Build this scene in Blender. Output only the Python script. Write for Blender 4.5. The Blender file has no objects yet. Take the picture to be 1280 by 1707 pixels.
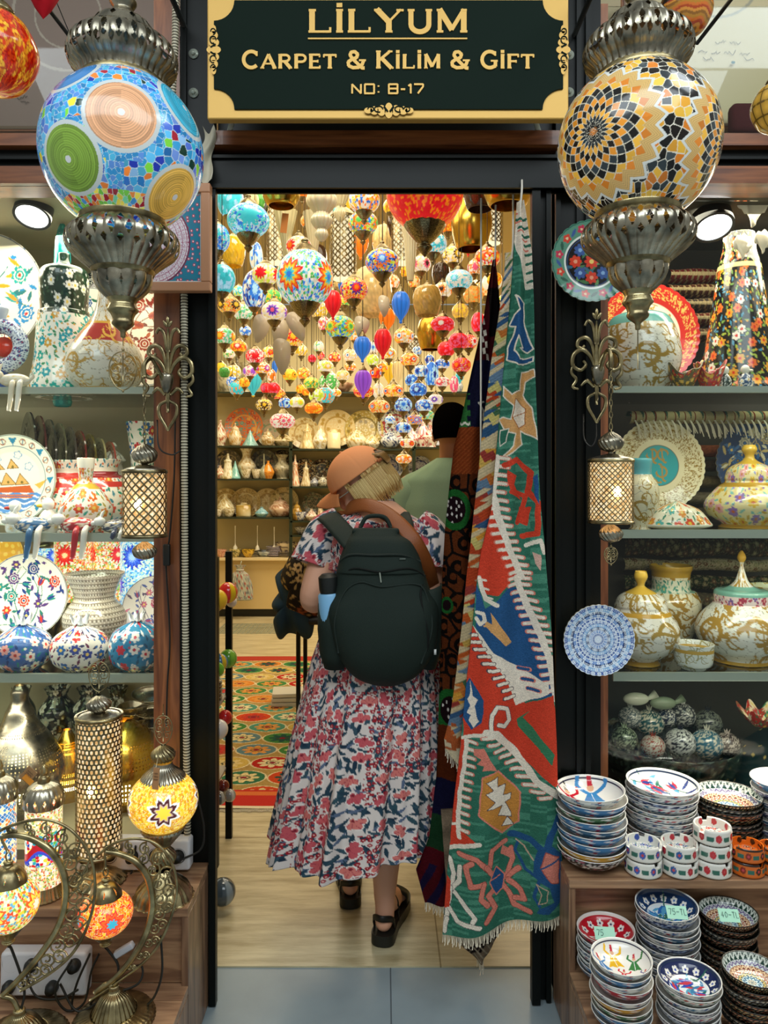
import bpy, math, random
import numpy as np
from mathutils import Vector, Matrix
PI = math.pi
random.seed(7); rng = np.random.RandomState(7)
SC = bpy.context.scene
COL = SC.collection
# ---------------------------------------------------------------- camera, world, exposure, lights
F, CX, HY, EYE = 1232.0, 640.0, 800.0, 1.5
cam = bpy.data.objects.new('camera', bpy.data.cameras.new('camera')); COL.objects.link(cam)
cam.location = (0, 0, EYE); cam.rotation_euler = (PI/2, 0, 0)
cam.data.sensor_fit = 'VERTICAL'; cam.data.sensor_height = 36; cam.data.sensor_width = 27
cam.data.lens = 36*F/1707; cam.data.shift_y = -(853.5-HY)/1707
cam.data.clip_start = .05
SC.camera = cam
SC.view_settings.view_transform = 'Standard'; SC.view_settings.look = 'None'
SC.view_settings.gamma = 1; SC.view_settings.use_curve_mapping = False
SC.view_settings.exposure = 0.42
w = bpy.data.worlds.new('world'); SC.world = w; w.use_nodes = True
w.node_tree.nodes['Background'].inputs[0].default_value = (.95, 1.0, .95, 1)
w.node_tree.nodes['Background'].inputs[1].default_value = 0.24

def area(name, loc, sx, sy, power, color, rot=(0, 0, 0)):
    l = bpy.data.lights.new(name, 'AREA'); l.shape = 'RECTANGLE'; l.size = sx; l.size_y = sy
    l.energy = power; l.color = color
    o = bpy.data.objects.new(name, l); COL.objects.link(o); o.location = loc; o.rotation_euler = rot
    return o
WARM = (1, .86, .62); NEUT = (1, .90, .70); COOL = (.86, .95, 1.0)
area('corridor_light', (0.0, -.3, 3.6), 4.0, 1.2, 58, COOL, (math.radians(28), 0, 0))
area('corridor_light', (1.6, 1.1, 3.7), .8, .8, 10, COOL, (math.radians(10), 0, 0))
area('shop_light', (-.7, 4.4, 3.44), 2.4, 1.6, 30, WARM)
area('shop_light', (.2, 6.9, 3.44), 3.2, 1.6, 95, WARM)
area('shop_light', (-.3, 2.95, 3.42), .9, .5, 16, NEUT)
for sx in (-1.22, 1.25):
    area('display_light', (sx, 2.42, 2.33), 1.05, .22, 7.5, NEUT, (math.radians(-8), 0, 0))
    for z in ((1.735, 1.30, .882) if sx < 0 else (1.74, 1.315, .887)):
        area('display_light', (sx, 2.24, z), 1.0, .03, 3.4 if z > 1 else 2.2, NEUT, (math.radians(-6), 0, 0))

# ---------------------------------------------------------------- helpers
def P(px, py, Y): return ((px-CX)*Y/F, Y, EYE-(py-HY)*Y/F)
def X_(px, Y): return (px-CX)*Y/F
def Z_(py, Y): return EYE-(py-HY)*Y/F
def lin(c):
    if isinstance(c, str):
        c = c.lstrip('#')
        if len(c) == 3: c = ''.join(a*2 for a in c)
        v = np.array([int(c[i:i+2], 16)/255 for i in (0, 2, 4)])
        return np.where(v <= .04045, v/12.92, ((v+.055)/1.055)**2.4)
    return np.array(c, float)[:3]
def frac(v): return v-np.floor(v)
def hsh(ix, iy, seed=0.): return frac(np.sin(ix*127.1+iy*311.7+seed*74.7+1.3)*43758.5453)
def cells(x, y, seed=0, per=None, jit=.75):
    """jittered cells: id, local dx, dy, distance, gap to the border"""
    ix, iy = np.floor(x), np.floor(y)
    f1 = np.full(x.shape, 9.); f2 = np.full(x.shape, 9.); idn = np.zeros(x.shape); DX = np.zeros(x.shape); DY = np.zeros(x.shape)
    for a in (-1, 0, 1):
        for b in (-1, 0, 1):
            jx, jy = ix+a, iy+b
            kx = np.mod(jx, per) if per else jx
            px = jx+.5+jit*(hsh(kx, jy, seed)-.5); py = jy+.5+jit*(hsh(kx, jy, seed+7.7)-.5)
            dx, dy = x-px, y-py; d = np.hypot(dx, dy)
            m = d < f1
            f2 = np.where(m, f1, np.minimum(f2, d))
            idn = np.where(m, hsh(kx, jy, seed+3.1), idn); DX = np.where(m, dx, DX); DY = np.where(m, dy, DY); f1 = np.where(m, d, f1)
    return idn, DX, DY, f1, f2-f1
def full(x, c):
    o = np.empty(x.shape+(3,)); o[...] = lin(c); return o
def put(c, m, col): c[m] = lin(col)
def pick(idn, pal):
    L = np.array([lin(p) for p in pal]); return L[np.minimum((idn*len(pal)).astype(int), len(pal)-1)]
def mosaic(x, y, pal, grout='e8e4d0', seed=0, per=None, gw=.07):
    i, dx, dy, f, e = cells(x, y, seed, per)
    c = pick(i, pal); c = c*(.82+.36*hsh(i*91, i*17, 2))[..., None]
    c[e < gw] = lin(grout); return c
def fshape(dx, dy, R, n, k=.35, rot=0):
    th = np.arctan2(dy, dx)+rot; return np.hypot(dx, dy) < R*(1-k+k*np.abs(np.cos(n*th/2)))
def leafm(dx, dy, ang, L, W):
    ca, sa = np.cos(ang), np.sin(ang); u = dx*ca+dy*sa; v = -dx*sa+dy*ca
    return np.abs(v) < W*(1-(u/L)**2)
def floral(x, y, base='f4f1e6', pet=('c8342c', 'e08030'), leaf=('2f7a5a',), acc='f4d060', seed=0, per=None, bsc=1., line=None):
    c = full(x, base) if not isinstance(base, np.ndarray) else base.copy()
    p2 = per*2 if per else None
    if line:
        v = np.abs(np.sin(x*3.1+1.7*np.sin(y*2.3+seed))+np.sin(y*3.7+1.3*np.sin(x*2.9)))
        put(c, v < .10, line)
    i, dx, dy, f, e = cells(x*2, y*2, seed+5, p2)
    m = leafm(dx, dy, i*6.28, .46, .17); c[m] = pick(hsh(i*50, i*9), leaf)[m]
    i, dx, dy, f, e = cells(x*2, y*2, seed+9, p2)
    put(c, (f < .16) & (i > .45), pet[-1])
    i, dx, dy, f, e = cells(x, y, seed, per)
    m = fshape(dx, dy, .36*bsc, 6, .35, i*6) & (i > .18)
    c[fshape(dx, dy, .42*bsc, 6, .35, i*6) & (i > .18)] = lin(base if isinstance(base, str) else 'ffffff')
    c[m] = pick(hsh(i*77, i*5), pet)[m]
    put(c, (f < .11) & (i > .18), acc)
    return c
def arabesq(c, x, y, ink, w=.13, seed=0):
    """curling brush strokes of a calligraphic band"""
    i, dx, dy, f, e = cells(x, y, seed)
    a = i*6.28; u = dx*np.cos(a)+dy*np.sin(a); v = -dx*np.sin(a)+dy*np.cos(a)
    m = (np.abs(np.hypot(u-.05, v)-.26) < w*.4) & (u < .25) | (np.abs(v-.25*np.sin(5*u)) < w*.45) & (np.abs(u) < .42) | (np.hypot(u-.1, v+.38) < w*.5)
    put(c, m, ink); return c
class Paint:
    def __init__(s, x, y, base):
        s.x, s.y = x, y; s.c = full(x, base) if isinstance(base, str) else base
    def m(s, mask, col):
        if isinstance(col, np.ndarray) and col.ndim > 1: s.c[mask] = col[mask]
        else: s.c[mask] = lin(col)
        return s
    def disc(s, cx, cy, r, col): return s.m(np.hypot(s.x-cx, s.y-cy) < r, col)
    def ring(s, cx, cy, r, w, col): return s.m(np.abs(np.hypot(s.x-cx, s.y-cy)-r) < w/2, col)
    def flower(s, cx, cy, r, n, col, k=.35, ctr=None, rot=0):
        s.m(fshape(s.x-cx, s.y-cy, r, n, k, rot), col)
        if ctr: s.disc(cx, cy, r*.3, ctr)
        return s
    def leaf(s, cx, cy, a, L, W, col): return s.m(leafm(s.x-cx, s.y-cy, a, L, W), col)
    def inpoly(s, pts):
        x, y = s.x, s.y; r = np.zeros(x.shape, bool); n = len(pts)
        xs = [p[0] for p in pts]; ys = [p[1] for p in pts]
        bb = (x >= min(xs)) & (x <= max(xs)) & (y >= min(ys)) & (y <= max(ys))
        xb, yb = x[bb], y[bb]; rb = np.zeros(xb.shape, bool)
        for i in range(n):
            x1, y1 = pts[i]; x2, y2 = pts[(i+1) % n]
            if y1 == y2: continue
            rb ^= ((y1 > yb) != (y2 > yb)) & (xb < (x2-x1)*(yb-y1)/(y2-y1)+x1)
        r[bb] = rb; return r
    def poly(s, pts, col): return s.m(s.inpoly(pts), col)
    def line(s, pts, w, col):
        xs = [p[0] for p in pts]; ys = [p[1] for p in pts]
        bb = (s.x >= min(xs)-w) & (s.x <= max(xs)+w) & (s.y >= min(ys)-w) & (s.y <= max(ys)+w)
        xb, yb = s.x[bb], s.y[bb]; d = np.full(xb.shape, 1e9)
        for (x1, y1), (x2, y2) in zip(pts[:-1], pts[1:]):
            L = (x2-x1)**2+(y2-y1)**2+1e-12; t = np.clip(((xb-x1)*(x2-x1)+(yb-y1)*(y2-y1))/L, 0, 1)
            d = np.minimum(d, np.hypot(xb-x1-t*(x2-x1), yb-y1-t*(y2-y1)))
        m = np.zeros(s.x.shape, bool); m[bb] = d < w/2; return s.m(m, col)
    def opoly(s, pts, col, out, w): s.poly(pts, col); return s.line(list(pts)+[pts[0]], w, out)
    def tulip(s, cx, cy, r, a, cols, stem='2f6a5a'):
        ca, sa = math.cos(a), math.sin(a); R = lambda u, v: (cx+u*ca-v*sa, cy+u*sa+v*ca)
        s.line([R(-2.4*r, .3*r), R(-1.5*r, .1*r), R(-.6*r, 0)], .14*r, stem)
        s.poly([R(-.7*r, -.25*r), R(-.2*r, -.5*r), R(.9*r, -.55*r), R(.1*r, 0), R(.9*r, .55*r), R(-.2*r, .5*r), R(-.7*r, .25*r)], cols[0])
        s.poly([R(-.6*r, -.12*r), R(0, -.25*r), R(1.1*r, 0), R(0, .25*r), R(-.6*r, .12*r)], cols[1]); return s

def cr(pts, k=8, closed=False):
    """Catmull-Rom through the points"""
    p = np.array(pts, float); n = len(p)
    if closed: q = np.vstack([p[-1:], p, p[:2]])
    else: q = np.vstack([2*p[0]-p[1], p, 2*p[-1]-p[-2]])
    out = []
    for i in range(1, len(q)-2):
        for j in range(k):
            t = j/k; a, b, c, d = q[i-1], q[i], q[i+1], q[i+2]
            out.append(.5*((2*b)+(-a+c)*t+(2*a-5*b+4*c-d)*t*t+(-a+3*b-3*c+d)*t**3))
    if not closed: out.append(p[-1])
    return np.array(out)
def rs(pts, n):
    """resample a polyline evenly"""
    p = np.array(pts, float); d = np.r_[0, np.cumsum(np.linalg.norm(np.diff(p, axis=0), axis=1))]
    t = np.linspace(0, d[-1], n); return np.stack([np.interp(t, d, p[:, k]) for k in range(p.shape[1])], 1)
def rotm(rx=0, ry=0, rz=0): return np.array((Matrix.Rotation(rz, 3, 'Z') @ Matrix.Rotation(ry, 3, 'Y') @ Matrix.Rotation(rx, 3, 'X')))

class MB:
    def __init__(s, col='cccccc'):
        s.V = []; s.C = []; s.Q = []; s.N = []; s.n = 0; s.col = col
    def raw(s, V, quads=None, ngons=(), col=None):
        V = np.asarray(V, float).reshape(-1, 3); c = s.col if col is None else col
        s.V.append(V)
        if isinstance(c, np.ndarray) and c.ndim > 1: s.C.append(c.reshape(-1, 3))
        else: s.C.append(np.tile(lin(c), (len(V), 1)))
        if quads is not None and len(quads): s.Q.append(np.asarray(quads, int)+s.n)
        for g in ngons: s.N.append([i+s.n for i in g])
        s.n += len(V); return s
    def grid(s, A, wu=False, wv=False, col=None, drop=None):
        nu, nv = A.shape[:2]; I = np.arange(nu*nv).reshape(nu, nv)
        a = I if wu else I[:-1]; b = np.roll(I, -1, 0) if wu else I[1:]
        if wv: q = np.stack([a, b, np.roll(b, -1, 1), np.roll(a, -1, 1)], -1)
        else: q = np.stack([a[:, :-1], b[:, :-1], b[:, 1:], a[:, 1:]], -1)
        if drop is not None: q = q[~drop[:q.shape[0], :q.shape[1]]]
        return s.raw(A.reshape(-1, 3), q.reshape(-1, 4), (), col)
    def box(s, c, d, col=None, R=None):
        h = np.array(d)/2; V = np.array([(x, y, z) for x in (-1, 1) for y in (-1, 1) for z in (-1, 1)])*h
        if R is not None: V = V @ R.T
        return s.raw(V+np.array(c), [(0, 1, 3, 2), (4, 6, 7, 5), (0, 4, 5, 1), (2, 3, 7, 6), (0, 2, 6, 4), (1, 5, 7, 3)], (), col)
    def rbox(s, c, d, r=.006, col=None, R=None, k=2):
        """box with rounded vertical and horizontal edges"""
        n = 4*(k+1)*2; h = np.array(d)/2; r = min(r, *(h*.98))
        ang = np.concatenate([np.linspace(q*PI/2, (q+1)*PI/2, k+2) for q in range(4)])
        sx = np.sign(np.cos(ang+1e-6*0)+0); cs = []
        ox = np.concatenate([np.full(k+2, v) for v in (1, -1, -1, 1)]); oy = np.concatenate([np.full(k+2, v) for v in (1, 1, -1, -1)])
        rows = []
        for t in np.linspace(-PI/2, 0, k+2): rows.append((r*math.cos(t), -h[2]+r+r*math.sin(t)))
        for t in np.linspace(0, PI/2, k+2): rows.append((r*math.cos(t), h[2]-r+r*math.sin(t)))
        A = np.zeros((len(ang), len(rows), 3))
        for j, (rr, z) in enumerate(rows):
            A[:, j, 0] = ox*(h[0]-r)+rr*np.cos(ang); A[:, j, 1] = oy*(h[1]-r)+rr*np.sin(ang); A[:, j, 2] = z
        if R is not None: A = A @ R.T
        A = A+np.array(c); b = s.n; s.grid(A, True, False, col)
        L = len(rows); m = len(ang)
        s.N.append([b+i*L for i in range(m)]); s.N.append([b+i*L+L-1 for i in range(m)]); return s
    def lathe(s, prof, n=32, loc=(0, 0, 0), col=None, fl=None, sm=0, R=None, cap=False, drop=None, sq=(1, 1), arc=(0, 2*PI), cf=None):
        """revolve (r, z); fl = (count, depth, twist) flutes; cf(th, t, r, z) colours"""
        p = cr(prof, sm) if sm else np.array(prof, float)
        fullc = abs(arc[1]-arc[0]-2*PI) < 1e-6
        th = np.linspace(arc[0], arc[1], n, endpoint=not fullc)
        T, Rr = np.meshgrid(th, p[:, 0], indexing='ij'); Zz = np.tile(p[:, 1], (n, 1))
        d = np.r_[0, np.cumsum(np.hypot(*np.diff(p, axis=0).T))]; tt = np.tile(d/max(d[-1], 1e-9), (n, 1))
        r2 = Rr
        if fl: r2 = Rr*(1+fl[1]*(np.abs(np.cos(fl[0]*(T+fl[2]*tt)/2))-.5))
        A = np.stack([r2*np.cos(T)*sq[0], r2*np.sin(T)*sq[1], Zz], -1)
        c = cf(T, tt, Rr, Zz) if cf else col
        dr = drop(T, tt, Rr, Zz) if callable(drop) else drop
        if R is not None: A = A @ R.T
        s.grid(A+np.array(loc), fullc, False, c, dr); return s
    def tube(s, path, r, n=8, col=None, closed=False, flat=None):
        p = np.array(path, float); k = len(p); r = np.full(k, r) if np.isscalar(r) else np.interp(np.linspace(0, 1, k), np.linspace(0, 1, len(r)), r)
        t = np.gradient(p, axis=0) if not closed else np.roll(p, -1, 0)-np.roll(p, 1, 0)
        t /= np.linalg.norm(t, axis=1)[:, None]+1e-12
        u = np.cross(t[0], (0, 0, 1.)) if abs(t[0][2]) < .9 else np.cross(t[0], (0, 1., 0)); u /= np.linalg.norm(u)
        A = np.zeros((k, n, 3)); a = np.arange(n)*2*PI/n
        for i in range(k):
            u = u-t[i]*np.dot(u, t[i]); u /= np.linalg.norm(u)+1e-12; v = np.cross(t[i], u)
            A[i] = p[i]+r[i]*(np.cos(a)[:, None]*u+np.sin(a)[:, None]*v)
        b = s.n; s.grid(A, closed, True, col)
        if not closed: s.N.append([b+j for j in range(n)][::-1]); s.N.append([b+(k-1)*n+j for j in range(n)])
        return s
    def ball(s, c, r, n=16, m=10, col=None, cf=None, R=None):
        r = (r, r, r) if np.isscalar(r) else r
        th = np.arange(n)*2*PI/n; ph = np.linspace(-PI/2, PI/2, m)
        T, Pm = np.meshgrid(th, ph, indexing='ij')
        A = np.stack([r[0]*np.cos(T)*np.cos(Pm), r[1]*np.sin(T)*np.cos(Pm), r[2]*np.sin(Pm)], -1)
        cc = cf(T, Pm) if cf else col
        if R is not None: A = A @ R.T
        return s.grid(A+np.array(c), True, False, cc)
    def ext(s, pts, f, th, col=None):
        """extrude the 2-D outline; f(u, v, w) gives the 3-D point"""
        n = len(pts); V = [f(u, v, 0) for u, v in pts]+[f(u, v, th) for u, v in pts]
        return s.raw(V, [(i, (i+1) % n, n+(i+1) % n, n+i) for i in range(n)], [list(range(n))[::-1], list(range(n, 2*n))], col)
    def rod(s, a, b, r, n=8, col=None): return s.tube([a, b], r, n, col)
    def mesh(s, name, mat, smooth=True):
        V = np.vstack(s.V); C = np.vstack(s.C); me = bpy.data.meshes.new(name)
        Q = np.vstack(s.Q) if s.Q else np.zeros((0, 4), int)
        lo = np.concatenate([Q.reshape(-1)]+[np.array(g, int) for g in s.N]).astype(np.int32)
        st = np.concatenate([np.arange(len(Q))*4, len(Q)*4+np.r_[0, np.cumsum([len(g) for g in s.N])[:-1]] if s.N else np.zeros(0)]).astype(np.int32)
        me.vertices.add(len(V)); me.vertices.foreach_set('co', V.astype(np.float32).reshape(-1))
        me.loops.add(len(lo)); me.loops.foreach_set('vertex_index', lo)
        me.polygons.add(len(st)); me.polygons.foreach_set('loop_start', st)
        me.polygons.foreach_set('use_smooth', np.full(len(st), smooth))
        me.update(calc_edges=True)
        at = me.color_attributes.new('Col', 'FLOAT_COLOR', 'POINT')
        at.data.foreach_set('color', np.hstack([C, np.ones((len(C), 1))]).astype(np.float32).reshape(-1))
        me.materials.append(mat); return me
    def build(s, name, mat, parent=None, loc=(0, 0, 0), smooth=True, auto=None, **kw):
        o = bpy.data.objects.new(name, s.mesh(name, mat, smooth)); COL.objects.link(o); o.location = loc
        if smooth and auto is not None:
            o.data.set_sharp_from_angle(angle=math.radians(auto))
        if parent: o.parent = parent
        if kw: tag(o, **kw)
        return o
SMALL = {}
def tag(o, label=None, cat=None, group=None, kind=None):
    if label: o['label'] = label
    if cat: o['category'] = cat
    if group: o['group'] = group
    if kind: o['kind'] = kind
    return o
def thing(name, label, cat, loc=(0, 0, 0), rz=0, group=None):
    o = bpy.data.objects.new(name, None); COL.objects.link(o); o.location = loc; o.rotation_euler = (0, 0, rz)
    o.empty_display_size = .05
    return tag(o, label, cat, group)
def tree(o, label=None, loc=None, rz=None, parent=None):
    c = o.copy(); COL.objects.link(c)
    if parent: c.parent = parent
    if label: c['label'] = label
    if loc is not None: c.location = loc
    if rz is not None: c.rotation_euler = (0, 0, rz)
    for ch in o.children: tree(ch, parent=c)
    return c
def struct(name, mb, mat, smooth=False):
    o = mb.build(name, mat, smooth=smooth); o['kind'] = 'structure'; return o

# ---------------------------------------------------------------- materials
def nodes(name):
    m = bpy.data.materials.new(name); m.use_nodes = True; nt = m.node_tree
    return m, nt, nt.nodes['Principled BSDF'], nt.nodes.new, nt.links.new
def attr_mat(name, rough=.4, metal=0, spec=.5, coat=0, glow=0, bump=0, bscale=60, trans=0, sss=0, var=0, gcol=None):
    m, nt, b, N, L = nodes(name)
    a = N('ShaderNodeAttribute'); a.attribute_name = 'Col'; src = a.outputs['Color']
    if var:
        nz = N('ShaderNodeTexNoise'); nz.inputs['Scale'].default_value = bscale; nz.inputs['Detail'].default_value = 4
        mr = N('ShaderNodeMapRange'); mr.inputs[3].default_value = 1-var; mr.inputs[4].default_value = 1+var
        tc = N('ShaderNodeTexCoord'); L(tc.outputs['Object'], nz.inputs['Vector'])
        L(nz.outputs[0], mr.inputs[0]); mx = N('ShaderNodeVectorMath'); mx.operation = 'SCALE'
        L(src, mx.inputs[0]); L(mr.outputs[0], mx.inputs['Scale']); src = mx.outputs[0]
    L(src, b.inputs['Base Color'])
    b.inputs['Roughness'].default_value = rough; b.inputs['Metallic'].default_value = metal
    b.inputs['Specular IOR Level'].default_value = spec; b.inputs['Coat Weight'].default_value = coat
    b.inputs['Coat Roughness'].default_value = .06
    if glow:
        L(src, b.inputs['Emission Color']); b.inputs['Emission Strength'].default_value = glow
        m.cycles.emission_sampling = 'NONE'
    if trans: b.inputs['Transmission Weight'].default_value = trans
    if bump:
        nz = N('ShaderNodeTexNoise'); nz.inputs['Scale'].default_value = bscale; nz.inputs['Detail'].default_value = 3
        tc = N('ShaderNodeTexCoord'); L(tc.outputs['Object'], nz.inputs['Vector'])
        bp = N('ShaderNodeBump'); bp.inputs['Strength'].default_value = bump; bp.inputs['Distance'].default_value = .004
        L(nz.outputs[0], bp.inputs['Height']); L(bp.outputs[0], b.inputs['Normal'])
    return m
def metal_mat(name, c1, c2, rough=.32, scale=25, bump=.15):
    m, nt, b, N, L = nodes(name)
    tc = N('ShaderNodeTexCoord'); nz = N('ShaderNodeTexNoise'); nz.inputs['Scale'].default_value = scale; nz.inputs['Detail'].default_value = 6
    L(tc.outputs['Object'], nz.inputs['Vector'])
    r = N('ShaderNodeValToRGB'); r.color_ramp.elements[0].position = .35; r.color_ramp.elements[1].position = .68
    r.color_ramp.elements[0].color = (*lin(c1), 1); r.color_ramp.elements[1].color = (*lin(c2), 1)
    L(nz.outputs[0], r.inputs[0]); L(r.outputs[0], b.inputs['Base Color'])
    mr = N('ShaderNodeMapRange'); mr.inputs[3].default_value = rough+.12; mr.inputs[4].default_value = rough-.08
    L(nz.outputs[0], mr.inputs[0]); L(mr.outputs[0], b.inputs['Roughness'])
    b.inputs['Metallic'].default_value = 1
    bp = N('ShaderNodeBump'); bp.inputs['Strength'].default_value = bump; bp.inputs['Distance'].default_value = .002
    L(nz.outputs[0], bp.inputs['Height']); L(bp.outputs[0], b.inputs['Normal'])
    return m
def wood_mat(name, c1, c2, rough=.35, axis='X', scale=7, coat=.2):
    m, nt, b, N, L = nodes(name)
    tc = N('ShaderNodeTexCoord'); mp = N('ShaderNodeMapping'); L(tc.outputs['Object'], mp.inputs[0])
    mp.inputs['Scale'].default_value = {'X': (1.2, 14, 14), 'Z': (14, 14, 1.2), 'Y': (14, 1.2, 14)}[axis]
    nz = N('ShaderNodeTexNoise'); nz.inputs['Scale'].default_value = scale*.35; nz.inputs['Detail'].default_value = 8; nz.inputs['Distortion'].default_value = .8
    L(mp.outputs[0], nz.inputs['Vector'])
    r = N('ShaderNodeValToRGB'); r.color_ramp.elements[0].position = .38; r.color_ramp.elements[1].position = .66
    r.color_ramp.elements[0].color = (*lin(c1), 1); r.color_ramp.elements[1].color = (*lin(c2), 1)
    L(nz.outputs[0], r.inputs[0]); L(r.outputs[0], b.inputs['Base Color'])
    b.inputs['Roughness'].default_value = rough; b.inputs['Coat Weight'].default_value = coat
    bp = N('ShaderNodeBump'); bp.inputs['Strength'].default_value = .12; bp.inputs['Distance'].default_value = .002
    L(nz.outputs[0], bp.inputs['Height']); L(bp.outputs[0], b.inputs['Normal'])
    return m
def glass_mat(name, tint=(1, 1, 1), refl=1.0, rough=0.02):
    m, nt, b, N, L = nodes(name); nt.nodes.remove(b)
    t = N('ShaderNodeBsdfTransparent'); t.inputs[0].default_value = (*tint, 1)
    g = N('ShaderNodeBsdfGlossy'); g.inputs['Roughness'].default_value = rough
    fr = N('ShaderNodeFresnel'); fr.inputs[0].default_value = 1.45
    ml = N('ShaderNodeMath'); ml.operation = 'MULTIPLY'; ml.inputs[1].default_value = refl
    mx = N('ShaderNodeMixShader'); L(fr.outputs[0], ml.inputs[0]); L(ml.outputs[0], mx.inputs[0])
    L(t.outputs[0], mx.inputs[1]); L(g.outputs[0], mx.inputs[2]); L(mx.outputs[0], nt.nodes['Material Output'].inputs[0])
    return m
def flat(name, col, rough=.5, metal=0, coat=0, spec=.5, emit=0, bump=0, bscale=40):
    m = attr_mat(name, rough, metal, spec, coat, emit, bump, bscale)
    for l in list(m.node_tree.links):
        if l.from_node.type == 'ATTRIBUTE': m.node_tree.links.remove(l)
    b = m.node_tree.nodes['Principled BSDF']; b.inputs['Base Color'].default_value = (*lin(col), 1)
    if emit: b.inputs['Emission Color'].default_value = (*lin(col), 1)
    return m
M = dict(
    cer=attr_mat('glazed_ceramic', .16, coat=.35), matte=attr_mat('matte_colour', .6), paint=attr_mat('satin_colour', .35),
    cloth=attr_mat('printed_cloth', .85, spec=.15, bump=.35, bscale=900, var=.06), wool=attr_mat('woven_wool', .95, spec=.05, bump=.9, bscale=420, var=.28),
    skin=attr_mat('skin', .5, spec=.3, var=.03, bscale=30), glow=attr_mat('lit_mosaic_glass', .2, glow=.62, coat=.4), dimglow=attr_mat('mosaic_glass', .16, glow=.20, coat=.25),
    glow2=attr_mat('bright_lit_glass', .3, glow=1.7), cglass=attr_mat('blown_glass', .12, glow=.10, coat=.6),
    brass=metal_mat('antique_brass', '6d6248', 'c4b487', .28), pewter=metal_mat('antique_pewter', '6a665a', 'cfc6b0', .27, 18, .05),
    steel=flat('steel', 'b4bcae', .3, .45), gold=flat('gold_paint', 'd8b048', .22, 1), goldsign=flat('gold_sign_paint', 'd0a658', .42, .25, spec=.3),
    black=flat('black_lacquer', '060b09', .42, coat=0, spec=.22), blackm=flat('black_plastic', '101412', .45), cable=flat('cable_rubber', '16140f', .5),
    sign=flat('sign_green_black', '0f1e17', .7, spec=.1), wood=wood_mat('brown_wood', '67361a', 'a8663a', .35, 'Z'), woodx=wood_mat('brown_wood_rail', '5a2d15', '96582f', .35, 'X'),
    lam=wood_mat('walnut_laminate', '785740', 'b08a68', .38, 'X', 9), lamy=wood_mat('walnut_laminate_side', '6c4e3a', 'a88262', .38, 'Z', 9),
    glass=glass_mat('window_glass', (.97, .99, .98), .55), shelfglass=glass_mat('shelf_glass', (.86, .95, .92), 1.6, .05),
    white=flat('white_plastic', 'dcdde2', .35), cream=flat('cream_wall', 'c4b78c', .8), plaster=flat('beige_ceiling', 'cbb98c', .9),
    bulb=flat('lit_bulb', 'ffe6b0', .3, emit=14), lampwhite=flat('lit_downlight', 'ffffff', .3, emit=6), leather=flat('tan_leather', '8a4a1e', .5, bump=.3, bscale=300),
    hose=attr_mat('ribbed_hose', .4), pearl=attr_mat('lit_crackle_glass', .3, glow=.75), frost=attr_mat('frosted_glass', .2, coat=.5, glow=.05),
)
M['bulb'].cycles.emission_sampling = 'AUTO'
M['lampwhite'].cycles.emission_sampling = 'AUTO'
# ================================================================ setting
def floor_mat():
    m, nt, b, N, L = nodes('travertine')
    tc = N('ShaderNodeTexCoord'); mp = N('ShaderNodeMapping'); mp.inputs['Scale'].default_value = (1.2, 9, 1); L(tc.outputs['Object'], mp.inputs[0])
    nz = N('ShaderNodeTexNoise'); nz.inputs['Scale'].default_value = 3; nz.inputs['Detail'].default_value = 9; nz.inputs['Roughness'].default_value = .65
    L(mp.outputs[0], nz.inputs['Vector'])
    r = N('ShaderNodeValToRGB'); e = r.color_ramp.elements; e[0].position = .30; e[1].position = .62
    e[0].color = (*lin('a3926a'), 1); e[1].color = (*lin('d4c8a2'), 1); x = e.new(.26); x.color = (*lin('6e5c3a'), 1)
    L(nz.outputs[0], r.inputs[0])
    br = N('ShaderNodeTexBrick'); br.inputs['Scale'].default_value = 1; br.inputs['Brick Width'].default_value = 1.9; br.inputs['Row Height'].default_value = 1.1
    br.inputs['Mortar Size'].default_value = .0025; br.inputs['Color1'].default_value = (1, 1, 1, 1); br.inputs['Color2'].default_value = (.93, .93, .93, 1)
    br.inputs['Mortar'].default_value = (.45, .4, .3, 1); br.offset = 0
    mp2 = N('ShaderNodeMapping'); mp2.inputs['Location'].default_value = (1.725, .2, 0); L(tc.outputs['Object'], mp2.inputs[0]); L(mp2.outputs[0], br.inputs['Vector'])
    mx = N('ShaderNodeMix'); mx.data_type = 'RGBA'; mx.blend_type = 'MULTIPLY'; mx.inputs[0].default_value = 1
    L(r.outputs[0], mx.inputs[6]); L(br.outputs[0], mx.inputs[7]); L(mx.outputs[2], b.inputs['Base Color'])
    b.inputs['Roughness'].default_value = .3; return m
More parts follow.
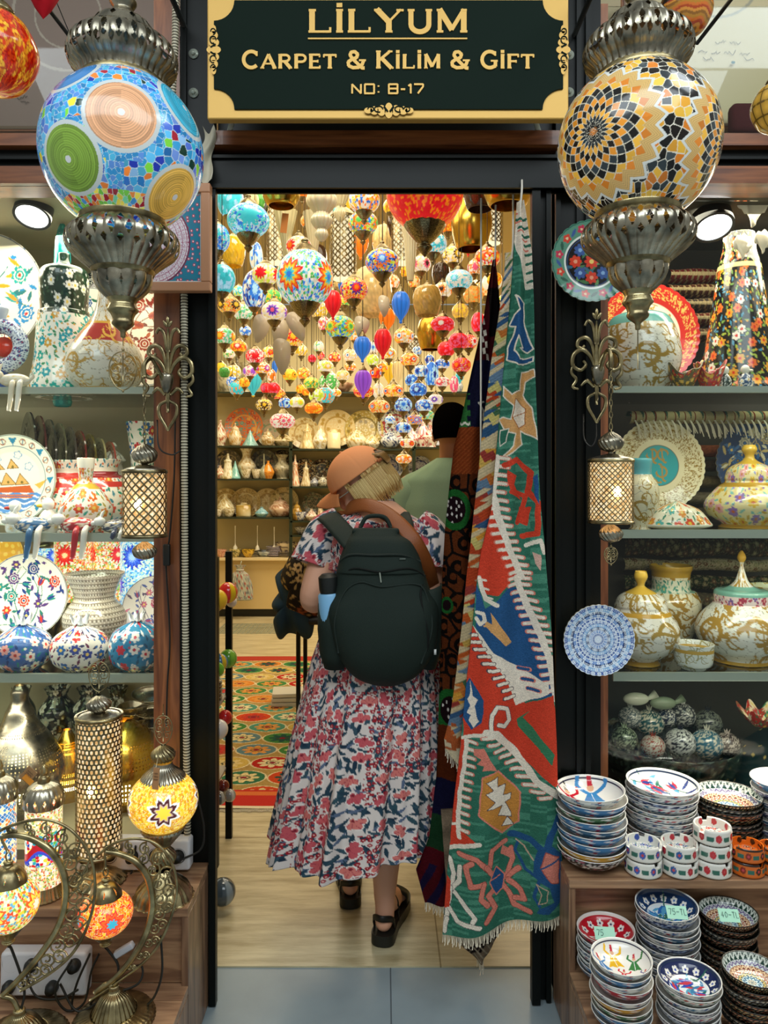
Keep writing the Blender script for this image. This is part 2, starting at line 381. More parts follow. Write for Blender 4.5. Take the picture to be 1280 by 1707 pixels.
def pave_mat():
    m, nt, b, N, L = nodes('blue_grey_tiles')
    tc = N('ShaderNodeTexCoord'); nz = N('ShaderNodeTexNoise'); nz.inputs['Scale'].default_value = 5; nz.inputs['Detail'].default_value = 6; L(tc.outputs['Object'], nz.inputs['Vector'])
    r = N('ShaderNodeValToRGB'); r.color_ramp.elements[0].color = (*lin('7d8b91'), 1); r.color_ramp.elements[1].color = (*lin('a3b2b8'), 1); L(nz.outputs[0], r.inputs[0])
    br = N('ShaderNodeTexBrick'); br.inputs['Scale'].default_value = 1; br.inputs['Brick Width'].default_value = .8; br.inputs['Row Height'].default_value = .8; br.offset = 0
    br.inputs['Mortar Size'].default_value = .0022; br.inputs['Color1'].default_value = (1, 1, 1, 1); br.inputs['Color2'].default_value = (.95, .95, .95, 1); br.inputs['Mortar'].default_value = (.35, .36, .38, 1)
    mp2 = N('ShaderNodeMapping'); mp2.inputs['Location'].default_value = (.78, .1, 0); L(tc.outputs['Object'], mp2.inputs[0]); L(mp2.outputs[0], br.inputs['Vector'])
    mx = N('ShaderNodeMix'); mx.data_type = 'RGBA'; mx.blend_type = 'MULTIPLY'; mx.inputs[0].default_value = 1
    L(r.outputs[0], mx.inputs[6]); L(br.outputs[0], mx.inputs[7]); L(mx.outputs[2], b.inputs['Base Color'])
    b.inputs['Roughness'].default_value = .35; return m
struct('floor', MB().box((0, 5.4, -.03), (4.8, 6.24, .06)), floor_mat())
struct('floor_outside', MB().box((0, .39, -.035), (9, 3.78, .06)), pave_mat())
struct('wall_back', MB().box((0, 8.5, 1.75), (4.8, .1, 3.5)), M['cream'])
struct('wall_left', MB().box((-2.35, 5.4, 1.75), (.1, 6.3, 3.5)), M['cream'])
struct('wall_right', MB().box((2.35, 5.4, 1.75), (.1, 6.3, 3.5)), M['cream'])
struct('ceiling', MB().box((0, 5.3, 3.53), (4.8, 6.2, .06)), M['plaster'])
# facade: black door frame, wood rails, brown jambs
ZB = Z_(315, 2.11)
f = MB()
def pl(x0, x1, y0, y1, z0, z1): f.box(((x0+x1)/2, (y0+y1)/2, (z0+z1)/2), (x1-x0, y1-y0, z1-z0))
pl(-.582, -.490, 2.125, 2.165, 0, 2.95); pl(-.500, -.480, 2.105, 2.13, .0, ZB); pl(-.582, -.52, 2.16, 2.25, 0, 2.95); pl(-.582, -.566, 2.112, 2.2, 0, 2.95)
struct('trim_1', f, M['black'])
f = MB(); pl(.423, .447, 2.11, 2.14, .0, ZB); pl(.447, .480, 2.135, 2.20, 0, ZB); pl(.466, .480, 2.12, 2.2, 0, ZB)
struct('trim_2', f, M['black'])
f = MB(); pl(.499, .600, 2.16, 2.30, 0, 2.95); pl(.583, .645, 2.20, 2.30, 0, 2.95); pl(.499, .513, 2.145, 2.2, 0, 2.95); pl(.560, .572, 2.148, 2.2, 0, 2.95); pl(.586, .600, 2.145, 2.2, 0, 2.95)
struct('trim_3', f, M['black'])
f = MB(); pl(-.566, .583, 2.11, 2.15, ZB, ZB+.085); pl(-.566, .583, 2.15, 2.2, ZB+.085, ZB+.135); pl(-.566, .583, 2.10, 2.13, ZB+.085, ZB+.094); pl(-.566, .583, 2.10, 2.14, ZB, ZB+.012)
struct('trim_4', f, M['black'])
f = MB(); pl(-.492, .499, 2.19, 2.25, ZB+.135, 3.5); struct('wall_over_door', f, M['blackm'])
f = MB(); pl(-.49, .497, 2.09, 2.19, ZB+.118, ZB+.158); struct('trim_5', f, M['woodx'])
for k, (a, b_) in enumerate(((-1.95, -.588), (.60, 1.95))):
    f = MB(); pl(a, b_, 2.13, 2.24, 2.355, 2.405); pl(a, b_, 2.12, 2.24, 2.46, 2.495); struct('trim_%d' % (6+k), f, M['woodx'])
    f = MB(); pl(a, b_, 2.15, 2.24, 2.405, 2.46); pl(a, b_, 2.13, 2.15, 2.425, 2.433); struct('trim_%d' % (8+k), f, M['black'])
f = MB(); pl(-.665, -.590, 2.135, 2.24, .0, 2.95); struct('trim_10', f, M['wood'])
f = MB(); pl(.632, .682, 2.25, 2.33, .0, 2.95); struct('trim_11', f, M['wood'])
GY = 2.150
for k, (a, b_) in enumerate(((-1.95, -.665), (.682, 1.95))):
    GY = (2.150, 2.262)[k]; f = MB(); pl(a, b_, GY, GY+.005, .44, 2.355); struct('window_%d' % (1+k), f, M['glass'])
    f = MB(); pl(a, b_, GY, GY+.005, 2.495, 2.95); struct('window_%d' % (3+k), f, M['glass'])
# display cases behind the glass: back, side, top and base of each
DB = attr_mat('display_panel', .6)
for nm, a, b_, s, c in (('left', -1.95, -.64, -1, 'a89f80'), ('right', .69, 1.95, 1, '3c3a30')):
    f = MB(c); pl(a, b_, 2.80, 2.83, .36, 2.42); xs = -.64 if s < 0 else .69
    pl(xs-.012 if s < 0 else xs, xs if s < 0 else xs+.012, 2.24 if s < 0 else 2.33, 2.8, 0, 2.42)
    pl(a, b_, 2.2 if s < 0 else 2.268, 2.8, .37, .40 if s < 0 else .44); pl(a, b_, 2.24, 2.8, 2.37, 2.42)
    struct('wall_display_'+nm, f, DB)
    f = MB('8d8168' if s < 0 else 'b8a984'); pl(a, b_, 2.6, 2.62, 2.42, 3.5); struct('wall_transom_'+nm, f, DB)
shelf_z = dict(L1=1.775, L2=1.338, L3=.920, R1=1.787, R2=1.343, R3=.904)
for k, z in shelf_z.items():
    a, b_ = (-1.95, -.668) if k[0] == 'L' else (.704, 1.95); dy = 0 if k[0] == 'L' else .075
    sh = thing('glass_shelf', {'L1': 'top glass shelf of the left window, under the tall bottle vases', 'L2': 'middle glass shelf of the left window, under the ship plate', 'L3': 'lowest glass shelf of the left window, under the round pomegranate vases', 'R1': 'top glass shelf of the right window, under the white pot and small animals', 'R2': 'middle glass shelf of the right window, under the turquoise calligraphy plate', 'R3': 'lowest glass shelf of the right window, under the white lidded jars'}[k], 'shelf', ((a+b_)/2, 2.45, z), 0)
    MB().box((0, 0.02+dy*.5, -.004), (b_-a, .52-dy, .007)).build('pane', M['shelfglass'], sh, smooth=False)
    MB().box((0, -.250+dy, -.009), (b_-a, .012, .020 if k[1] == '1' else .026)).build('front_rail', M['steel'], sh, smooth=False)

# ---------------------------------------------------------------- the shop sign
SY = 1.98
sg = thing('shop_sign', 'black and gold shop sign over the door reading LİLYUM CARPET & KİLİM & GIFT', 'sign', (0, 0, 0))
sx0, sx1, sz0, sz1 = X_(345, SY), X_(948, SY), Z_(198, SY), Z_(-13, SY)
MB().rbox(((sx0+sx1)/2, SY+.015, (sz0+sz1)/2), (sx1-sx0, .028, sz1-sz0), .004).build('frame', M['goldsign'], sg, smooth=False)
u = SY/F
ix0, ix1, iz0, iz1 = X_(357, SY), X_(938, SY), Z_(183, SY), Z_(2, SY)
def corner_pts():
    R = 34*u; pts = []
    for cx, cz, a0 in ((ix1, iz0, 180), (ix1, iz1, 270), (ix0, iz1, 0), (ix0, iz0, 90)):
        for k in range(9):
            a = math.radians(a0-k*90/8) if True else 0
            pts.append((cx+R*math.cos(a), cz+R*math.sin(a)))
    return pts
MB().ext(corner_pts()[::-1], lambda a, b, w: (a, SY-.0002-w*.004, b), 1).build('panel', M['sign'], sg, smooth=False)
def sp(px, py, o=.0045): return (X_(px, SY), SY-o, Z_(py, SY))
gm = M['goldsign']
NS = [0]
def stroke(mb, pts, w0, o=.0047, th=.0025):
    """flat raised stroke along pixel points"""
    NS[0] += 1; th += .00007*(NS[0] % 17)
    for (a, b) in zip(pts[:-1], pts[1:]):
        th += .00001; A = np.array(sp(*a)); B = np.array(sp(*b)); d = B-A; L = np.linalg.norm(d); 
        if L < 1e-9: continue
        d /= L; nrm = np.array((-d[2], 0, d[0]))*w0*u/2; V = []
        A = A-d*w0*u*.12; B = B+d*w0*u*.12
        for q in (SY-o, SY-o-th):
            for c in (A-nrm, B-nrm, B+nrm, A+nrm): V.append((c[0], q, c[2]))
        mb.raw(V, [(4, 5, 6, 7), (0, 1, 5, 4), (1, 2, 6, 5), (2, 3, 7, 6), (3, 0, 4, 7)])
def arcp(cx, cy, rx, ry, a0, a1, k=14): return [(cx+rx*math.cos(math.radians(a0+(a1-a0)*i/k)), cy-ry*math.sin(math.radians(a0+(a1-a0)*i/k))) for i in range(k+1)]
def glyph(ch):
    """strokes in a unit box: list of (points, heavy) and the advance; y up 0..1"""
    h, t = 1, 0
    G = {
     'L': ([([(.14, 0), (.14, 1)], 1), ([(.02, .02), (.80, .02)], 0), ([(.03, .98), (.27, .98)], 0), ([(.79, 0), (.79, .2)], 0)], .84),
     'I': ([([(.14, 0), (.14, 1)], 1), ([(.03, .02), (.26, .02)], 0), ([(.03, .98), (.26, .98)], 0)], .29),
     'Y': ([([(.08, 1), (.5, .45)], 1), ([(.92, 1), (.5, .45)], 0), ([(.5, .5), (.5, 0)], 1), ([(-.02, .98), (.22, .98)], 0), ([(.78, .98), (1.02, .98)], 0), ([(.38, .02), (.62, .02)], 0)], 1.02),
     'U': ([([(.13, 1), (.13, .35)]+[(.45-.32*math.cos(a*PI/12), .35-.34*math.sin(a*PI/12)) for a in range(0, 13)]+[(.77, .35), (.77, 1)], .8), ([(.02, .98), (.25, .98)], 0), ([(.66, .98), (.88, .98)], 0)], .9),
     'M': ([([(.12, 0), (.12, 1)], .5), ([(.12, 1), (.55, .12)], 1), ([(.55, .12), (.98, 1)], .5), ([(.98, 1), (.98, 0)], 1), ([(.02, .02), (.24, .02)], 0), ([(.02, .98), (.16, .98)], 0), ([(.86, .02), (1.1, .02)], 0), ([(.94, .98), (1.08, .98)], 0)], 1.1),
     'C': ([([(.55+.42*math.cos(a), .5+.48*math.sin(a)) for a in np.radians(np.linspace(48, 312, 22))], .8), ([(.85, .72), (.85, .98)], 0)], .95),
     'A': ([([(.06, 0), (.5, 1)], .4), ([(.5, 1), (.94, 0)], 1), ([(.22, .33), (.78, .33)], 0), ([(-.04, .02), (.2, .02)], 0), ([(.78, .02), (1.04, .02)], 0)], 1.0),
     'R': ([([(.14, 0), (.14, 1)], 1), ([(.14, .97), (.5, .97)]+[(.5+.26*math.cos(a), .735+.235*math.sin(a)) for a in np.radians(np.linspace(90, -90, 10))]+[(.14, .5)], .4), ([(.45, .5), (.84, 0)], 1), ([(.02, .02), (.26, .02)], 0), ([(.02, .98), (.14, .98)], 0), ([(.76, .02), (.94, .02)], 0)], .92),
     'P': ([([(.14, 0), (.14, 1)], 1), ([(.14, .97), (.5, .97)]+[(.5+.28*math.cos(a), .715+.255*math.sin(a)) for a in np.radians(np.linspace(90, -90, 10))]+[(.14, .46)], .4), ([(.02, .02), (.26, .02)], 0), ([(.02, .98), (.14, .98)], 0)], .84),
     'E': ([([(.14, 0), (.14, 1)], 1), ([(.02, .02), (.76, .02)], .2), ([(.02, .98), (.74, .98)], .2), ([(.14, .51), (.6, .51)], .2), ([(.75, 0), (.75, .18)], 0), ([(.73, .82), (.73, 1)], 0), ([(.6, .42), (.6, .6)], 0)], .82),
     'T': ([([(.44, 0), (.44, 1)], 1), ([(.02, .97), (.86, .97)], .2), ([(.3, .02), (.58, .02)], 0), ([(.03, .8), (.03, 1)], 0), ([(.85, .8), (.85, 1)], 0)], .88),
     'F': ([([(.14, 0), (.14, 1)], 1), ([(.02, .98), (.76, .98)], .2), ([(.14, .5), (.6, .5)], .2), ([(.75, .8), (.75, 1)], 0), ([(.6, .41), (.6, .59)], 0), ([(.02, .02), (.28, .02)], 0)], .78),
     'K': ([([(.14, 0), (.14, 1)], 1), ([(.14, .42), (.78, 1)], .4), ([(.34, .56), (.84, 0)], 1), ([(.02, .02), (.26, .02)], 0), ([(.02, .98), (.26, .98)], 0), ([(.66, .98), (.9, .98)], 0), ([(.74, .02), (.96, .02)], 0)], .95),
     'G': ([([(.55+.42*math.cos(a), .5+.48*math.sin(a)) for a in np.radians(np.linspace(48, 300, 22))]+[(.86, .12), (.86, .42)], .8), ([(.85, .74), (.85, .98)], 0), ([(.62, .43), (.98, .43)], 0)], 1.0),
     '&': ([([(.95, .46), (.86, .2), (.66, .04), (.36, .02), (.12, .14), (.1, .36), (.28, .5), (.56, .62), (.62, .82), (.46, .97), (.26, .94), (.2, .76), (.34, .55), (.86, .0), (.98, .0)], .7), ([(.7, .46), (1.06, .46)], 0)], 1.06),
    }
    S_ = {  # squared sans for the number line
     'N': ([(.06, 0), (.06, 1), (.86, 0), (.86, 1)],), 'O': ([(.06, .0), (.06, 1), (.9, 1), (.9, 0), (.02, 0)],), ':': ([(.1, .1), (.1, .2)], [(.1, .75), (.1, .85)]),
     '8': ([(.06, 0), (.06, 1), (.84, 1), (.84, 0), (.02, 0)], [(.06, .52), (.84, .52)]), '-': ([(.0, .45), (.36, .45)],), '1': ([(.0, .82), (.2, 1), (.2, 0)],), '7': ([(0, 1), (.8, 1), (.8, .75), (.34, 0)],)}
    return G.get(ch), S_.get(ch)
def text_line(name, s, x0, x1, base, cap, small, heavy, thin, gap=.14, sans=False):
    xs = 0; pos = []; mb = MB()
    for ch in s:
        k = 1.0 if ch.isupper() or not ch.isalpha() else small
        c = {'İ': 'I', 'i': 'I', 'ı': 'I'}.get(ch, ch.upper())
        if ch == ' ': xs += .42; pos.append((' ', ' ', 0, 1)); continue
        g, q = glyph(c); adv = (g[1] if not sans else max(p[0] for l in q for p in l)+.06)
        pos.append((ch, c, xs, k)); xs += adv*k+gap
    xs -= gap; wd = (x1-x0)/xs
    for ch, c, x, k in pos+[(' ', ' ', 0, 1)]:
        if ch == ' ': mb.build(name, gm, sg, smooth=False); mb = MB(); continue
        g, q = glyph(c); f2 = lambda p: (x0+(x+p[0]*k)*wd, base-p[1]*cap*k)
        if sans:
            for l in q: stroke(mb, [f2(p) for p in l], heavy)
        else:
            for l, hv in g[0]: stroke(mb, [f2(p) for p in l], (thin+(heavy-thin)*hv)*(.5+.5*k))
        if ch in 'İi':
            a = f2((.14, 1.14)); stroke(mb, [(a[0], a[1]), (a[0], a[1]-cap*.13)], heavy*(.5+.5*k))
text_line('shop_name', 'LİLYUM', 514, 778, 56, 37, 1, 9.5, 3.8)
g1 = MB(); stroke(g1, [(514, 67), (778, 67)], 2.2); g1.build('underline', gm, sg, smooth=False)
text_line('trade_word', 'Carpet & Kilim & Gift', 403, 889, 116, 28, .80, 6.6, 3.0)
text_line('number_word', 'NO:', 586, 632, 158, 15, 1, 3, 2, .24, True); text_line('number_word', '8-17', 647, 706, 158, 15, 1, 3, 2, .26, True)
g1 = MB()
def lobe(px, py, rx, ry):
    a = np.linspace(0, 2*PI, 20, endpoint=False); g1.ext([(px+rx*math.cos(t), py+ry*math.sin(t)) for t in a], lambda p, q, w: (X_(p, SY), SY-.0046-w*.0015, Z_(q, SY)), 1)
for s in (-1, 1):
    x = 354 if s < 0 else 941
    for dy, r in ((-34, 4), (-24, 7), (-12, 9), (0, 12), (12, 9), (24, 7), (34, 4)): lobe(x-s*3, 85+dy, r, 7)
    g1.build('ornament', gm, sg, smooth=False); g1 = MB()
for dx, r in ((-34, 5), (-24, 7), (-12, 9), (0, 13), (12, 9), (24, 7), (34, 5)): lobe(648+dx, 186, 7, r)
g1.build('ornament', gm, sg, smooth=False)
g1 = MB()
for s in (-1, 1):
    x = 356 if s < 0 else 939
    for q in (-1, 1):
        stroke(g1, arcp(x, 85+q*16, 5, 6, 0, 290), 1.8, .0062, .001); stroke(g1, arcp(x, 85+q*30, 4, 5, 180, -90), 1.6, .0062, .001); stroke(g1, [(x-4, 85+q*4), (x+4, 85+q*9)], 2.5, .0062, .001)
for q in (-1, 1):
    stroke(g1, arcp(648+q*17, 184, 7, 5, 0, 290), 1.8, .0062, .001); stroke(g1, arcp(648+q*30, 184, 5, 4, 180, -90), 1.6, .0062, .001); stroke(g1, [(648+q*2, 188), (648+q*8, 180)], 3, .0062, .001)
g1.build('scroll_lines', M['sign'], sg, smooth=False)
f = MB(); f.rod((-.40, SY+.03, sz0+.05), (-.45, 2.13, sz0+.02), .008); f.rod((.40, SY+.03, sz0+.05), (.45, 2.13, sz0+.02), .008)
f.rod((-.40, SY+.03, sz0+.2), (-.45, 2.2, sz0+.2), .008); f.rod((.40, SY+.03, sz0+.2), (.45, 2.2, sz0+.2), .008); f.build('bracket', M['steel'], sg)
for px, py, q in ((319, 82, 'upper'), (319, 148, 'lower'), (952, 84, 'upper'), (952, 147, 'lower')):
    x, y, z = P(px, py, 2.10); side = 'left' if px < 640 else 'right'
    b = thing('bolt', '%s round steel bolt head on the black post %s of the sign' % (q, side), 'bolt', (x, 2.125, z))
    R = rotm(PI/2); MB().lathe([(0, 0), (.014, 0), (.014, .004), (0, .006)], 20, R=R).build('washer', M['steel'], b); MB().lathe([(0, .004), (.007, .005), (.007, .011), (0, .014)], 6, R=R).build('head', M['steel'], b)
# torn pale sheet hanging beside the door head
A = np.zeros((10, 24, 3))
for i in range(10):
    for j in range(24):
        t = j/23; uu = i/9
        A[i, j] = ((-.512+.035*uu+.006*math.sin(9*t))*1.0-.01*t, 2.085+.012*math.sin(5*uu+7*t), 2.50-.15*t-.02*math.sin(3*uu))
MB('cfc8b2').grid(A).build('packing_sheet', M['cloth'], label='pale torn packing sheet tucked between sign and left door post', cat='sheet')
# ribbed cable hose
hp = cr([(-.585, 2.08, 2.95), (-.585, 2.07, 2.72), (-.592, 2.07, 2.55), (-.586, 2.09, 2.38), (-.568, 2.095, 2.2), (-.566, 2.098, 1.5), (-.562, 2.098, .9), (-.557, 2.098, .42)], 90)
hp = rs(hp, 900); rr = .0085+.0018*(np.arange(900) % 3 == 0)
cc = np.repeat(np.where((np.arange(900) % 3 == 0)[:, None], lin('f0e6c8'), lin('5b5442'))[:, None, :], 10, 1)
MB().tube(hp, rr, 10, cc).build('corrugated_hose', M['hose'], label='beige corrugated cable hose running down the black left post', cat='hose')

# ---------------------------------------------------------------- stepped benches in front of the windows
for side, xe, x2, zt, yf in (('left', -.503, -1.75, .40, 1.896), ('right', .490, 1.75, .44, 1.955)):
    s = 1 if side == 'left' else -1; L_ = abs(x2-xe); xm = (xe+x2)/2
    b = thing('stepped_bench', 'walnut stepped display bench under the %s window holding %s' % (side, 'the table lamps' if s > 0 else 'the bowl stacks'), 'bench', (xm, 1.9, 0))
    def bb(n, x0, x1, y0, y1, z0, z1, m='lam'): MB().rbox(((x0+x1)/2-xm, (y0+y1)/2-1.9, (z0+z1)/2), (x1-x0, y1-y0, z1-z0), .0015, k=1).build(n, M[m], b, smooth=False)
    lo, hi = min(xe, x2), max(xe, x2)
    yb = 2.13 if s > 0 else 2.258
    bb('top_board', lo, hi, yf, yb, zt-.022, zt); rr_ = yf+(.015 if s > 0 else .062); bb('riser', lo, hi-.02 if s > 0 else hi, rr_, rr_+.018, .20, zt-.022)
    bb('lower_board', lo, hi, 1.55, rr_, .178, .20); bb('lower_riser', lo, hi, 1.565, 1.583, 0, .178)
    xs = (hi-.018, hi) if s > 0 else (lo, lo+.018)
    bb('side_panel', *[q+(.0006 if s > 0 else -.0006) for q in xs], yf+.002, min(yb, 2.14), 0, zt-.0225, 'lamy'); bb('side_panel', *[q+(.0006 if s > 0 else -.0006) for q in xs], 1.552, yf, 0, .1775, 'lamy')

# ---------------------------------------------------------------- inside: rug, counter, shelving, floor grate
x = np.linspace(-1.65, .75, 520); y = np.linspace(3.36, 6.25, 620)
Xg, Yg = np.meshgrid(x, y, indexing='ij')
hx = Xg/.235; row = np.floor(Yg/.19); hx2 = hx+.5*np.mod(row, 2); cx_ = frac(hx2)-.5; cy_ = frac(Yg/.19)-.5; idd = hsh(np.floor(hx2), row, 3)
c = full(Xg, 'b9995a'); nse = hsh(np.floor(Xg*250), np.floor(Yg*180))
rr_ = np.hypot(cx_*1.06, cy_*1.12); al = np.abs(cx_)*1.0+np.abs(cy_)*1.05
pal = ['d8502a', 'c03028', '5a9a80', '3f7a58', 'e08a38', 'd8b860', 'b85a40', '6a8a90', '4e8a48']
m = rr_ < .52; c[m] = pick(idd, pal)[m]
put(c, (np.abs(rr_-.51) < .018), 'f0e2b8')
m = fshape(cx_, cy_, .34, 8, .45); c[m] = pick(frac(idd*7.3), ['f0dca0', 'e8d090', 'c84038', '2f5a50', 'e8a050', 'f0e0b0'])[m]
put(c, rr_ < .08, '8a2038')
put(c, (rr_ < .17) & (rr_ > .11) & (nse > .4), '4a4a38')
c *= (.74+.3*nse)[..., None]
for y0, y1, k in ((3.36, 3.385, 'efe2c0'), (3.385, 3.56, 'c83830'), (3.50, 3.54, 'e07840'), (6.1, 6.25, 'b04030')): put(c, (Yg >= y0) & (Yg <= y1), k)
A = np.stack([Xg, Yg, .008+.002*np.sin(Xg*9)*np.sin(Yg*7)], -1)
m_ = MB(); m_.grid(A, col=c); 
B_ = np.array(A); B_[..., 2] = .001
m_.grid(B_[:, [0, -1]], col='a08050'); 
for k in range(400):
    xx = -1.65+2.4*k/399; m_.box((xx, 3.348+.004*math.sin(k*7.), .003), (.003, .03, .003), 'efe6cf')
m_.build('patchwork_rug', M['wool'], label='long rug of red, orange and green medallions on the shop floor', cat='rug')
ct = thing('counter', 'cream cupboard counter along the back wall under the pottery shelves', 'counter', (0, 8.2, 0))
MB().box((0, .05, .36), (4.5, .36, .54)).build('body', flat('cream_lacquer', 'd9c088', .35), ct, smooth=False)
MB().box((0, .02, .638), (4.56, .44, .02)).build('worktop', flat('cream_top', 'e6d2a0', .3), ct, smooth=False)
MB().box((0, .08, .045), (4.5, .3, .09)).build('plinth', M['blackm'], ct, smooth=False)
MB().box((-.80, -.131, .36), (.004, .004, .52)).build('door_gap', M['blackm'], ct, smooth=False)
def P2(x0, x1, yt, Y, d=.30): return (X_(x0, Y), X_(x1, Y), Z_(yt, Y))
shg = flat('dark_glass_edge', '2a3326', .2)
bs = [(350, 790, 653, 'long glass shelf high on the back wall under the hanging lamps'), (352, 484, 743, 'glass shelf on the back wall under the large orange plate'), (484, 690, 748, 'glass shelf on the back wall carrying cream calligraphy plates'), (690, 800, 745, 'glass shelf on the back wall beside the man, carrying berry vases'),
      (352, 484, 798, 'glass shelf on the back wall carrying the turquoise cone and dark plates'), (484, 700, 811, 'glass shelf on the back wall left of the orange cap'), (352, 484, 862, 'glass shelf on the back wall under the row of yellowish plates'), (484, 700, 868, 'glass shelf on the back wall under the dark green bowl'), (484, 640, 892, 'short glass shelf lowest on the back wall beside the black divider')]
for x0, x1, y, lb in bs:
    a, b_, z = P2(x0, x1, y, 8.1)
    o = MB().box(((a+b_)/2, 8.27, z-.010), (b_-a, .36, .018)).build('wall_shelf', shg, smooth=False, label=lb, cat='shelf')
for x0 in (484.5, 690):
    a = X_(x0, 8.09); o = MB().box((a, 8.10, 1.27), (.035, .02, 1.30)).build('shelf_post', shg, smooth=False, label='dark perforated post %s' % ('left of the two between the back shelves' if x0 < 600 else 'behind the green-shirted person'), cat='post')
gx, gy = X_(415, 7.4), 7.55
g = MB(); 
for k in range(14): g.box((gx-.30+k*.045, 7.45, .004), (.006, .5, .006))
for k in range(9): g.box((gx-.01, 7.22+k*.058, .004), (.6, .006, .006))
g.build('floor_grate', M['steel'], smooth=False, label='flat metal floor grate in front of the cream counter', cat='grate')
# ================================================================ kilims hanging in the doorway
def curve_at(pts, y):
    p = np.array(pts, float); return np.interp(y, p[:, 1], p[:, 0])
def hang(name, L, R, y0, y1, Yd, nu, nv, painter, label, bottom=None, fold=(.018, 2.2, 0), parentcord=True, tilt=0):
    """a cloth between its left and right edges, hanging with vertical folds"""
    uu = np.linspace(0, 1, nu); vv = np.linspace(0, 1, nv); U, V = np.meshgrid(uu, vv, indexing='ij')
    yb = y1 if bottom is None else y1+(bottom-y1)*U
    py = y0+(yb-y0)*V
    px = curve_at(L, py)*(1-U)+curve_at(R, py)*U
    Yv = Yd+tilt*V+fold[0]*np.sin(U*fold[1]*2*PI+fold[2]+V*1.5)*(.35+.65*V)+.004*np.sin(V*40+U*5)
    D = Yd+tilt*V
    A = np.stack([(px-CX)*D/F, Yv, EYE-(py-HY)*D/F], -1)
    c = painter(px, py)
    B = A.copy(); B[..., 1] += .006
    o = thing(name, label, 'rug')
    m = MB(); m.grid(A, col=c); m.grid(B, col=c*.8); m.build('weave', M['wool'], o)
    fr = MB('efe4cc'); n = int(abs(A[-1, -1, 0]-A[0, -1, 0])/.0028)
    for k in range(n):
        i = min(nu-1, int(k/n*nu)); p = A[i, -1]; q = p+np.array((.004*math.sin(k*1.7), -.004+.004*math.cos(k), -.022-.006*math.sin(k*2.3)))
        fr.tube([p, (p+q)/2+np.array((.001, -.002, 0)), q], .0011, 4)
    fr.build('fringe', M['cloth'], o)
    tp = A[nu//2, 0]
    MB('d8d2c4').tube(cr([tp+np.array((0, 0, -.02)), tp+np.array((.004, 0, .03)), (tp[0]+.01, tp[1]+.03, ZB+.02)], 6), .003, 6).build('cord', M['cloth'], o)
    return o
K3 = lambda l: [(690+a*.3752, 320+b*.3752) for a, b in l]
K4 = lambda l: [(690+a*.398, 940+b*.398) for a, b in l]
CRM, RED, GRN, BLU, TAN, SAL = 'ecdfcd', 'd0442f', '37705c', '2c5684', 'dba468', 'e08472'
def teeth(p, spine, side, ln, step, w, col, out=None):
    s = rs(spine, max(2, int(np.linalg.norm(np.diff(np.array(spine), axis=0), axis=1).sum()/step)))
    for (a, b) in s[:-1]:
        if out: p.line([(a, b), (a+side*(ln+1.5), b+ln*.12)], w+2.2, out)
        p.line([(a, b), (a+side*ln, b+ln*.12)], w, col)
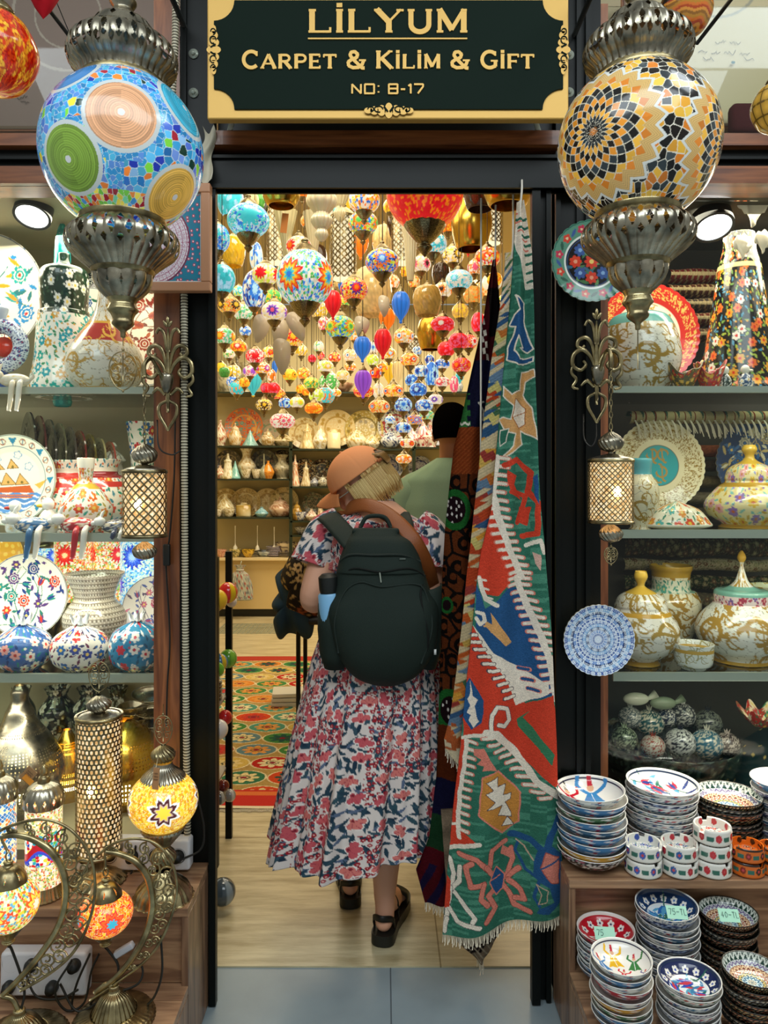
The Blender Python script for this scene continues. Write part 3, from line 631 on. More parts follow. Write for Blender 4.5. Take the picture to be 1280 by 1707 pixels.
def paint_main(px, py):
    nz = hsh(np.floor(px/3), np.floor(py*1.2), 4)
    p = Paint(px+.5*np.sin(py/5), py+.4*np.sin(px/4), GRN)
    p.m((hsh(np.floor(py/4+px/60), np.floor(px/26), 2) > .72), '4f8c74')
    # upper part
    p.poly(K3([(425, 0), (490, 30), (540, 200), (540, 440), (500, 430), (455, 250), (430, 160)]), CRM)
    teeth(p, K3([(455, 120), (490, 230), (505, 330), (512, 480)]), 1, 14, 13, 4.5, GRN); teeth(p, K3([(440, 90), (475, 200), (495, 300)]), 1, 8, 13, 3, SAL)
    b1 = K3([(450, 458), (492, 490), (490, 570), (505, 640), (528, 700), (505, 715), (470, 695), (485, 690), (462, 640), (443, 705), (470, 742), (528, 735), (528, 755), (462, 770), (415, 742), (420, 690), (440, 640), (452, 600), (428, 590), (446, 545), (472, 520)])
    p.opoly(b1, BLU, CRM, 2.4)
    p.opoly(K3([(478, 802), (530, 790), (535, 822), (500, 842), (488, 900), (520, 960), (545, 1100), (500, 1075), (475, 1060), (482, 1120), (436, 1158), (385, 1190), (438, 1128), (452, 1075), (405, 1062), (380, 1010), (400, 1000), (430, 1010), (440, 950), (398, 905), (400, 862), (432, 900), (470, 880)]), TAN, CRM, 2)
    p.opoly(K3([(450, 918), (497, 960), (497, 1030), (465, 1050), (435, 1000)]), CRM, 'b07040', 1.5); p.line(K3([(435, 1005), (500, 975)]), 1.4, 'b07040')
    p.opoly(K3([(385, 1060), (420, 1050), (410, 1110), (385, 1130)]), GRN, CRM, 1.5)
    # comb spine and the red triangle
    p.poly(K3([(345, 1240), (330, 1470), (300, 1560), (285, 1720), (480, 1720), (420, 1580), (375, 1450)]), RED)
    sp1 = K3([(372, 1180), (352, 1330), (375, 1450), (420, 1580), (480, 1710)])+K4([(430, 60), (470, 160), (525, 290), (563, 400), (590, 560)])
    p.poly(K4([(255, 50), (300, 190), (345, 150), (400, 90), (450, 110), (530, 300), (590, 470), (580, 545), (470, 580), (430, 440), (320, 370), (262, 270), (262, 120)]), BLU)
    p.poly(K4([(255, 0), (270, 60), (305, 130), (350, 130), (400, 80), (400, -30), (300, -30)]), RED)
    teeth(p, sp1, 1, 17, 13.5, 5.2, CRM, SAL); teeth(p, sp1, -1, 16, 13.5, 5.2, CRM, SAL)
    p.line(sp1, 11, CRM); p.line(K4([(275, 60), (300, 150), (345, 170)]), 7, CRM); teeth(p, K4([(280, 70), (300, 140), (330, 165)]), 1, 9, 11, 3.6, CRM)
    p.line(K3([(402, 1215), (455, 1190), (520, 1250), (508, 1330), (548, 1380), (545, 1515), (485, 1530)]), 9, RED)
    p.poly(K3([(412, 1235), (455, 1262), (440, 1300), (480, 1370), (430, 1340), (412, 1290)]), RED); p.line(K3([(430, 1330), (500, 1350), (480, 1420), (460, 1470)]), 8, RED); p.poly(K3([(470, 1400), (522, 1400), (505, 1485), (470, 1470)]), RED)
    p.poly(K3([(528, 1270), (548, 1250), (552, 1390), (535, 1350)]), BLU)
    p.line(K3([(500, 1570), (555, 1545), (575, 1600)]), 7, CRM); p.poly(K3([(525, 1600), (560, 1610), (560, 1680), (535, 1650)]), 'd9b0a0')
    # orange comb in the blue, hook
    p.poly(K4([(318, 200), (412, 330), (385, 345), (300, 262), (296, 238), (325, 250)]), TAN); teeth(p, K4([(315, 258), (350, 285), (392, 322)]), -1, 8, 9, 3.2, TAN)
    p.line(K4([(262, 230), (280, 255), (296, 240), (290, 210), (265, 205)]), 6, CRM)
    # big red field
    p.poly(K4([(248, 262), (320, 370), (430, 440), (470, 590), (580, 545), (600, 700), (608, 915), (585, 925), (470, 830), (330, 690), (210, 735), (210, 480)]), RED)
    sp2 = K4([(248, 262), (300, 345), (370, 415), (440, 500), (545, 560)])
    sp2b = K4([(250, 270), (330, 400), (400, 500), (430, 590)])
    p.poly(K4([(247, 255), (330, 370), (440, 435), (560, 500), (560, 540), (430, 600), (395, 500), (300, 370)]), CRM)
    teeth(p, K4([(262, 300), (330, 410), (410, 520), (430, 590)]), -1, 16, 12, 5, CRM, '5a4a50'); teeth(p, K4([(440, 440), (470, 520), (520, 545)]), 1, 16, 13, 5, BLU, SAL)
    p.opoly(K4([(238, 478), (296, 570), (286, 662), (238, 705), (205, 650), (210, 520)]), BLU, RED, 3)
    p.poly(K4([(240, 495), (248, 560), (270, 570), (255, 600), (262, 640), (272, 655), (248, 690), (232, 660), (240, 640), (222, 630), (238, 600), (228, 575), (236, 560)]), CRM)
    p.line(K4([(318, 700), (322, 625), (345, 592), (388, 605), (402, 655), (378, 680), (352, 668)]), 8.5, '5a4a50'); p.line(K4([(318, 700), (322, 625), (345, 592), (388, 605), (402, 655), (378, 680), (352, 668)]), 6.5, CRM)
    p.poly(K4([(436, 660), (490, 618), (462, 650), (500, 690), (582, 790), (572, 835), (520, 770), (440, 690)]), '3d7a58'); teeth(p, K4([(470, 680), (520, 740), (570, 800)]), -1, 9, 10, 3, '3d7a58')
    # green field with third spine
    sp3 = K4([(300, 700), (340, 705), (430, 800), (510, 905), (605, 965)])
    teeth(p, K4([(330, 720), (430, 830), (510, 930), (600, 990)]), -1, 17, 13, 5, CRM, SAL); p.line(sp3, 12, CRM); p.line(K4([(205, 735), (330, 695)]), 6, CRM)
    p.poly(K4([(200, 740), (228, 740), (205, 900), (185, 1110), (270, 1165), (150, 1205), (170, 1000)]), RED)
    sp4 = K4([(222, 745), (212, 850), (196, 960), (186, 1090), (190, 1150)]); teeth(p, sp4, 1, 14, 12, 4.5, CRM, SAL); p.line(sp4, 7, CRM); teeth(p, K4([(190, 1100), (180, 1160)]), -1, 12, 10, 4, CRM)
    p.line(K4([(150, 1200), (270, 1160)]), 7, CRM)
    p.poly(K4([(248, 775), (288, 765), (345, 862), (318, 858), (282, 862), (290, 840), (262, 835), (282, 812), (250, 800)]), SAL)
    p.opoly(K4([(285, 890), (350, 865), (450, 965), (442, 1090), (372, 1130), (268, 1042)]), 'c98840', SAL, 2.5)
    z = K4([(300, 912), (352, 888), (348, 930), (385, 925), (376, 970), (412, 966), (408, 990), (382, 1000), (412, 1050), (412, 1068), (352, 1050), (368, 1012), (300, 1022), (338, 992), (298, 958), (330, 942)])
    p.opoly(z, CRM, '5a4a50', 1.2); p.opoly(K4([(366, 1100), (394, 1062), (422, 1104)]), CRM, '5a4a50', 1.2)
    for s_ in ([(192, 1215), (260, 1225), (312, 1278)], [(312, 1278), (325, 1192), (385, 1168)], [(300, 1262), (400, 1385), (425, 1440), (485, 1455)], [(412, 1205), (418, 1250), (398, 1310), (310, 1385), (342, 1440), (300, 1492)], [(238, 1245), (215, 1262), (235, 1345), (290, 1330)], [(290, 1335), (278, 1395), (308, 1425)], [(445, 1288), (398, 1325)], [(398, 1338), (450, 1372), (462, 1408), (425, 1412)]):
        p.line(K4(s_), 9.5, '8a4038'); p.line(K4(s_), 8, SAL)
    p.poly(K4([(372, 1185), (420, 1215), (410, 1250), (365, 1220)]), SAL)
    p.opoly(K4([(345, 1268), (382, 1312), (376, 1370), (346, 1388), (314, 1330)]), BLU, SAL, 2); p.line(K4([(318, 1322), (362, 1312)]), 2, SAL)
    p.line(K4([(408, 1142), (490, 1160), (545, 1200), (568, 1130), (605, 1050)]), 11, BLU)
    p.poly(K4([(500, 1245), (520, 1190), (575, 1170), (612, 1200), (622, 1390), (560, 1452), (512, 1452), (520, 1430), (580, 1400), (560, 1340), (520, 1320), (500, 1300)]), BLU)
    p.line(K4([(440, 1180), (430, 1215), (470, 1285), (520, 1310), (500, 1390), (520, 1420)]), 5, BLU); p.line(K4([(432, 1170), (465, 1190), (498, 1240)]), 2.5, 'c8a890')
    p.opoly(K4([(548, 1198), (600, 1212), (598, 1320), (565, 1318), (525, 1262)]), 'd98474', 'b05848', 1.5); p.line(K4([(525, 1268), (600, 1220)]), 2.5, BLU)
    p.opoly(K4([(508, 1332), (555, 1352), (548, 1400), (515, 1412), (530, 1370)]), GRN, 'c8a890', 1.5)
    for s_ in ([(150, 1240), (168, 1300), (155, 1365), (205, 1420), (252, 1470), (240, 1490)], [(192, 1268), (188, 1330), (150, 1385)], [(155, 1365), (140, 1480), (128, 1545)], [(135, 1430), (180, 1500), (272, 1508)], [(128, 1555), (140, 1500)]):
        p.line(K4(s_), 8.5, '5a4a50'); p.line(K4(s_), 7, CRM)
    p.poly(K4([(132, 1300), (156, 1340), (152, 1450), (126, 1460)]), RED)
    p.c *= (.86+.28*nz)[..., None]; return p.c
def paint_strip(px, py):
    zz = py+5*np.abs(np.mod(px/9+py/40, 2)-1)*2-px*.45; k = np.floor(zz/17); i = hsh(k, k*0, 11)
    c = pick(i, ['c8602c', 'd8b058', 'c04a28', '6a86a0', 'e0a040', 'a04038', '4a7050', 'd07838', 'd8c878', '34587c'])
    h = hsh(np.floor(px/14+py/9), np.floor(py/22), 5); m = h > .68; c[m] = lin('d9c49a'); m = (h < .12); c[m] = lin('3a5f86')
    m = frac(py/5.2+px/9) > .8; c[m] = c[m]*.65
    m = py > 1235; c[m] = lin('d8c9a8'); m = (py > 1205) & (py < 1250) & (hsh(np.floor(px/8), np.floor(py/7)) > .5); c[m] = lin('b05a30')
    m = py < 520; c[m & (frac(py/14+px/10) > .5)] = lin('e0cdb0')
    return c*(.82+.3*hsh(np.floor(px/2.5), np.floor(py), 4))[..., None]
def paint_dark(px, py):
    p = Paint(px, py, '16142a')
    p.m((py < 640), '3c0c12'); p.m((py < 640) & (px < 800-(py-470)*.12), '100a12'); p.m((py > 480) & (py < 560) & (px > 815), '0c0808')
    st = np.floor((py-520)/10); p.m((np.abs(px-(800+np.mod(st, 2)*5+(py-530)*.12)) < 2.2) & (py > 530) & (py < 615), 'd9d0c0')
    p.m((py > 600) & (py < 790) & (px > 775), '15152c'); p.m((py > 655) & (py < 712) & (px < 784-(np.mod(np.floor(py/9), 2))*5), '2f6a34')
    p.m((np.abs(py-(704+4*np.abs(np.mod(px/5, 2)-1))) < 2) & (px < 783), 'e8e0d0')
    p.m((py > 712) & (py < 880) & (px < 812-(py-712)*.2), '7a3416'); p.m((py > 712) & (py < 800) & (frac((py+px)/7) > .7) & (px < 805), '8e4620')
    p.line([(806, 670), (797, 672), (806, 684), (806, 700)], 3, 'd9d4c8')
    m = py > 790; i, dx, dy, f, e = cells(px/30, py/34, 6)
    p.m(m, '5c2c14'); p.m(m & (np.abs(f-.27) < .10) & (dx < .2), '100c0a'); p.m(m & (e < .12), '120e0c')
    for cx, cy, r in ((758, 850, 34), (752, 1185, 36), (745, 1010, 14)):
        q = np.hypot((px-cx)/.75, py-cy); p.m(q < r, '1e5a26'); p.m(q < r*.66, '1c0e12')
    i, dx, dy, f, e = cells(px/7, py/14, 2); p.m((np.hypot((px-756)/.75, py-850) < 22) & (f < .2), 'd8d0c8'); p.m((np.hypot((px-752)/.75, py-1185) < 24) & (f < .2), 'd8d0c8')
    m = py > 1210; p.m(m, '54240f'); p.m(m & (py > 1300), '141430'); p.m((py > 1360), '1a3a22'); p.m(py > 1415, '4e1018'); p.m((py > 1440) & (frac(px/26+py/60) > .55), '1c1636')
    p.c *= (.8+.35*hsh(np.floor(px/2.5), np.floor(py), 4))[..., None]; return p.c
hang('kilim', [(862, 335), (856, 430), (846, 560), (836, 660), (828, 760), (820, 850), (803, 920), (793, 1000), (787, 1060), (778, 1150), (768, 1250), (757, 1350), (747, 1450), (738, 1575)],
     [(872, 335), (886, 420), (888, 500), (893, 700), (900, 850), (914, 1000), (924, 1180), (929, 1350), (935, 1420), (935, 1560)], 335, 1566, 2.07, 240, 1150, paint_main,
     'big green, red and blue kilim with white combs hanging in front of the others', bottom=1522, fold=(.022, 1.6, .6))
hang('kilim', [(842, 450), (831, 530), (818, 612), (808, 690), (802, 744), (794, 826), (779, 957), (775, 1000), (762, 1119), (750, 1199), (741, 1235), (744, 1262), (764, 1310)],
     [(862, 400), (870, 600), (850, 800), (830, 900), (810, 1050), (800, 1310)], 420, 1250, 2.17, 70, 800, paint_strip, 'orange, yellow and blue striped kilim just behind the big green one', bottom=1330, fold=(.012, 1.2, 1))
hang('kilim', [(822, 430), (806, 530), (786, 620), (770, 695), (757, 744), (750, 807), (742, 882), (738, 957), (735, 1100), (728, 1300), (716, 1400), (694, 1456), (711, 1520)],
     [(826, 430), (836, 520), (846, 700), (850, 1000), (850, 1500)], 432, 1512, 2.25, 120, 850, paint_dark, 'dark brown and navy kilim with green medallions, furthest back in the doorway', bottom=1480, fold=(.02, 2.3, 0))
def paint_back(px, py):
    p = Paint(px, py, '8d7964'); 
    for k in range(5): p.line([(772+k*14, 1600-k*8), (792+k*14, 1572-k*8)], 5, '241c1c'); p.line([(768+k*13, 1570), (800+k*10, 1600)], 2.2, 'b8a890')
    p.c *= (.8+.35*hsh(np.floor(px/2.5), np.floor(py), 4))[..., None]; return p.c
hang('kilim', [(735, 1350), (750, 1560), (798, 1606)], [(860, 1350), (850, 1530), (806, 1606)], 1350, 1604, 2.20, 60, 150, paint_back, 'grey brown kilim corner peeping out below the big green kilim', fold=(.01, 1, 0))

# ================================================================ people
HAIR = dict()
def limb(mb, pts, rad, k=6, n=14):
    p = cr(pts, k); r = np.interp(np.linspace(0, 1, len(p)), np.linspace(0, 1, len(rad)), rad)
    mb.tube(p, r, n); mb.ball(p[0], float(r[0]), 12, 8); mb.ball(p[-1], float(r[-1]), 12, 8)
def fuse(o, vox=.006, sm=6):
    r = o.modifiers.new('one_surface', 'REMESH'); r.mode = 'VOXEL'; r.voxel_size = vox; r.use_smooth_shade = True
    s = o.modifiers.new('soften', 'SMOOTH'); s.factor = .5; s.iterations = sm; return o
def frame(f, u):
    f = np.array(f, float); f /= np.linalg.norm(f); u = np.array(u, float); u -= f*np.dot(u, f); u /= np.linalg.norm(u); r = np.cross(f, u)
    return np.stack([r, f, u], 1)
def head_into(mb, c, R, s=1.):
    """skull, jaw, nose, lips, brow and ears in the head's own frame: x right, y face, z up"""
    T = lambda p: c+R @ (np.array(p)*s)
    mb.ball(T((0, -.012, .03)), (.074*s, .094*s, .088*s), 24, 18, R=R); mb.ball(T((0, .028, -.035)), (.058*s, .062*s, .075*s), 20, 14, R=R)
    mb.ball(T((0, .062, -.085)), (.026*s, .022*s, .02*s), 12, 8, R=R)
    mb.tube([T((0, .088, .012)), T((0, .102, -.018)), T((0, .108, -.03))], [.008*s, .012*s, .014*s], 8); mb.ball(T((0, .104, -.032)), .013*s, 10, 8)
    mb.ball(T((0, .086, -.058)), (.022*s, .010*s, .009*s), 10, 8, R=R); mb.ball(T((0, .080, .022)), (.045*s, .014*s, .012*s), 12, 8, R=R)
    for q in (-1, 1):
        mb.ball(T((q*.077, -.005, -.008)), (.009*s, .020*s, .032*s), 12, 10, R=R); mb.ball(T((q*.083, -.014, .004)), (.006*s, .012*s, .02*s), 10, 8, R=R); mb.ball(T((q*.04, .06, -.03)), (.022*s, .02*s, .02*s), 10, 8, R=R)
    return T
def hand_into(mb, w, d, up, s=1., side=1, curl=.5):
    """palm, four unequal bent fingers and a thumb from the palm's side"""
    R = frame(d, up); T = lambda p: np.array(w)+R @ (np.array(p)*s)
    mb.ball(T((0, .045, 0)), (.040*s, .052*s, .015*s), 16, 10, R=R)
    for k, (x, L) in enumerate(((-.030, .062), (-.010, .072), (.010, .068), (.029, .052))):
        a, p, pts, r = 0, np.array((x, .085, 0.)), [], [.0085, .008, .0075, .0065]
        pts.append(T(p))
        for j in range(3): a -= curl*.75; p = p+np.array((x*.12, math.cos(a), math.sin(a)))*L/2.6; pts.append(T(p))
        mb.tube(cr(pts, 3), np.array(r)*s, 8); mb.ball(pts[-1], .0068*s, 8, 6)
    tp = [T((-side*.03, .02, -.004)), T((-side*.055, .045, -.014)), T((-side*.058, .072, -.026))]
    mb.tube(cr(tp, 3), [.012*s, .010*s, .008*s], 8); mb.ball(tp[-1], .008*s, 8, 6)
skinA = flat('skin_fair', 'e6ab8c', .5, spec=.35); skinB = flat('skin_tan', 'b87a55', .5, spec=.35)
# ---- the woman
wo = thing('person', 'person from behind in orange cap and long pink floral dress, head bowed, walking in', 'person', (0, 2.48, 0))
wl = np.array((0, 2.48, 0))
def W(px, py, Y): return np.array(P(px, py, Y))-wl
mb = MB()
hc = W(602, 808, 2.52); HR = frame((-.74, .34, -.52), (-.40, -.12, .9))
T = head_into(mb, hc, HR, .96)
limb(mb, [T((0, -.03, -.05)), W(622, 852, 2.50), W(632, 885, 2.47)], [.056, .052, .056], 4)
limb(mb, [W(633, 890, 2.47), W(633, 960, 2.45), W(632, 1030, 2.46), W(630, 1100, 2.47)], [.12, .13, .115, .15])
for px in (585, 680): limb(mb, [W(633, 892, 2.47), W(px, 900, 2.46)], [.065, .06], 3)
limb(mb, [W(575, 900, 2.46), W(556, 900, 2.45), W(533, 955, 2.40), W(522, 1000, 2.40), W(545, 985, 2.55), W(585, 965, 2.72)], [.055, .052, .048, .043, .038, .027])
hand_into(mb, W(585, 965, 2.72), (.35, .9, .15), (0, -.1, 1), side=-1)
limb(mb, [W(690, 900, 2.46), W(706, 905, 2.45), W(716, 955, 2.41), W(714, 1000, 2.42), W(695, 985, 2.56), W(655, 965, 2.72)], [.055, .052, .046, .042, .037, .027])
hand_into(mb, W(655, 965, 2.72), (-.35, .9, .15), (0, -.1, 1), side=1)
# legs: the right heel planted nearest, the left foot a step ahead
RF, LF = np.array((X_(641, 2.42), 2.42, 0))-wl, np.array((X_(584, 2.66), 2.63, 0))-wl
limb(mb, [W(655, 1120, 2.47), (RF[0]+.015, -.02, .48), (RF[0]+.005, .0-.03, .28), (RF[0], RF[1]+.02, .11)], [.10, .062, .052, .034])
limb(mb, [W(605, 1120, 2.47), (LF[0]+.01, .10, .48), (LF[0], LF[1]-.0, .28), (LF[0], LF[1]+.02, .11)], [.10, .062, .05, .034])
for Fp, yaw in ((RF, -.22), (LF, .10)):
    R = rotm(0, 0, yaw); G = lambda p: Fp+R @ np.array(p)
    limb(mb, [G((0, .01, .12)), G((0, .0, .075)), G((0, -.005, .062))], [.033, .032, .030], 3); mb.ball(G((0, -.012, .062)), (.029, .032, .03), 12, 8)
    limb(mb, [G((0, .03, .10)), G((.002, .09, .075)), G((.004, .15, .058))], [.034, .035, .030], 3)
    mb.ball(G((.004, .165, .052)), (.043, .04, .018), 14, 8, R=R)
    for k in range(5): limb(mb, [G((-.032+k*.0165, .18-.004*abs(k-1), .052)), G((-.034+k*.0175, .212-.007*abs(k-1), .047))], [.010 if k else .013, .0085], 2, 8)
fuse(mb.build('body', skinA, wo), .0055, 4)
# dress
def dress(nu=860, nv=560):
    prof = [  # py, left px, right px, half depth, centre Y
        (834, 604, 652, .060, 2.490), (846, 594, 660, .066, 2.488), (858, 568, 684, .092, 2.480), (870, 548, 706, .112, 2.470), (890, 538, 716, .120, 2.462), (915, 540, 720, .130, 2.455), (950, 547, 718, .132, 2.450),
        (1000, 546, 718, .130, 2.452), (1050, 536, 724, .145, 2.455), (1100, 520, 730, .165, 2.455), (1180, 500, 734, .185, 2.452), (1260, 482, 736, .20, 2.448), (1340, 465, 735, .21, 2.442), (1398, 452, 733, .215, 2.435)]
    p = np.array(prof, float); s = np.linspace(0, 1, nv); k = s*(len(p)-1)
    q = [np.interp(k, np.arange(len(p)), cr(p, 6)[::6][:len(p), j]) for j in range(5)]
    py, lx, rx, hd, cy = q; th = np.arange(nu)*2*PI/nu
    cxm = (lx+rx)/2; Tm, _ = np.meshgrid(th, s, indexing='ij')
    a = (rx-lx)/2*cy/F; cx0 = (cxm-CX)*cy/F; z = EYE-(py-HY)*cy/F
    fa = np.clip((py-960)/440, 0, 1)**1.1
    fold = 1+fa*(.070*np.sin(17*Tm+1.2*np.sin(3*Tm))+.042*np.sin(29*Tm+2+2*s)+.02*np.sin(7*Tm+1))+(.006*np.sin(9*Tm+6*s))
    ex = .85
    A = np.stack([cx0+a*np.sign(np.cos(Tm))*np.abs(np.cos(Tm))**ex*fold, cy-2.48+hd*np.sign(np.sin(Tm))*np.abs(np.sin(Tm))**ex*fold, z+0*Tm], -1)
    A[..., 2] += fa**4*(.016*np.sin(5*Tm+.5)+.012*np.sin(2*Tm+2.6)-.03*np.clip(-np.cos(Tm), 0, 1))+0
    arc = np.concatenate([[0], np.cumsum(np.linalg.norm(np.diff(np.stack([a, z], 1), axis=0), axis=1))])
    return A, Tm, np.tile(arc, (nu, 1))
A, Tm, arc = dress()
def dresscol(x, y, per=None, seed=1):
    c = full(x, 'e0d5cf'); w_ = .18*np.sin(y*2.1+x)
    p4 = per*2 if per else None
    for sd, pal_, L_, W_ in ((2, ['2c4656', '34525e', '24384a'], .56, .17), (12, ['2c4656', '5c6c88'], .50, .13), (31, ['2c4656', '3a5462'], .50, .12)):
        i, dx, dy, f, e = cells(x*2+(.5 if sd == 12 else 0), y*2+(.5 if sd == 31 else 0), seed+sd, p4, .9); m = leafm(dx, dy+.12*dx*dx*4, i*6.28, L_, W_); c[m] = pick(hsh(i*31, i), pal_)[m]
    i, dx, dy, f, e = cells(x*5, y*5, seed+8, per*5 if per else None, .6); j = hsh(np.floor(x*1.2), np.floor(y*.9), 5)
    m = (f < .36) & (j > .5); put(c, m, 'a02430'); put(c, (f < .12) & m, 'e9c0b8')
    i, dx, dy, f, e = cells(x*1.25, y*1.25, seed, per*5//4 if per else None, .55); a_ = np.floor(i*6)*.9
    u_ = dx*np.cos(a_)+dy*np.sin(a_); v_ = -dx*np.sin(a_)+dy*np.cos(a_)
    th = np.arctan2(v_, u_+.12); r = np.hypot(u_+.12, v_)
    lim = np.where(np.abs(th) < 1.45, .44*(.72+.28*np.abs(np.cos(3.2*th))), .12)
    ok = i > .10
    put(c, (r < lim+.05) & ok, 'efe6e0'); m = (r < lim) & ok; c[m] = pick(hsh(i*13, i*3), ['d4686a', 'c85a62', 'da7c74'])[m]
    put(c, m & (np.abs(np.sin(th*5)) < .22) & (r > .10), 'b8485a'); put(c, (r < .07) & ok, '8a2838')
    return c
c = dresscol(Tm/(2*PI)*20, arc/.074, 20)
drs = MB(); drs.grid(A, True, col=c)
dr = drs.build('dress', M['cloth'], wo)
so = dr.modifiers.new('thickness', 'SOLIDIFY'); so.thickness = .003; so.offset = 1
# sleeves: flared cloth tubes over the upper arms
for nm, pts, rad in (('left', [W(572, 880, 2.46), W(548, 893, 2.45), W(532, 918, 2.43), W(523, 942, 2.42)], (.075, .078, .072, .078)), ('right', [W(690, 882, 2.46), W(710, 897, 2.45), W(719, 925, 2.42), W(719, 948, 2.41)], (.075, .076, .070, .074))):
    p = cr(pts, 14); r = np.interp(np.linspace(0, 1, len(p)), [0, .33, .66, 1], rad); n = 120
    t = np.gradient(p, axis=0); t /= np.linalg.norm(t, axis=1)[:, None]; G = np.zeros((n, len(p), 3)); th = np.arange(n)*2*PI/n; u0 = np.array((0, 1., 0))
    for i in range(len(p)):
        u1 = u0-t[i]*np.dot(u0, t[i]); u1 /= np.linalg.norm(u1); v1 = np.cross(t[i], u1); rr_ = r[i]*(1+.05*np.sin(9*th)*i/len(p))
        G[:, i] = p[i]+np.outer(rr_*np.cos(th), u1)*.95+np.outer(rr_*np.sin(th), v1)
    Tq, Sq = np.meshgrid(th, np.arange(len(p))*.0028/.085*1.2, indexing='ij')
    o = MB().grid(G, True, col=dresscol(Tq/(2*PI)*5, Sq+3, 5, 4)).build('sleeve', M['cloth'], wo); q = o.modifiers.new('thickness', 'SOLIDIFY'); q.thickness = .003
p = np.array([T((.02*math.cos(a)*3.0, -.03+.066*math.sin(a), -.088)) for a in np.linspace(0, 2*PI, 40, endpoint=False)])
G = np.stack([W(626, 838, 2.50)+np.array(((.062+.004*k)*math.cos(a), (.058+.004*k)*math.sin(a), .014-.012*k)) for a in np.linspace(0, 2*PI, 90, endpoint=False) for k in range(5)]).reshape(90, 5, 3)
xx, yy = np.meshgrid(np.arange(90)/90*5, np.arange(5)*.15, indexing='ij')
MB().grid(G, True, col=dresscol(xx, yy, 5, 6)).build('collar', M['cloth'], wo)
# hair: short blonde bob under the cap
hm = attr_mat('blonde_hair', .45, spec=.4, bump=.5, bscale=160)
n, m_ = 220, 60; th = np.arange(n)*2*PI/n; ph = np.linspace(-.62, 1.2, m_); TT, PH = np.meshgrid(th, ph, indexing='ij')
face = np.clip(np.sin(TT)-.28, 0, 1); rk = 1+.020*np.sin(TT*41+3*np.sin(PH*3))+.012*np.sin(TT*97)
low = np.where(PH < 0, 1-.25*PH*PH, 1.)
G = np.stack([.087*np.cos(TT)*np.cos(PH)**.6*rk*low, -.018+.104*np.sin(TT)*np.cos(PH)**.6*rk*low, .025+.115*np.sin(PH)], -1)
drop = (np.sin(TT) > .34) | (PH > .20) | ((np.abs(np.sin(TT)+.06) < .24) & (PH < .06) & (PH > -.42))
G = G @ HR.T+hc
cc_ = pick(hsh(np.floor(TT*46+2*np.sin(PH*2)), 0*TT), ['d8b878', 'c49a58', 'e4c888', 'a8783c', 'ceaa68'])
hr = MB(); hr.grid(G, True, col=cc_, drop=drop)
for k in range(150):
    a = -PI/2+(k/149-.5)*3.7; 
    if -.30 < math.sin(a)+.06 < .24 and k % 2: continue
    q = [np.array((.088*math.cos(a)*s1, -.018+.105*math.sin(a)*s1, z1)) for s1, z1 in ((.98, .02), (1.0, -.02), (.98+.02*math.sin(k), -.055), (.88+.05*math.sin(k*3.1), -.082-.012*math.sin(k*1.3)))]
    hr.tube([hc+HR @ v for v in cr(q, 4)], [.005, .005, .004, .0012], 5, ['d8b878', 'c49a58', 'e4c888', 'b08448'][k % 4])
for k in range(30):
    a = -PI/2+(k/29-.5)*.7; q = [np.array((.05*math.cos(a)*2, -.10, .05+.02*math.sin(k))), np.array((.05*math.cos(a)*1.6, -.125, .045)), np.array((.05*math.cos(a)*1.3, -.132, .01))]
    hr.tube([hc+HR @ v for v in cr(q, 4)], [.005, .005, .002], 5, ['7a5a2c', '9a7238', '5c421e'][k % 3])
h_o = hr.build('hair', hm, wo)
# cap with open back and brim
cp = thing('cap', None, None); cp.parent = wo
capm = attr_mat('orange_cotton', .8, spec=.2, bump=.2, bscale=500)
n, m_ = 144, 40; th = np.arange(n)*2*PI/n; ph = np.linspace(-.02, PI/2, m_); TT, PH = np.meshgrid(th, ph, indexing='ij')
seam = 1-.010*np.exp(-(np.mod(TT/(PI/3), 1)-.5)**2*900)
G = np.stack([.094*np.cos(TT)*np.cos(PH)*seam, -.010+.112*np.sin(TT)*np.cos(PH)*seam, .035+.094*np.sin(PH)], -1)
drop = (np.hypot((TT-1.5*PI)*.11, (PH-.02)*.10) < .036)
o = MB('f09e68').grid(G @ HR.T+hc, True, drop=drop).build('crown', capm, cp); q = o.modifiers.new('thickness', 'SOLIDIFY'); q.thickness = .002
uu, vv = np.meshgrid(np.linspace(-1, 1, 40), np.linspace(0, 1, 14), indexing='ij')
a = PI/2+uu*.98; r0 = 1.0+.0*uu
G = np.stack([.094*np.cos(a)*(1+.06*vv), -.010+.112*np.sin(a)+.075*vv*np.sqrt(np.clip(1-uu**2*.93, 0, 1)), .034+.012*vv-.030*uu**2*(.5+vv)-.018*vv*vv], -1)
o = MB('cf8450').grid(G @ HR.T+hc).build('brim', capm, cp); q = o.modifiers.new('thickness', 'SOLIDIFY'); q.thickness = .004
G = np.array([[hc+HR @ np.array((.092*math.cos(b), -.012+.116*math.sin(b), .038-.011*j)) for j in range(2)] for b in np.linspace(1.5*PI-.5, 1.5*PI+.5, 20)])
o = MB('a8643c').grid(G).build('back_strap', capm, cp); q = o.modifiers.new('thickness', 'SOLIDIFY'); q.thickness = .003
MB().ball(hc+HR @ np.array((0, -.01, .130)), (.006, .006, .003), 10, 6, 'f09e68').build('button', capm, cp)
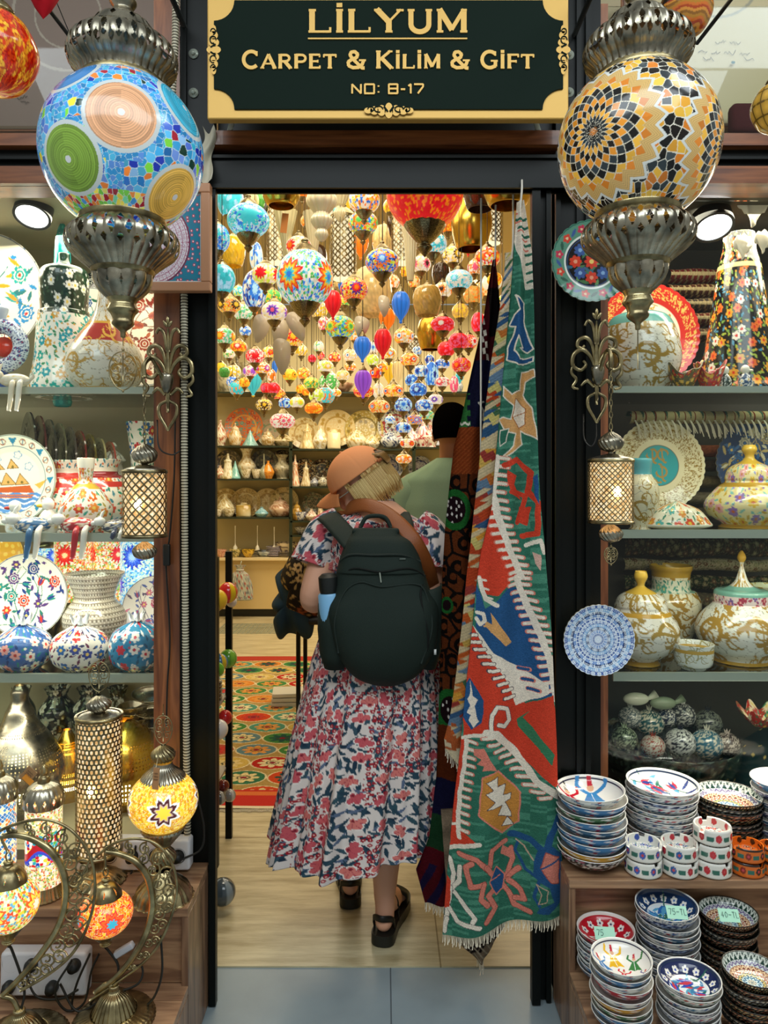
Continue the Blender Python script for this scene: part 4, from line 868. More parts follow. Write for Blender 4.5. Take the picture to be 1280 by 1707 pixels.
# glasses
gl = MB()
for q in (-1, 1):
    gl.tube([hc+HR @ np.array((q*.034+.026*math.cos(a), .098, .004+.021*math.sin(a))) for a in np.linspace(0, 2*PI, 24, endpoint=False)], .0018, 6, closed=True)
    gl.tube([hc+HR @ np.array(v) for v in ((q*.060, .096, .01), (q*.078, .05, .008), (q*.082, -.012, .008), (q*.08, -.03, -.012))], .0018, 6)
gl.tube([hc+HR @ np.array(v) for v in ((-.01, .10, .006), (0, .103, .009), (.01, .10, .006))], .0016, 6)
gl.build('glasses', M['steel'], wo)
# sandals
for Fp, yaw in ((RF, -.22), (LF, .10)):
    R = rotm(0, 0, yaw); G = lambda p: Fp+R @ np.array(p)
    sd = thing('sandal', None, None); sd.parent = wo
    out = cr([(-.036, -.035), (0, -.055), (.036, -.035), (.038, .05), (.052, .14), (.046, .21), (.01, .245), (-.036, .22), (-.046, .14), (-.034, .05)], 5, True)
    MB().ext(out, lambda a, b, w_: G((a, b, .003+.034*w_)), 1).build('sole', M['blackm'], sd, auto=40)
    for pts, wd in (([(-.036, .0, .04), (-.034, -.02, .075), (0, -.048, .088), (.034, -.02, .075), (.036, .0, .04)], .013), ([(-.04, .05, .04), (-.036, .045, .09), (0, .05, .128), (.036, .045, .09), (.04, .05, .04)], .013), ([(-.047, .15, .04), (-.04, .15, .075), (0, .15, .088), (.045, .15, .072), (.05, .15, .04)], .018)):
        q = cr(pts, 6); V = np.array([[G((x, y+(k-.5)*0, z+(k-.5)*wd*1.5)) if wd < .015 else G((x, y+(k-.5)*wd*2, z)) for k in (0, .5, 1)] for x, y, z in q])
        o = MB().grid(V).build('strap', M['cable'], sd); q = o.modifiers.new('thickness', 'SOLIDIFY'); q.thickness = .005

# ---- the backpack
bp = thing('backpack', 'black roll-top backpack on the back of the person in the floral dress', 'backpack', (0, 2.3, 0)); bo = np.array((0, 2.3, 0))
BPm = attr_mat('black_canvas', .75, spec=.3, bump=.35, bscale=500)
prof = [(884, 588, 664, .030), (893, 584, 668, .045), (905, 576, 686, .062), (930, 566, 700, .078), (952, 560, 706, .090), (958, 559, 709, .084), (985, 556, 718, .098), (1010, 543, 731, .112), (1040, 546, 732, .12), (1080, 556, 727, .115), (1110, 572, 712, .098), (1132, 592, 692, .07), (1146, 622, 665, .03), (1149, 640, 648, .006)]
p = cr(prof, 8); n = 140; th = np.arange(n)*2*PI/n; YB = 2.285
G = np.zeros((n, len(p), 3))
for j, (py, l, r, hd) in enumerate(p):
    hw = (r-l)/2*2.24/F; c0 = ((l+r)/2-CX)*2.24/F; e = .62
    wob = 1+.012*np.sin(5*th+py/18)+.01*np.sin(3*th-py/30)
    G[:, j, 0] = c0+hw*np.sign(np.cos(th))*np.abs(np.cos(th))**e; G[:, j, 1] = YB-2.3+hd*np.sign(np.sin(th))*np.abs(np.sin(th))**e*wob; G[:, j, 2] = EYE-(py-HY)*2.24/F
BC = '18251f'
MB(BC).grid(G, True).build('main_bag', BPm, bp)
def surf(px, py):
    """a point just off the bag's near face"""
    j = int(np.argmin(np.abs(p[:, 0]-py))); x = (px-CX)*2.24/F; i = [k for k in range(n) if math.sin(th[k]) < 0]; k = min(i, key=lambda q: abs(G[q, j, 0]-x)); return G[k, j]+np.array((0, -.003, 0))
def seam(name, pts, r=.0022, col=BC, m=None): return MB(col).tube(rs(cr([surf(*q) for q in pts], 6), 40), r, 6).build(name, m or BPm, bp)
seam('flap_seam', [(566, 936), (585, 925), (625, 922), (668, 924), (700, 935)], .004, '1c2622'); seam('zip', [(560, 965), (590, 944), (632, 950), (680, 946), (706, 958)], .0028, '0a0f0c')
seam('pocket_seam', [(565, 1085), (560, 1030), (575, 985), (600, 968), (640, 973), (690, 970), (708, 985), (718, 1040), (700, 1100)], .0028, '202b26')
seam('zip_pull', [(632, 951), (635, 965), (637, 968)], .0024, '9aa39c', M['steel']); seam('zip_pull', [(664, 929), (676, 929)], .003, '5a635c')
seam('side_seam', [(548, 1045), (566, 1100), (600, 1138)], .003, '0a0f0c'); seam('side_seam', [(709, 960), (700, 990), (712, 1060), (700, 1120)], .003, '0a0f0c')
q = surf(722, 1083); MB('e8e8e4').box(q+np.array((.004, -.002, 0)), (.007, .003, .016)).build('label_tag', M['cloth'], bp)
MB(BC).rbox((X_(626, 2.25), 2.285-2.3, Z_(887, 2.25)), (.145, .05, .020), .008).build('roll_top', BPm, bp)
MB(BC).tube(cr([np.array(P(600, 880, 2.3))-bo, np.array(P(612, 862, 2.31))-bo, np.array(P(640, 862, 2.31))-bo, np.array(P(652, 880, 2.3))-bo], 6), .007, 8).build('handle', BPm, bp)
def ribbon(name, pts, wd, mat, par, off, th_=.006, col=BC, nrm=None):
    q = cr(pts, 8); t = np.gradient(q, axis=0); t /= np.linalg.norm(t, axis=1)[:, None]; V = []
    for i in range(len(q)):
        N_ = np.array(nrm(q[i]) if nrm else (0, -1, .3), float); s_ = np.cross(t[i], N_); s_ /= np.linalg.norm(s_)+1e-9; N_ = np.cross(s_, t[i])
        V.append([q[i]+s_*wd*(k-.5)+N_*.004*(1-(2*k-1)**2) for k in np.linspace(0, 1, 7)])
    o = MB(col).grid(np.array(V)-off).build(name, mat, par); z = o.modifiers.new('thickness', 'SOLIDIFY'); z.thickness = th_; z.offset = 1; return o
shn = lambda q: (0, -.75, .65) if q[1] < 2.47 else (0, .6, .8)
ribbon('shoulder_strap', [P(588, 905, 2.26), P(566, 880, 2.32), P(549, 862, 2.39), P(540, 862, 2.46), P(545, 895, 2.57), P(560, 960, 2.62)], .066, BPm, bp, bo, .010, BC, shn)
ribbon('shoulder_strap', [P(668, 905, 2.26), P(676, 880, 2.32), P(672, 862, 2.39), P(668, 856, 2.46), P(680, 890, 2.57), P(690, 960, 2.62)], .052, BPm, bp, bo, .010, BC, shn)
# side pocket bottle
bt = thing('water_bottle', 'light blue bottle with black lid in the left side pocket of the backpack', 'bottle', P(551, 1008, 2.25))
Rb = rotm(0, -.08, 0)
MB('7db4dc').lathe([(0, -.09), (.033, -.09), (.036, -.08), (.036, .03), (.032, .036), (0, .036)], 32, R=Rb).build('flask', attr_mat('bottle_enamel', .35), bt, auto=40)
MB('0c1210').lathe([(0, .036), (.028, .036), (.031, .05), (.031, .085), (.02, .095), (0, .095)], 32, R=Rb).build('lid', M['blackm'], bt, auto=40)
G = []
for a in np.linspace(PI*.9, 2.35*PI, 30): G.append([np.array((X_(557, 2.25), 2.27-2.3, 0))+np.array((.048*math.cos(a)*s_, .055*math.sin(a)*s_, z_)) for s_, z_ in ((1.0, Z_(1018+10*math.cos(a), 2.25)), (1.03, Z_(1050, 2.25)), (.9, Z_(1090, 2.25)), (.6, Z_(1115, 2.25)))])
o = MB(BC).grid(np.array(G)).build('side_pocket', BPm, bp); q = o.modifiers.new('thickness', 'SOLIDIFY'); q.thickness = .003
G = []
for a in np.linspace(-1.45*PI, .1*PI, 30): G.append([np.array((X_(716, 2.25), 2.29-2.3, 0))+np.array((.038*math.cos(a)*s_, .055*math.sin(a)*s_, z_)) for s_, z_ in ((1.0, Z_(982-6*math.cos(a), 2.25)), (1.05, Z_(1030, 2.25)), (.9, Z_(1090, 2.25)), (.5, Z_(1118, 2.25)))])
o = MB(BC).grid(np.array(G)).build('side_pocket', BPm, bp); q = o.modifiers.new('thickness', 'SOLIDIFY'); q.thickness = .003
# tan strap over the shoulder
ts = thing('shoulder_bag', 'wide tan leather bag strap running from the left shoulder across the back', 'bag', (0, 2.4, 0))
nb = lambda q: (0, -.9, .45) if q[1] < 2.45 else (0, .6, .8)
ribbon('strap', [P(590, 905, 2.62), P(574, 868, 2.52), P(580, 848, 2.43), P(610, 842, 2.375), P(642, 855, 2.335), P(672, 880, 2.29), P(694, 908, 2.27), P(712, 945, 2.31), P(722, 985, 2.38), P(728, 1010, 2.44)], .050, M['leather'], ts, np.array((0, 2.4, 0)), .004, BC, nb)
MB('8a4a1e').rbox((X_(726, 2.5), .13, Z_(1050, 2.5)), (.05, .2, .18), .02).build('pouch', M['leather'], ts)

# ---- the man in the green shirt
mn = thing('person', 'person in plain pale green shirt with short black hair, half hidden by kilims', 'person', (0, 3.5, 0)); mo = np.array((0, 3.5, 0))
MY = 3.5
def Q(px, py, Y=MY): return np.array(P(px, py, Y))-mo
mb = MB(); hc2 = Q(753, 724); R2 = frame((.15, 1, -.05), (0, .05, 1))
T2 = head_into(mb, hc2, R2, 1.08)
limb(mb, [hc2+np.array((0, -.01, -.05)), Q(753, 768), Q(753, 800)], [.062, .058, .062], 4)
limb(mb, [Q(753, 800), Q(753, 870), Q(753, 950), Q(753, 1060)], [.11, .13, .13, .15])
for q in (-1, 1):
    limb(mb, [Q(753, 802), Q(753+q*66, 808)], [.055, .05], 3)
    limb(mb, [Q(753+q*70, 812), Q(753+q*84, 870), Q(753+q*88, 920), (Q(753+q*86, 960)+np.array((0, .10, 0))), Q(753+q*60, 955)+np.array((0, .28, 0))], [.06, .052, .046, .040, .028])
    hand_into(mb, Q(753+q*60, 955)+np.array((0, .28, 0)), (-q*.3, .9, .05), (0, 0, 1), side=-q)
    limb(mb, [Q(753+q*32, 1070), (Q(753+q*30, 1070)[0], .02, .5), (Q(753+q*30, 1070)[0], .02, .10)], [.10, .065, .045])
    limb(mb, [(Q(753+q*30, 1070)[0], .0, .05), (Q(753+q*30, 1070)[0], .18, .04)], [.04, .038], 3)
fuse(mb.build('body', skinB, mn), .008, 4)
n, m_ = 160, 60; th = np.arange(n)*2*PI/n; s_ = np.linspace(0, 1, m_); TT, SS = np.meshgrid(th, s_, indexing='ij')
hw = np.interp(SS, [0, .06, .16, .3, .6, 1], [.070, .125, .235, .262, .255, .26]); hd = np.interp(SS, [0, .06, .16, .3, .6, 1], [.075, .10, .125, .14, .135, .14]); zz = np.interp(SS, [0, .06, .16, .3, .6, 1], [1.600, 1.565, 1.50, 1.38, 1.15, .90])
fo = 1+.015*np.sin(6*TT+5*SS)*SS+.008*np.sin(14*TT)
G = np.stack([Q(753, 0)[0]+hw*np.cos(TT)*fo, hd*np.sin(TT)*fo, zz], -1); shm = attr_mat('green_tee', .9, spec=.1, bump=.3, bscale=350, var=.03)
st = MB('8aa283').grid(G, True); 
o = st.build('shirt', shm, mn); q = o.modifiers.new('thickness', 'SOLIDIFY'); q.thickness = .004
for q_ in (-1, 1):
    t_ = MB('8aa283').tube(cr([Q(753+q_*48, 812), Q(753+q_*70, 826), Q(753+q_*80, 870), Q(753+q_*82, 900)], 8), [.085, .085, .075, .078], 24).build('shirt_sleeve', shm, mn)
tr = MB('1e2226')
for q_ in (-1, 1): tr.tube(cr([(Q(753+q_*20, 0)[0], 0, .95), (Q(753+q_*30, 0)[0], .02, .5), (Q(753+q_*30, 0)[0], .02, .09)], 8), [.13, .095, .075], 24)
tr.build('trousers', M['cloth'], mn)
G = np.stack([.086*np.cos(TT)*np.cos(SS*2.15-.58)**.55 if False else .085*np.cos(TT)*np.clip(np.cos(SS*2.1-.55), 0, 1)**.85, -.016+.108*np.sin(TT)*np.clip(np.cos(SS*2.1-.55), 0, 1)**.85, .03+.108*np.sin(SS*2.1-.55)], -1)*1.08
drop = (np.sin(TT) > .55) & (SS < .55)
MB('080605').grid(G @ R2.T+hc2, True, drop=drop).build('hair', attr_mat('black_hair', 1, spec=0, bump=.8, bscale=250), mn)
# ================================================================ lanterns and lamps by the window
def viewdir(c, r, dx, dy):
    """unit vector on a ball at c whose photo offset is (dx, dy) radii to the right and down"""
    v = np.array((0, 0, EYE))-np.array(c); v /= np.linalg.norm(v); rt = np.cross(v, (0, 0, -1.)); rt /= np.linalg.norm(rt); up = np.cross(v, rt); up = up*np.sign(up[2]); rt = rt*np.sign(rt[0])
    return dx*rt-dy*up+math.sqrt(max(0, 1-dx*dx-dy*dy))*v
def pierced(T, t, r, z, zs, n, w_=.36):
    d = np.zeros(T.shape, bool)
    for z0, h, off in zs:
        a = np.abs(frac(T*n/(2*PI)+off)-.5)*2; q = np.abs(np.abs(z)-abs(z0))/h; d |= (a/w_+q) < 1
    return d
def big_lantern(label, px, py, Y, rp, painter):
    u_ = Y/F; C = np.array(P(px, py, Y)); r = rp*u_; o = thing('mosaic_lantern', label, 'lantern', tuple(C))
    n, m_ = 720, 340; th = np.arange(n)*2*PI/n; ph = np.linspace(-1.12, 1.12, m_); TT, PH = np.meshgrid(th, ph, indexing='ij')
    D = np.stack([np.cos(TT)*np.cos(PH), np.sin(TT)*np.cos(PH), np.sin(PH)], -1)
    MB().grid(D*r, True, col=painter(D, TT, PH, C)).build('glass_globe', M['dimglow'], o)
    s = lambda pts: [(a*u_, -b*u_) for a, b in pts]   # pixel radius, pixel offset below the globe's centre
    pr = s([(66, -108), (68, -122), (72, -130), (84, -142), (88, -158), (82, -176), (64, -190), (54, -196)])
    MB().lathe(pr, 432, fl=(36, .035, 0), sm=10, drop=lambda T, t, R, z: pierced(T, t, R, z/u_, ((147, 10, 0), (168, 15, .5), (150, 5, .5), (186, 8, 0)), 24, .46)).build('upper_dome', M['pewter'], o)
    MB().lathe(s([(67, -100), (70, -104), (69, -116), (66, -121)]), 96).build('collar', M['brass'], o)
    MB().lathe(s([(54, -195), (50, -204), (44, -214), (33, -222), (24, -228)]), 240, fl=(20, .04, 0), sm=8, drop=lambda T, t, R, z: pierced(T, t, R, z/u_, ((208, 7, 0),), 10, .30)).build('upper_cone', M['pewter'], o)
    MB().lathe(s([(24, -228), (17, -236), (15, -240), (20, -247), (22, -253), (17, -260), (12, -266), (9, -275), (7, -290), (0, -292)]), 48, sm=5).build('finial', M['pewter'], o)
    zt = -(Z_(-160, Y)-C[2])/u_
    ch = MB(); z0 = 292*u_
    for k in range(10): ch.tube([np.array((.007*math.cos(a)*(k % 2), .007*math.cos(a)*(1-k % 2), z0+.012+k*.022+.014*math.sin(a))) for a in np.linspace(0, 2*PI, 12, endpoint=False)], .0022, 6, closed=True)
    ch.build('chain', M['brass'], o)
    MB().lathe(s([(66, 104), (70, 108), (70, 116), (66, 120)]), 96).build('lower_collar', M['brass'], o)
    MB().lathe(s([(64, 118), (74, 124), (87, 136), (91, 150), (86, 166), (70, 180), (58, 190), (52, 196)]), 432, fl=(34, .03, 0), sm=10, drop=lambda T, t, R, z: pierced(T, t, R, z/u_, ((-132, 9, 0), (-148, 13, 0.5), (-164, 7, 0)), 22, .42)).build('lower_bowl', M['pewter'], o)
    MB().lathe(s([(52, 195), (50, 202), (47, 204)]), 96).build('lower_ring', M['brass'], o)
    MB().lathe(s([(47, 203), (46, 214), (41, 226), (32, 236), (25, 242)]), 240, fl=(12, .08, 0), sm=8, drop=lambda T, t, R, z: pierced(T, t, R, z/u_, ((219, 8, 0),), 12, .22)).build('lower_cup', M['pewter'], o)
    MB().lathe(s([(25, 242), (21, 250), (23, 256), (25, 262), (20, 268), (17, 276), (18, 284), (13, 290), (5, 297), (4, 306), (0, 307)]), 48, sm=5).build('lower_finial', M['brass'], o)
    return o, u_
BEAD = lambda rho, col, k: lin(col)*(.62+.5*np.abs(np.sin(rho*k)))[..., None]
def paint_blue(D, T, PH, C):
    x, y = T*60/(2*PI), PH*9.6
    c = mosaic(x, y, ['3aa0d8', '2f8fc8', '58b4e4', '6a8fd8', '4aa8cc', '2a6cc0', '5a7cd0', '3aa0d8', '88b8e4', 'a01c30', '58b4e4', '2fa8c8', 'e88030', '4a6cc8', '3aa0d8', 'e8d840', '58b4e4', '7ad040', '3aa0d8', '2238b0', '1c6cb0', '103c34'], 'bcd4e0', 3, 60, .07)
    c2 = mosaic(x*1.5, y*1.5, ['3aa0d8', '5a8fd8', '4ab0d8', '2f86c0'], 'bcd4e0', 5, None, .06); m = hsh(np.floor(x/2.2), np.floor(y/2.2), 8) > .55; c[m] = c2[m]
    m = PH < -.80; c3 = mosaic(x*1.2, y*1.2, ['e8d850', 'a02030', '70c040', 'e88838', '4898d8', 'e8e070', '70c8a0'], 'd0d8d8', 9, None, .06); c[m] = c3[m]
    for dx, dy, R, col in ((-.02, -.44, .40, 'd8a27a'), (-.60, .14, .375, '7a9c3c'), (.61, .42, .36, 'd8ac50'), (-.56, -.80, .30, '3a80c0'), (.72, -.62, .36, '3aa8c8')):
        d = viewdir(C, 1, dx, dy) if dx*dx+dy*dy < 1 else viewdir(C, 1, dx*.99, dy*.9); rho = np.arccos(np.clip((D*d).sum(-1), -1, 1))
        a = np.arctan2(np.cross(D, d)[..., 2], (D*np.cross(d, (0, 0, 1))).sum(-1)); m = rho < R+.05
        t_ = np.abs(frac(a*26/PI)-.5) > .40; c[m] = lin('c8d0d0')*.9; c[m & t_] = lin('6c7880')
        m = rho < R; c[m] = BEAD(rho, col, 120)[m]
        g = hsh(np.floor(a*60), np.floor(rho*50)); c[m] *= (.75+.5*g)[m][..., None]; c[rho < .04] = lin('c8ccd0')
    c[:, :][(PH > 1.02)] = lin('7ab0d0'); return np.clip(c, 0, 1)
def starburst(D, d, n=20):
    rho = np.arccos(np.clip((D*d).sum(-1), -1, 1)); e1 = np.cross(d, (0, 0, 1.)); e1 /= np.linalg.norm(e1); e2 = np.cross(d, e1)
    return rho, np.arctan2((D*e2).sum(-1), (D*e1).sum(-1))
def paint_gold(D, T, PH, C):
    x, y = T*54/(2*PI), PH*8.6
    c = mosaic(x, y, ['14100c', 'd8a838', '181410', 'd07820', '2c3438', 'e0b84c', '0c0c0c', 'd89a30', '3c4448', '100c0a'], 'd8d4c4', 4, None, .075)
    for dx, dy in ((-.50, -.22), (.97, .12)):
        d = viewdir(C, 1, dx, dy); rho, a = starburst(D, d); n = 20; q = a*n/(2*PI)
        tri = np.abs(frac(q)-.5)*2            # 0..1 zigzag
        edge = .56+.12*tri
        m = rho < edge+.195; c[m] = lin('ccd0cc'); m = (rho < edge+.15); c[m] = BEAD(rho-.13*tri, 'cca868', 95)[m]
        m = rho < edge+.01; k = rho-.13*(tri if True else 0)
        rw = (rho)/.070; cc1 = q*1.0+rw/2; cc2 = q-rw/2; i = np.floor(cc1)+np.floor(cc2)*1.; kk = np.floor(cc1)-np.floor(cc2)
        pal = np.array([lin(v) for v in ('d07c28', '141210', '20262a', 'e0a23c', '14100e', 'd88a28', '30383c', '100e0c', 'e0aa3c')])
        col = pal[np.mod(kk, 9).astype(int)]*(.8+.4*hsh(np.floor(cc1), np.floor(cc2)))[..., None]
        g = (np.abs(frac(cc1)-.5) > .45) | (np.abs(frac(cc2)-.5) > .45); col[g] = lin('d4cdb8'); c[m] = col[m]
    return np.clip(c, 0, 1)
ob, u_ = big_lantern('big blue mosaic lantern with round beaded medallions hanging left of the sign', 205, 256, 1.62, 131, paint_blue)
# leaf-shaped filigree pendant below the blue lantern
def filigree(h, wd):
    m = MB(); r = .0014
    m.tube([(wd*.5*math.sin(a)*(1-.15*math.cos(a)), 0, -h/2-h/2*math.cos(a)) for a in np.linspace(0, 2*PI, 30, endpoint=False)], r, 6, closed=True)
    for q in (-1, 1):
        for z0, R, s_ in ((-.22, .19, 1), (-.45, .24, -1), (-.68, .20, 1)):
            m.tube([(q*wd*(.22+R*(1-k/20)*math.cos(s_*k*.5+1)), 0, h*(z0+R*.7*(1-k/20)*math.sin(s_*k*.5+1))) for k in range(19)], r*.9, 5)
    m.tube([(0, 0, -.1*h), (0, 0, -.5*h), (0, 0, -.9*h)], r, 5); m.ball((0, 0, -h-.003), .003, 8, 6); m.ball((0, 0, .004), .0035, 8, 6); m.rod((0, 0, 0), (0, 0, .03), .001, 5)
    return m
filigree(64*u_, 46*u_).build('pendant', M['brass'], ob, loc=(0, 0, -330*u_))
ob2, u_ = big_lantern('big gold and black mosaic lantern with zigzag star hanging right of the sign', 1063, 243, 1.62, 131, paint_gold)
MB().rod((0, 0, -306*u_), (0, 0, -372*u_), .0013, 6).build('pull_cord', M['brass'], ob2)
for q in (ob, ob2): MB().tube(np.array([(0, 0, 2.73), (0, 0, 2.78), (0, .28, 2.80), (0, .57, 2.80)])-np.array((0, 0, q.location.z)), .008, 8).build('iron_arm', M['blackm'], q)

def finial(mb, c, r, h, n=16, tw=1.4):
    pr = [(r*.18, -h/2), (r*.75, -h*.36), (r, -h*.08), (r*.95, h*.12), (r*.6, h*.34), (r*.2, h/2)]
    return mb.lathe(pr, 96, loc=c, fl=(n, .12, tw), sm=6)
def hexdrop(T, t, r, z, R, k=3.0, kind='diamond', cell=.012, w_=.3):
    x = T*R/cell; n = round(2*PI*R/cell); x = T*n/(2*PI); y = z/cell/k*1.0
    if kind == 'diamond':
        a, b = frac(x+y), frac(x-y); return (np.abs(a-.5) < .5-w_/2) & (np.abs(b-.5) < .5-w_/2)
    row = np.floor(y*1.2); fx = np.abs(frac(x+.5*np.mod(row, 2))-.5); fy = np.abs(frac(y*1.2)-.5); return (fx < .5-w_/2) & (fy+fx*.5 < .62-w_/2)
def lattice_lamp(o, c, R, z0, z1, kind, cell, k, w_=.28, par=None):
    """pierced metal cylinder round a lit inner glass"""
    H = z1-z0; n, m_ = 420, int(420*H/(2*PI*R)); zz = np.linspace(z0, z1, m_)
    MB().lathe([(R, z) for z in zz], n, loc=c, drop=lambda T, t, r, z: hexdrop(T, t, r, z, R, k, kind, cell, w_) & (z > z0+.006) & (z < z1-.006)).build('pierced_shade', M['brass'], o)
    def cf(T, t, r, z):
        i, dx, dy, f, e = cells(T*R/.009, z/.009, 3); cc = full(T, 'e8c890'); cc[e < .12] = lin('f8ecd0'); cc[i > .7] = lin('d0a468'); return cc
    MB().lathe([(R*.90, z) for z in np.linspace(z0+.003, z1-.003, 60)], 96, loc=c, cf=cf).build('inner_glass', M['innerglow'], o)
    MB().ball((c[0], c[1]-R*.94, c[2]+(z0+z1)/2), (.010, .004, .014), 12, 10).build('bulb', M['bulb'], o)
    for zz in (z0, z1): MB().lathe([(R*.92, zz-.004), (R*1.03, zz-.004), (R*1.03, zz+.004), (R*.92, zz+.004)], 64, loc=c).build('rim', M['brass'], o)
M['innerglow'] = attr_mat('lit_inner_glass', .3, glow=.62)
def scroll(mb, c, pts, r, q=1): mb.tube(cr([(c[0]+q*a, c[1], c[2]+b) for a, b in pts], 7), np.array(r)*1.35, 8)
def spiral(cx, cz, R, a0, turns, s_=1, k=18): return [(cx+R*(1-.75*i/k)*math.cos(a0+s_*turns*2*PI*i/k), cz+R*(1-.75*i/k)*math.sin(a0+s_*turns*2*PI*i/k)) for i in range(k+1)]
def sconce(label, bx, by, lx, ltop, lbot, rp, lY, kind, cell, k, ftop, fbot, flip):
    Yb = 2.075; v = Yb/F; B = np.array(P(bx, by, Yb)); o = thing('wall_sconce', label, 'sconce', tuple(B)); z_ = (0, 0, 0)
    m = MB(); m.tube(cr([(0, 0, -70*v), (0, 0, -20*v), (0, 0, 20*v), (0, 0, 70*v)], 6), [.004, .009, .006, .003], 10)
    for q in (-1, 1):
        scroll(m, z_, [(2*v, 0), (8*v, 30*v), (18*v, 42*v), (30*v, 38*v), (32*v, 28*v), (25*v, 24*v), (20*v, 29*v)], [.003, .0045, .0045, .004, .003], q)
        scroll(m, z_, [(2*v, -10*v), (10*v, 10*v), (24*v, 22*v), (38*v, 14*v), (40*v, -4*v), (28*v, -12*v), (18*v, -4*v), (22*v, 4*v)], [.003, .005, .005, .004, .003], q)
        scroll(m, z_, [(38*v, 0), (42*v, -16*v), (34*v, -28*v), (40*v, -40*v), (30*v, -44*v)], [.003, .004, .0035, .0025], q)
        scroll(m, z_, [(2*v, 30*v), (6*v, 60*v), (14*v, 70*v), (20*v, 62*v)], [.003, .004, .003], q)
        scroll(m, z_, [(2*v, -50*v), (14*v, -58*v), (14*v, -74*v), (4*v, -92*v), (0, -100*v)], [.003, .004, .0025], q)
        scroll(m, z_, [(4*v, -40*v), (16*v, -30*v), (26*v, -38*v)], [.004, .0045, .002], q)
        m.ball((q*4*v, -.002, 78*v), (.005, .004, .011), 8, 8, R=rotm(0, q*.5, 0))
    m.ball((0, 0, 84*v), (.005, .005, .012), 10, 8); m.build('bracket', M['brass'], o)
    MB().lathe([(0, 0), (.012, 0), (.019, -.012), (.014, -.04), (.006, -.055), (0, -.055)], 24, loc=(0, -.012, -5*v), sm=4).build('cup', M['pewter'], o)
    L = np.array(P(lx, 0, lY))-B; L[2] = 0; zt = Z_(ltop, lY)-B[2]; zb = Z_(lbot, lY)-B[2]; top = Z_(ftop-18, lY)-B[2]
    m = MB(); m.tube(cr([(0, -.01, -30*v), (L[0]*.3, L[1]*.4, -8*v), (L[0]*.7, L[1]*.8, 14*v), (L[0], L[1], 4*v), (L[0], L[1], -18*v)], 8), [.006, .005, .005, .006], 10); m.build('arm', M['brass'], o)
    m = MB(); zz = -20*v; kk = 0
    while zz > top: m.tube([(L[0]+.004*math.cos(a)*(kk % 2), L[1]+.004*math.cos(a)*(1-kk % 2), zz-.008+.010*math.sin(a)) for a in np.linspace(0, 2*PI, 10, endpoint=False)], .0014, 5, closed=True); zz -= .016; kk += 1
    m.build('chain', M['brass'], o)
    fz = Z_(ftop, lY)-B[2]; w_ = lY/F
    finial(MB(), (L[0], L[1], fz), 20*w_, 34*w_).build('upper_finial', M['pewter'], o)
    MB().lathe([(rp*w_, zt), (rp*w_*.96, zt+.006), (rp*w_*.5, zt+.014), (.006, zt+.02), (.006, fz-14*w_)], 48, loc=(L[0], L[1], 0)).build('top_cover', M['pewter'], o, auto=30)
    lattice_lamp(o, (L[0], L[1], 0), rp*w_, zb, zt, kind, cell, k)
    finial(MB(), (L[0], L[1], Z_(fbot, lY)-B[2]), 19*w_, 30*w_).build('lower_finial', M['pewter'], o)
    return o, L
so_, L = sconce('ornate brass sconce on the left jamb with a glowing hanging lattice cylinder', 280, 618, 241, 786, 893, 36, 1.99, 'diamond', .022, 1.0, 757, 918, 1)
so2, L = sconce('ornate brass sconce on the right post with a glowing fine-diamond lattice cylinder', 994, 605, 1018, 768, 870, 37, 1.99, 'diamond', .0145, 1.0, 737, 889, -1)
filigree(.045, .035).build('pendant', M['brass'], so2, loc=tuple(np.array((L[0], L[1], Z_(912, 1.99)-so2.location[2]))))
cb = MB().tube(cr([P(262, 700, 2.09), P(265, 745, 2.07), P(285, 758, 2.08), P(300, 752, 2.09)], 8), .0022, 6); cb.tube(cr([P(292, 690, 2.1), P(290, 800, 2.11), P(282, 900, 2.12), P(276, 925, 2.12), P(283, 1060, 2.125), P(279, 1140, 2.125), P(277, 1210, 2.12)], 8), .0025, 6)
cb.build('power_cable', M['cable'], label='thin black cable running down the left brown jamb below the sconce', cat='cable')
MB().rbox(P(278, 925, 2.115), (.020, .014, .062), .004).build('cable_switch', M['blackm'], label='black inline rocker switch hanging on the left jamb', cat='switch')
MB().tube(cr([P(972, 690, 2.09), P(973, 730, 2.09), P(985, 744, 2.08), P(993, 730, 2.08), P(993, 700, 2.08)], 8), .0022, 6).build('power_cable', M['cable'], label='black cable loop below the right sconce bracket', cat='cable')

# ---- table lamps on the left bench
def star(c, x, y, cx, cy, R, pal, n=8, grout='f0ead0'):
    """ringed star medallion"""
    dx, dy = x-cx, y-cy; r = np.hypot(dx, dy)/R; a = np.arctan2(dy, dx); tri = np.abs(frac(a*n/(2*PI))-.5)*2
    for k, (rr_, col) in enumerate(pal): put(c, r < rr_*(1-.42*(tri if k < len(pal)-1 or True else 0)), col)
    return c
def mos_globe(kind, R, n=200, m_=110, squash=.72, seed=0, cellm=.006):
    """painter for lit bead-mosaic globes: kind = (ground palette, star palette, number of stars)"""
    g, st, ns = kind
    def cf(T, Pm):
        x, y = T*round(2*PI*R/cellm)/(2*PI), Pm*R*squash/cellm; c = mosaic(x, y, g, 'f4e6b0', seed, round(2*PI*R/cellm), .05)
        for k in range(ns):
            a0 = -PI/2+k*2*PI/ns+seed*.3; dT = np.angle(np.exp(1j*(T-a0))); c = star(c, dT, Pm*.9, 0, .05, .52, st)
        return c
    return cf
YEL = ['e8b020', 'f4c838', 'd89018', 'f8d850', 'e0a020']; ORA = ['f07018', 'f88820', 'e05010', 'f8a028', 'e83818', 'f8c030']
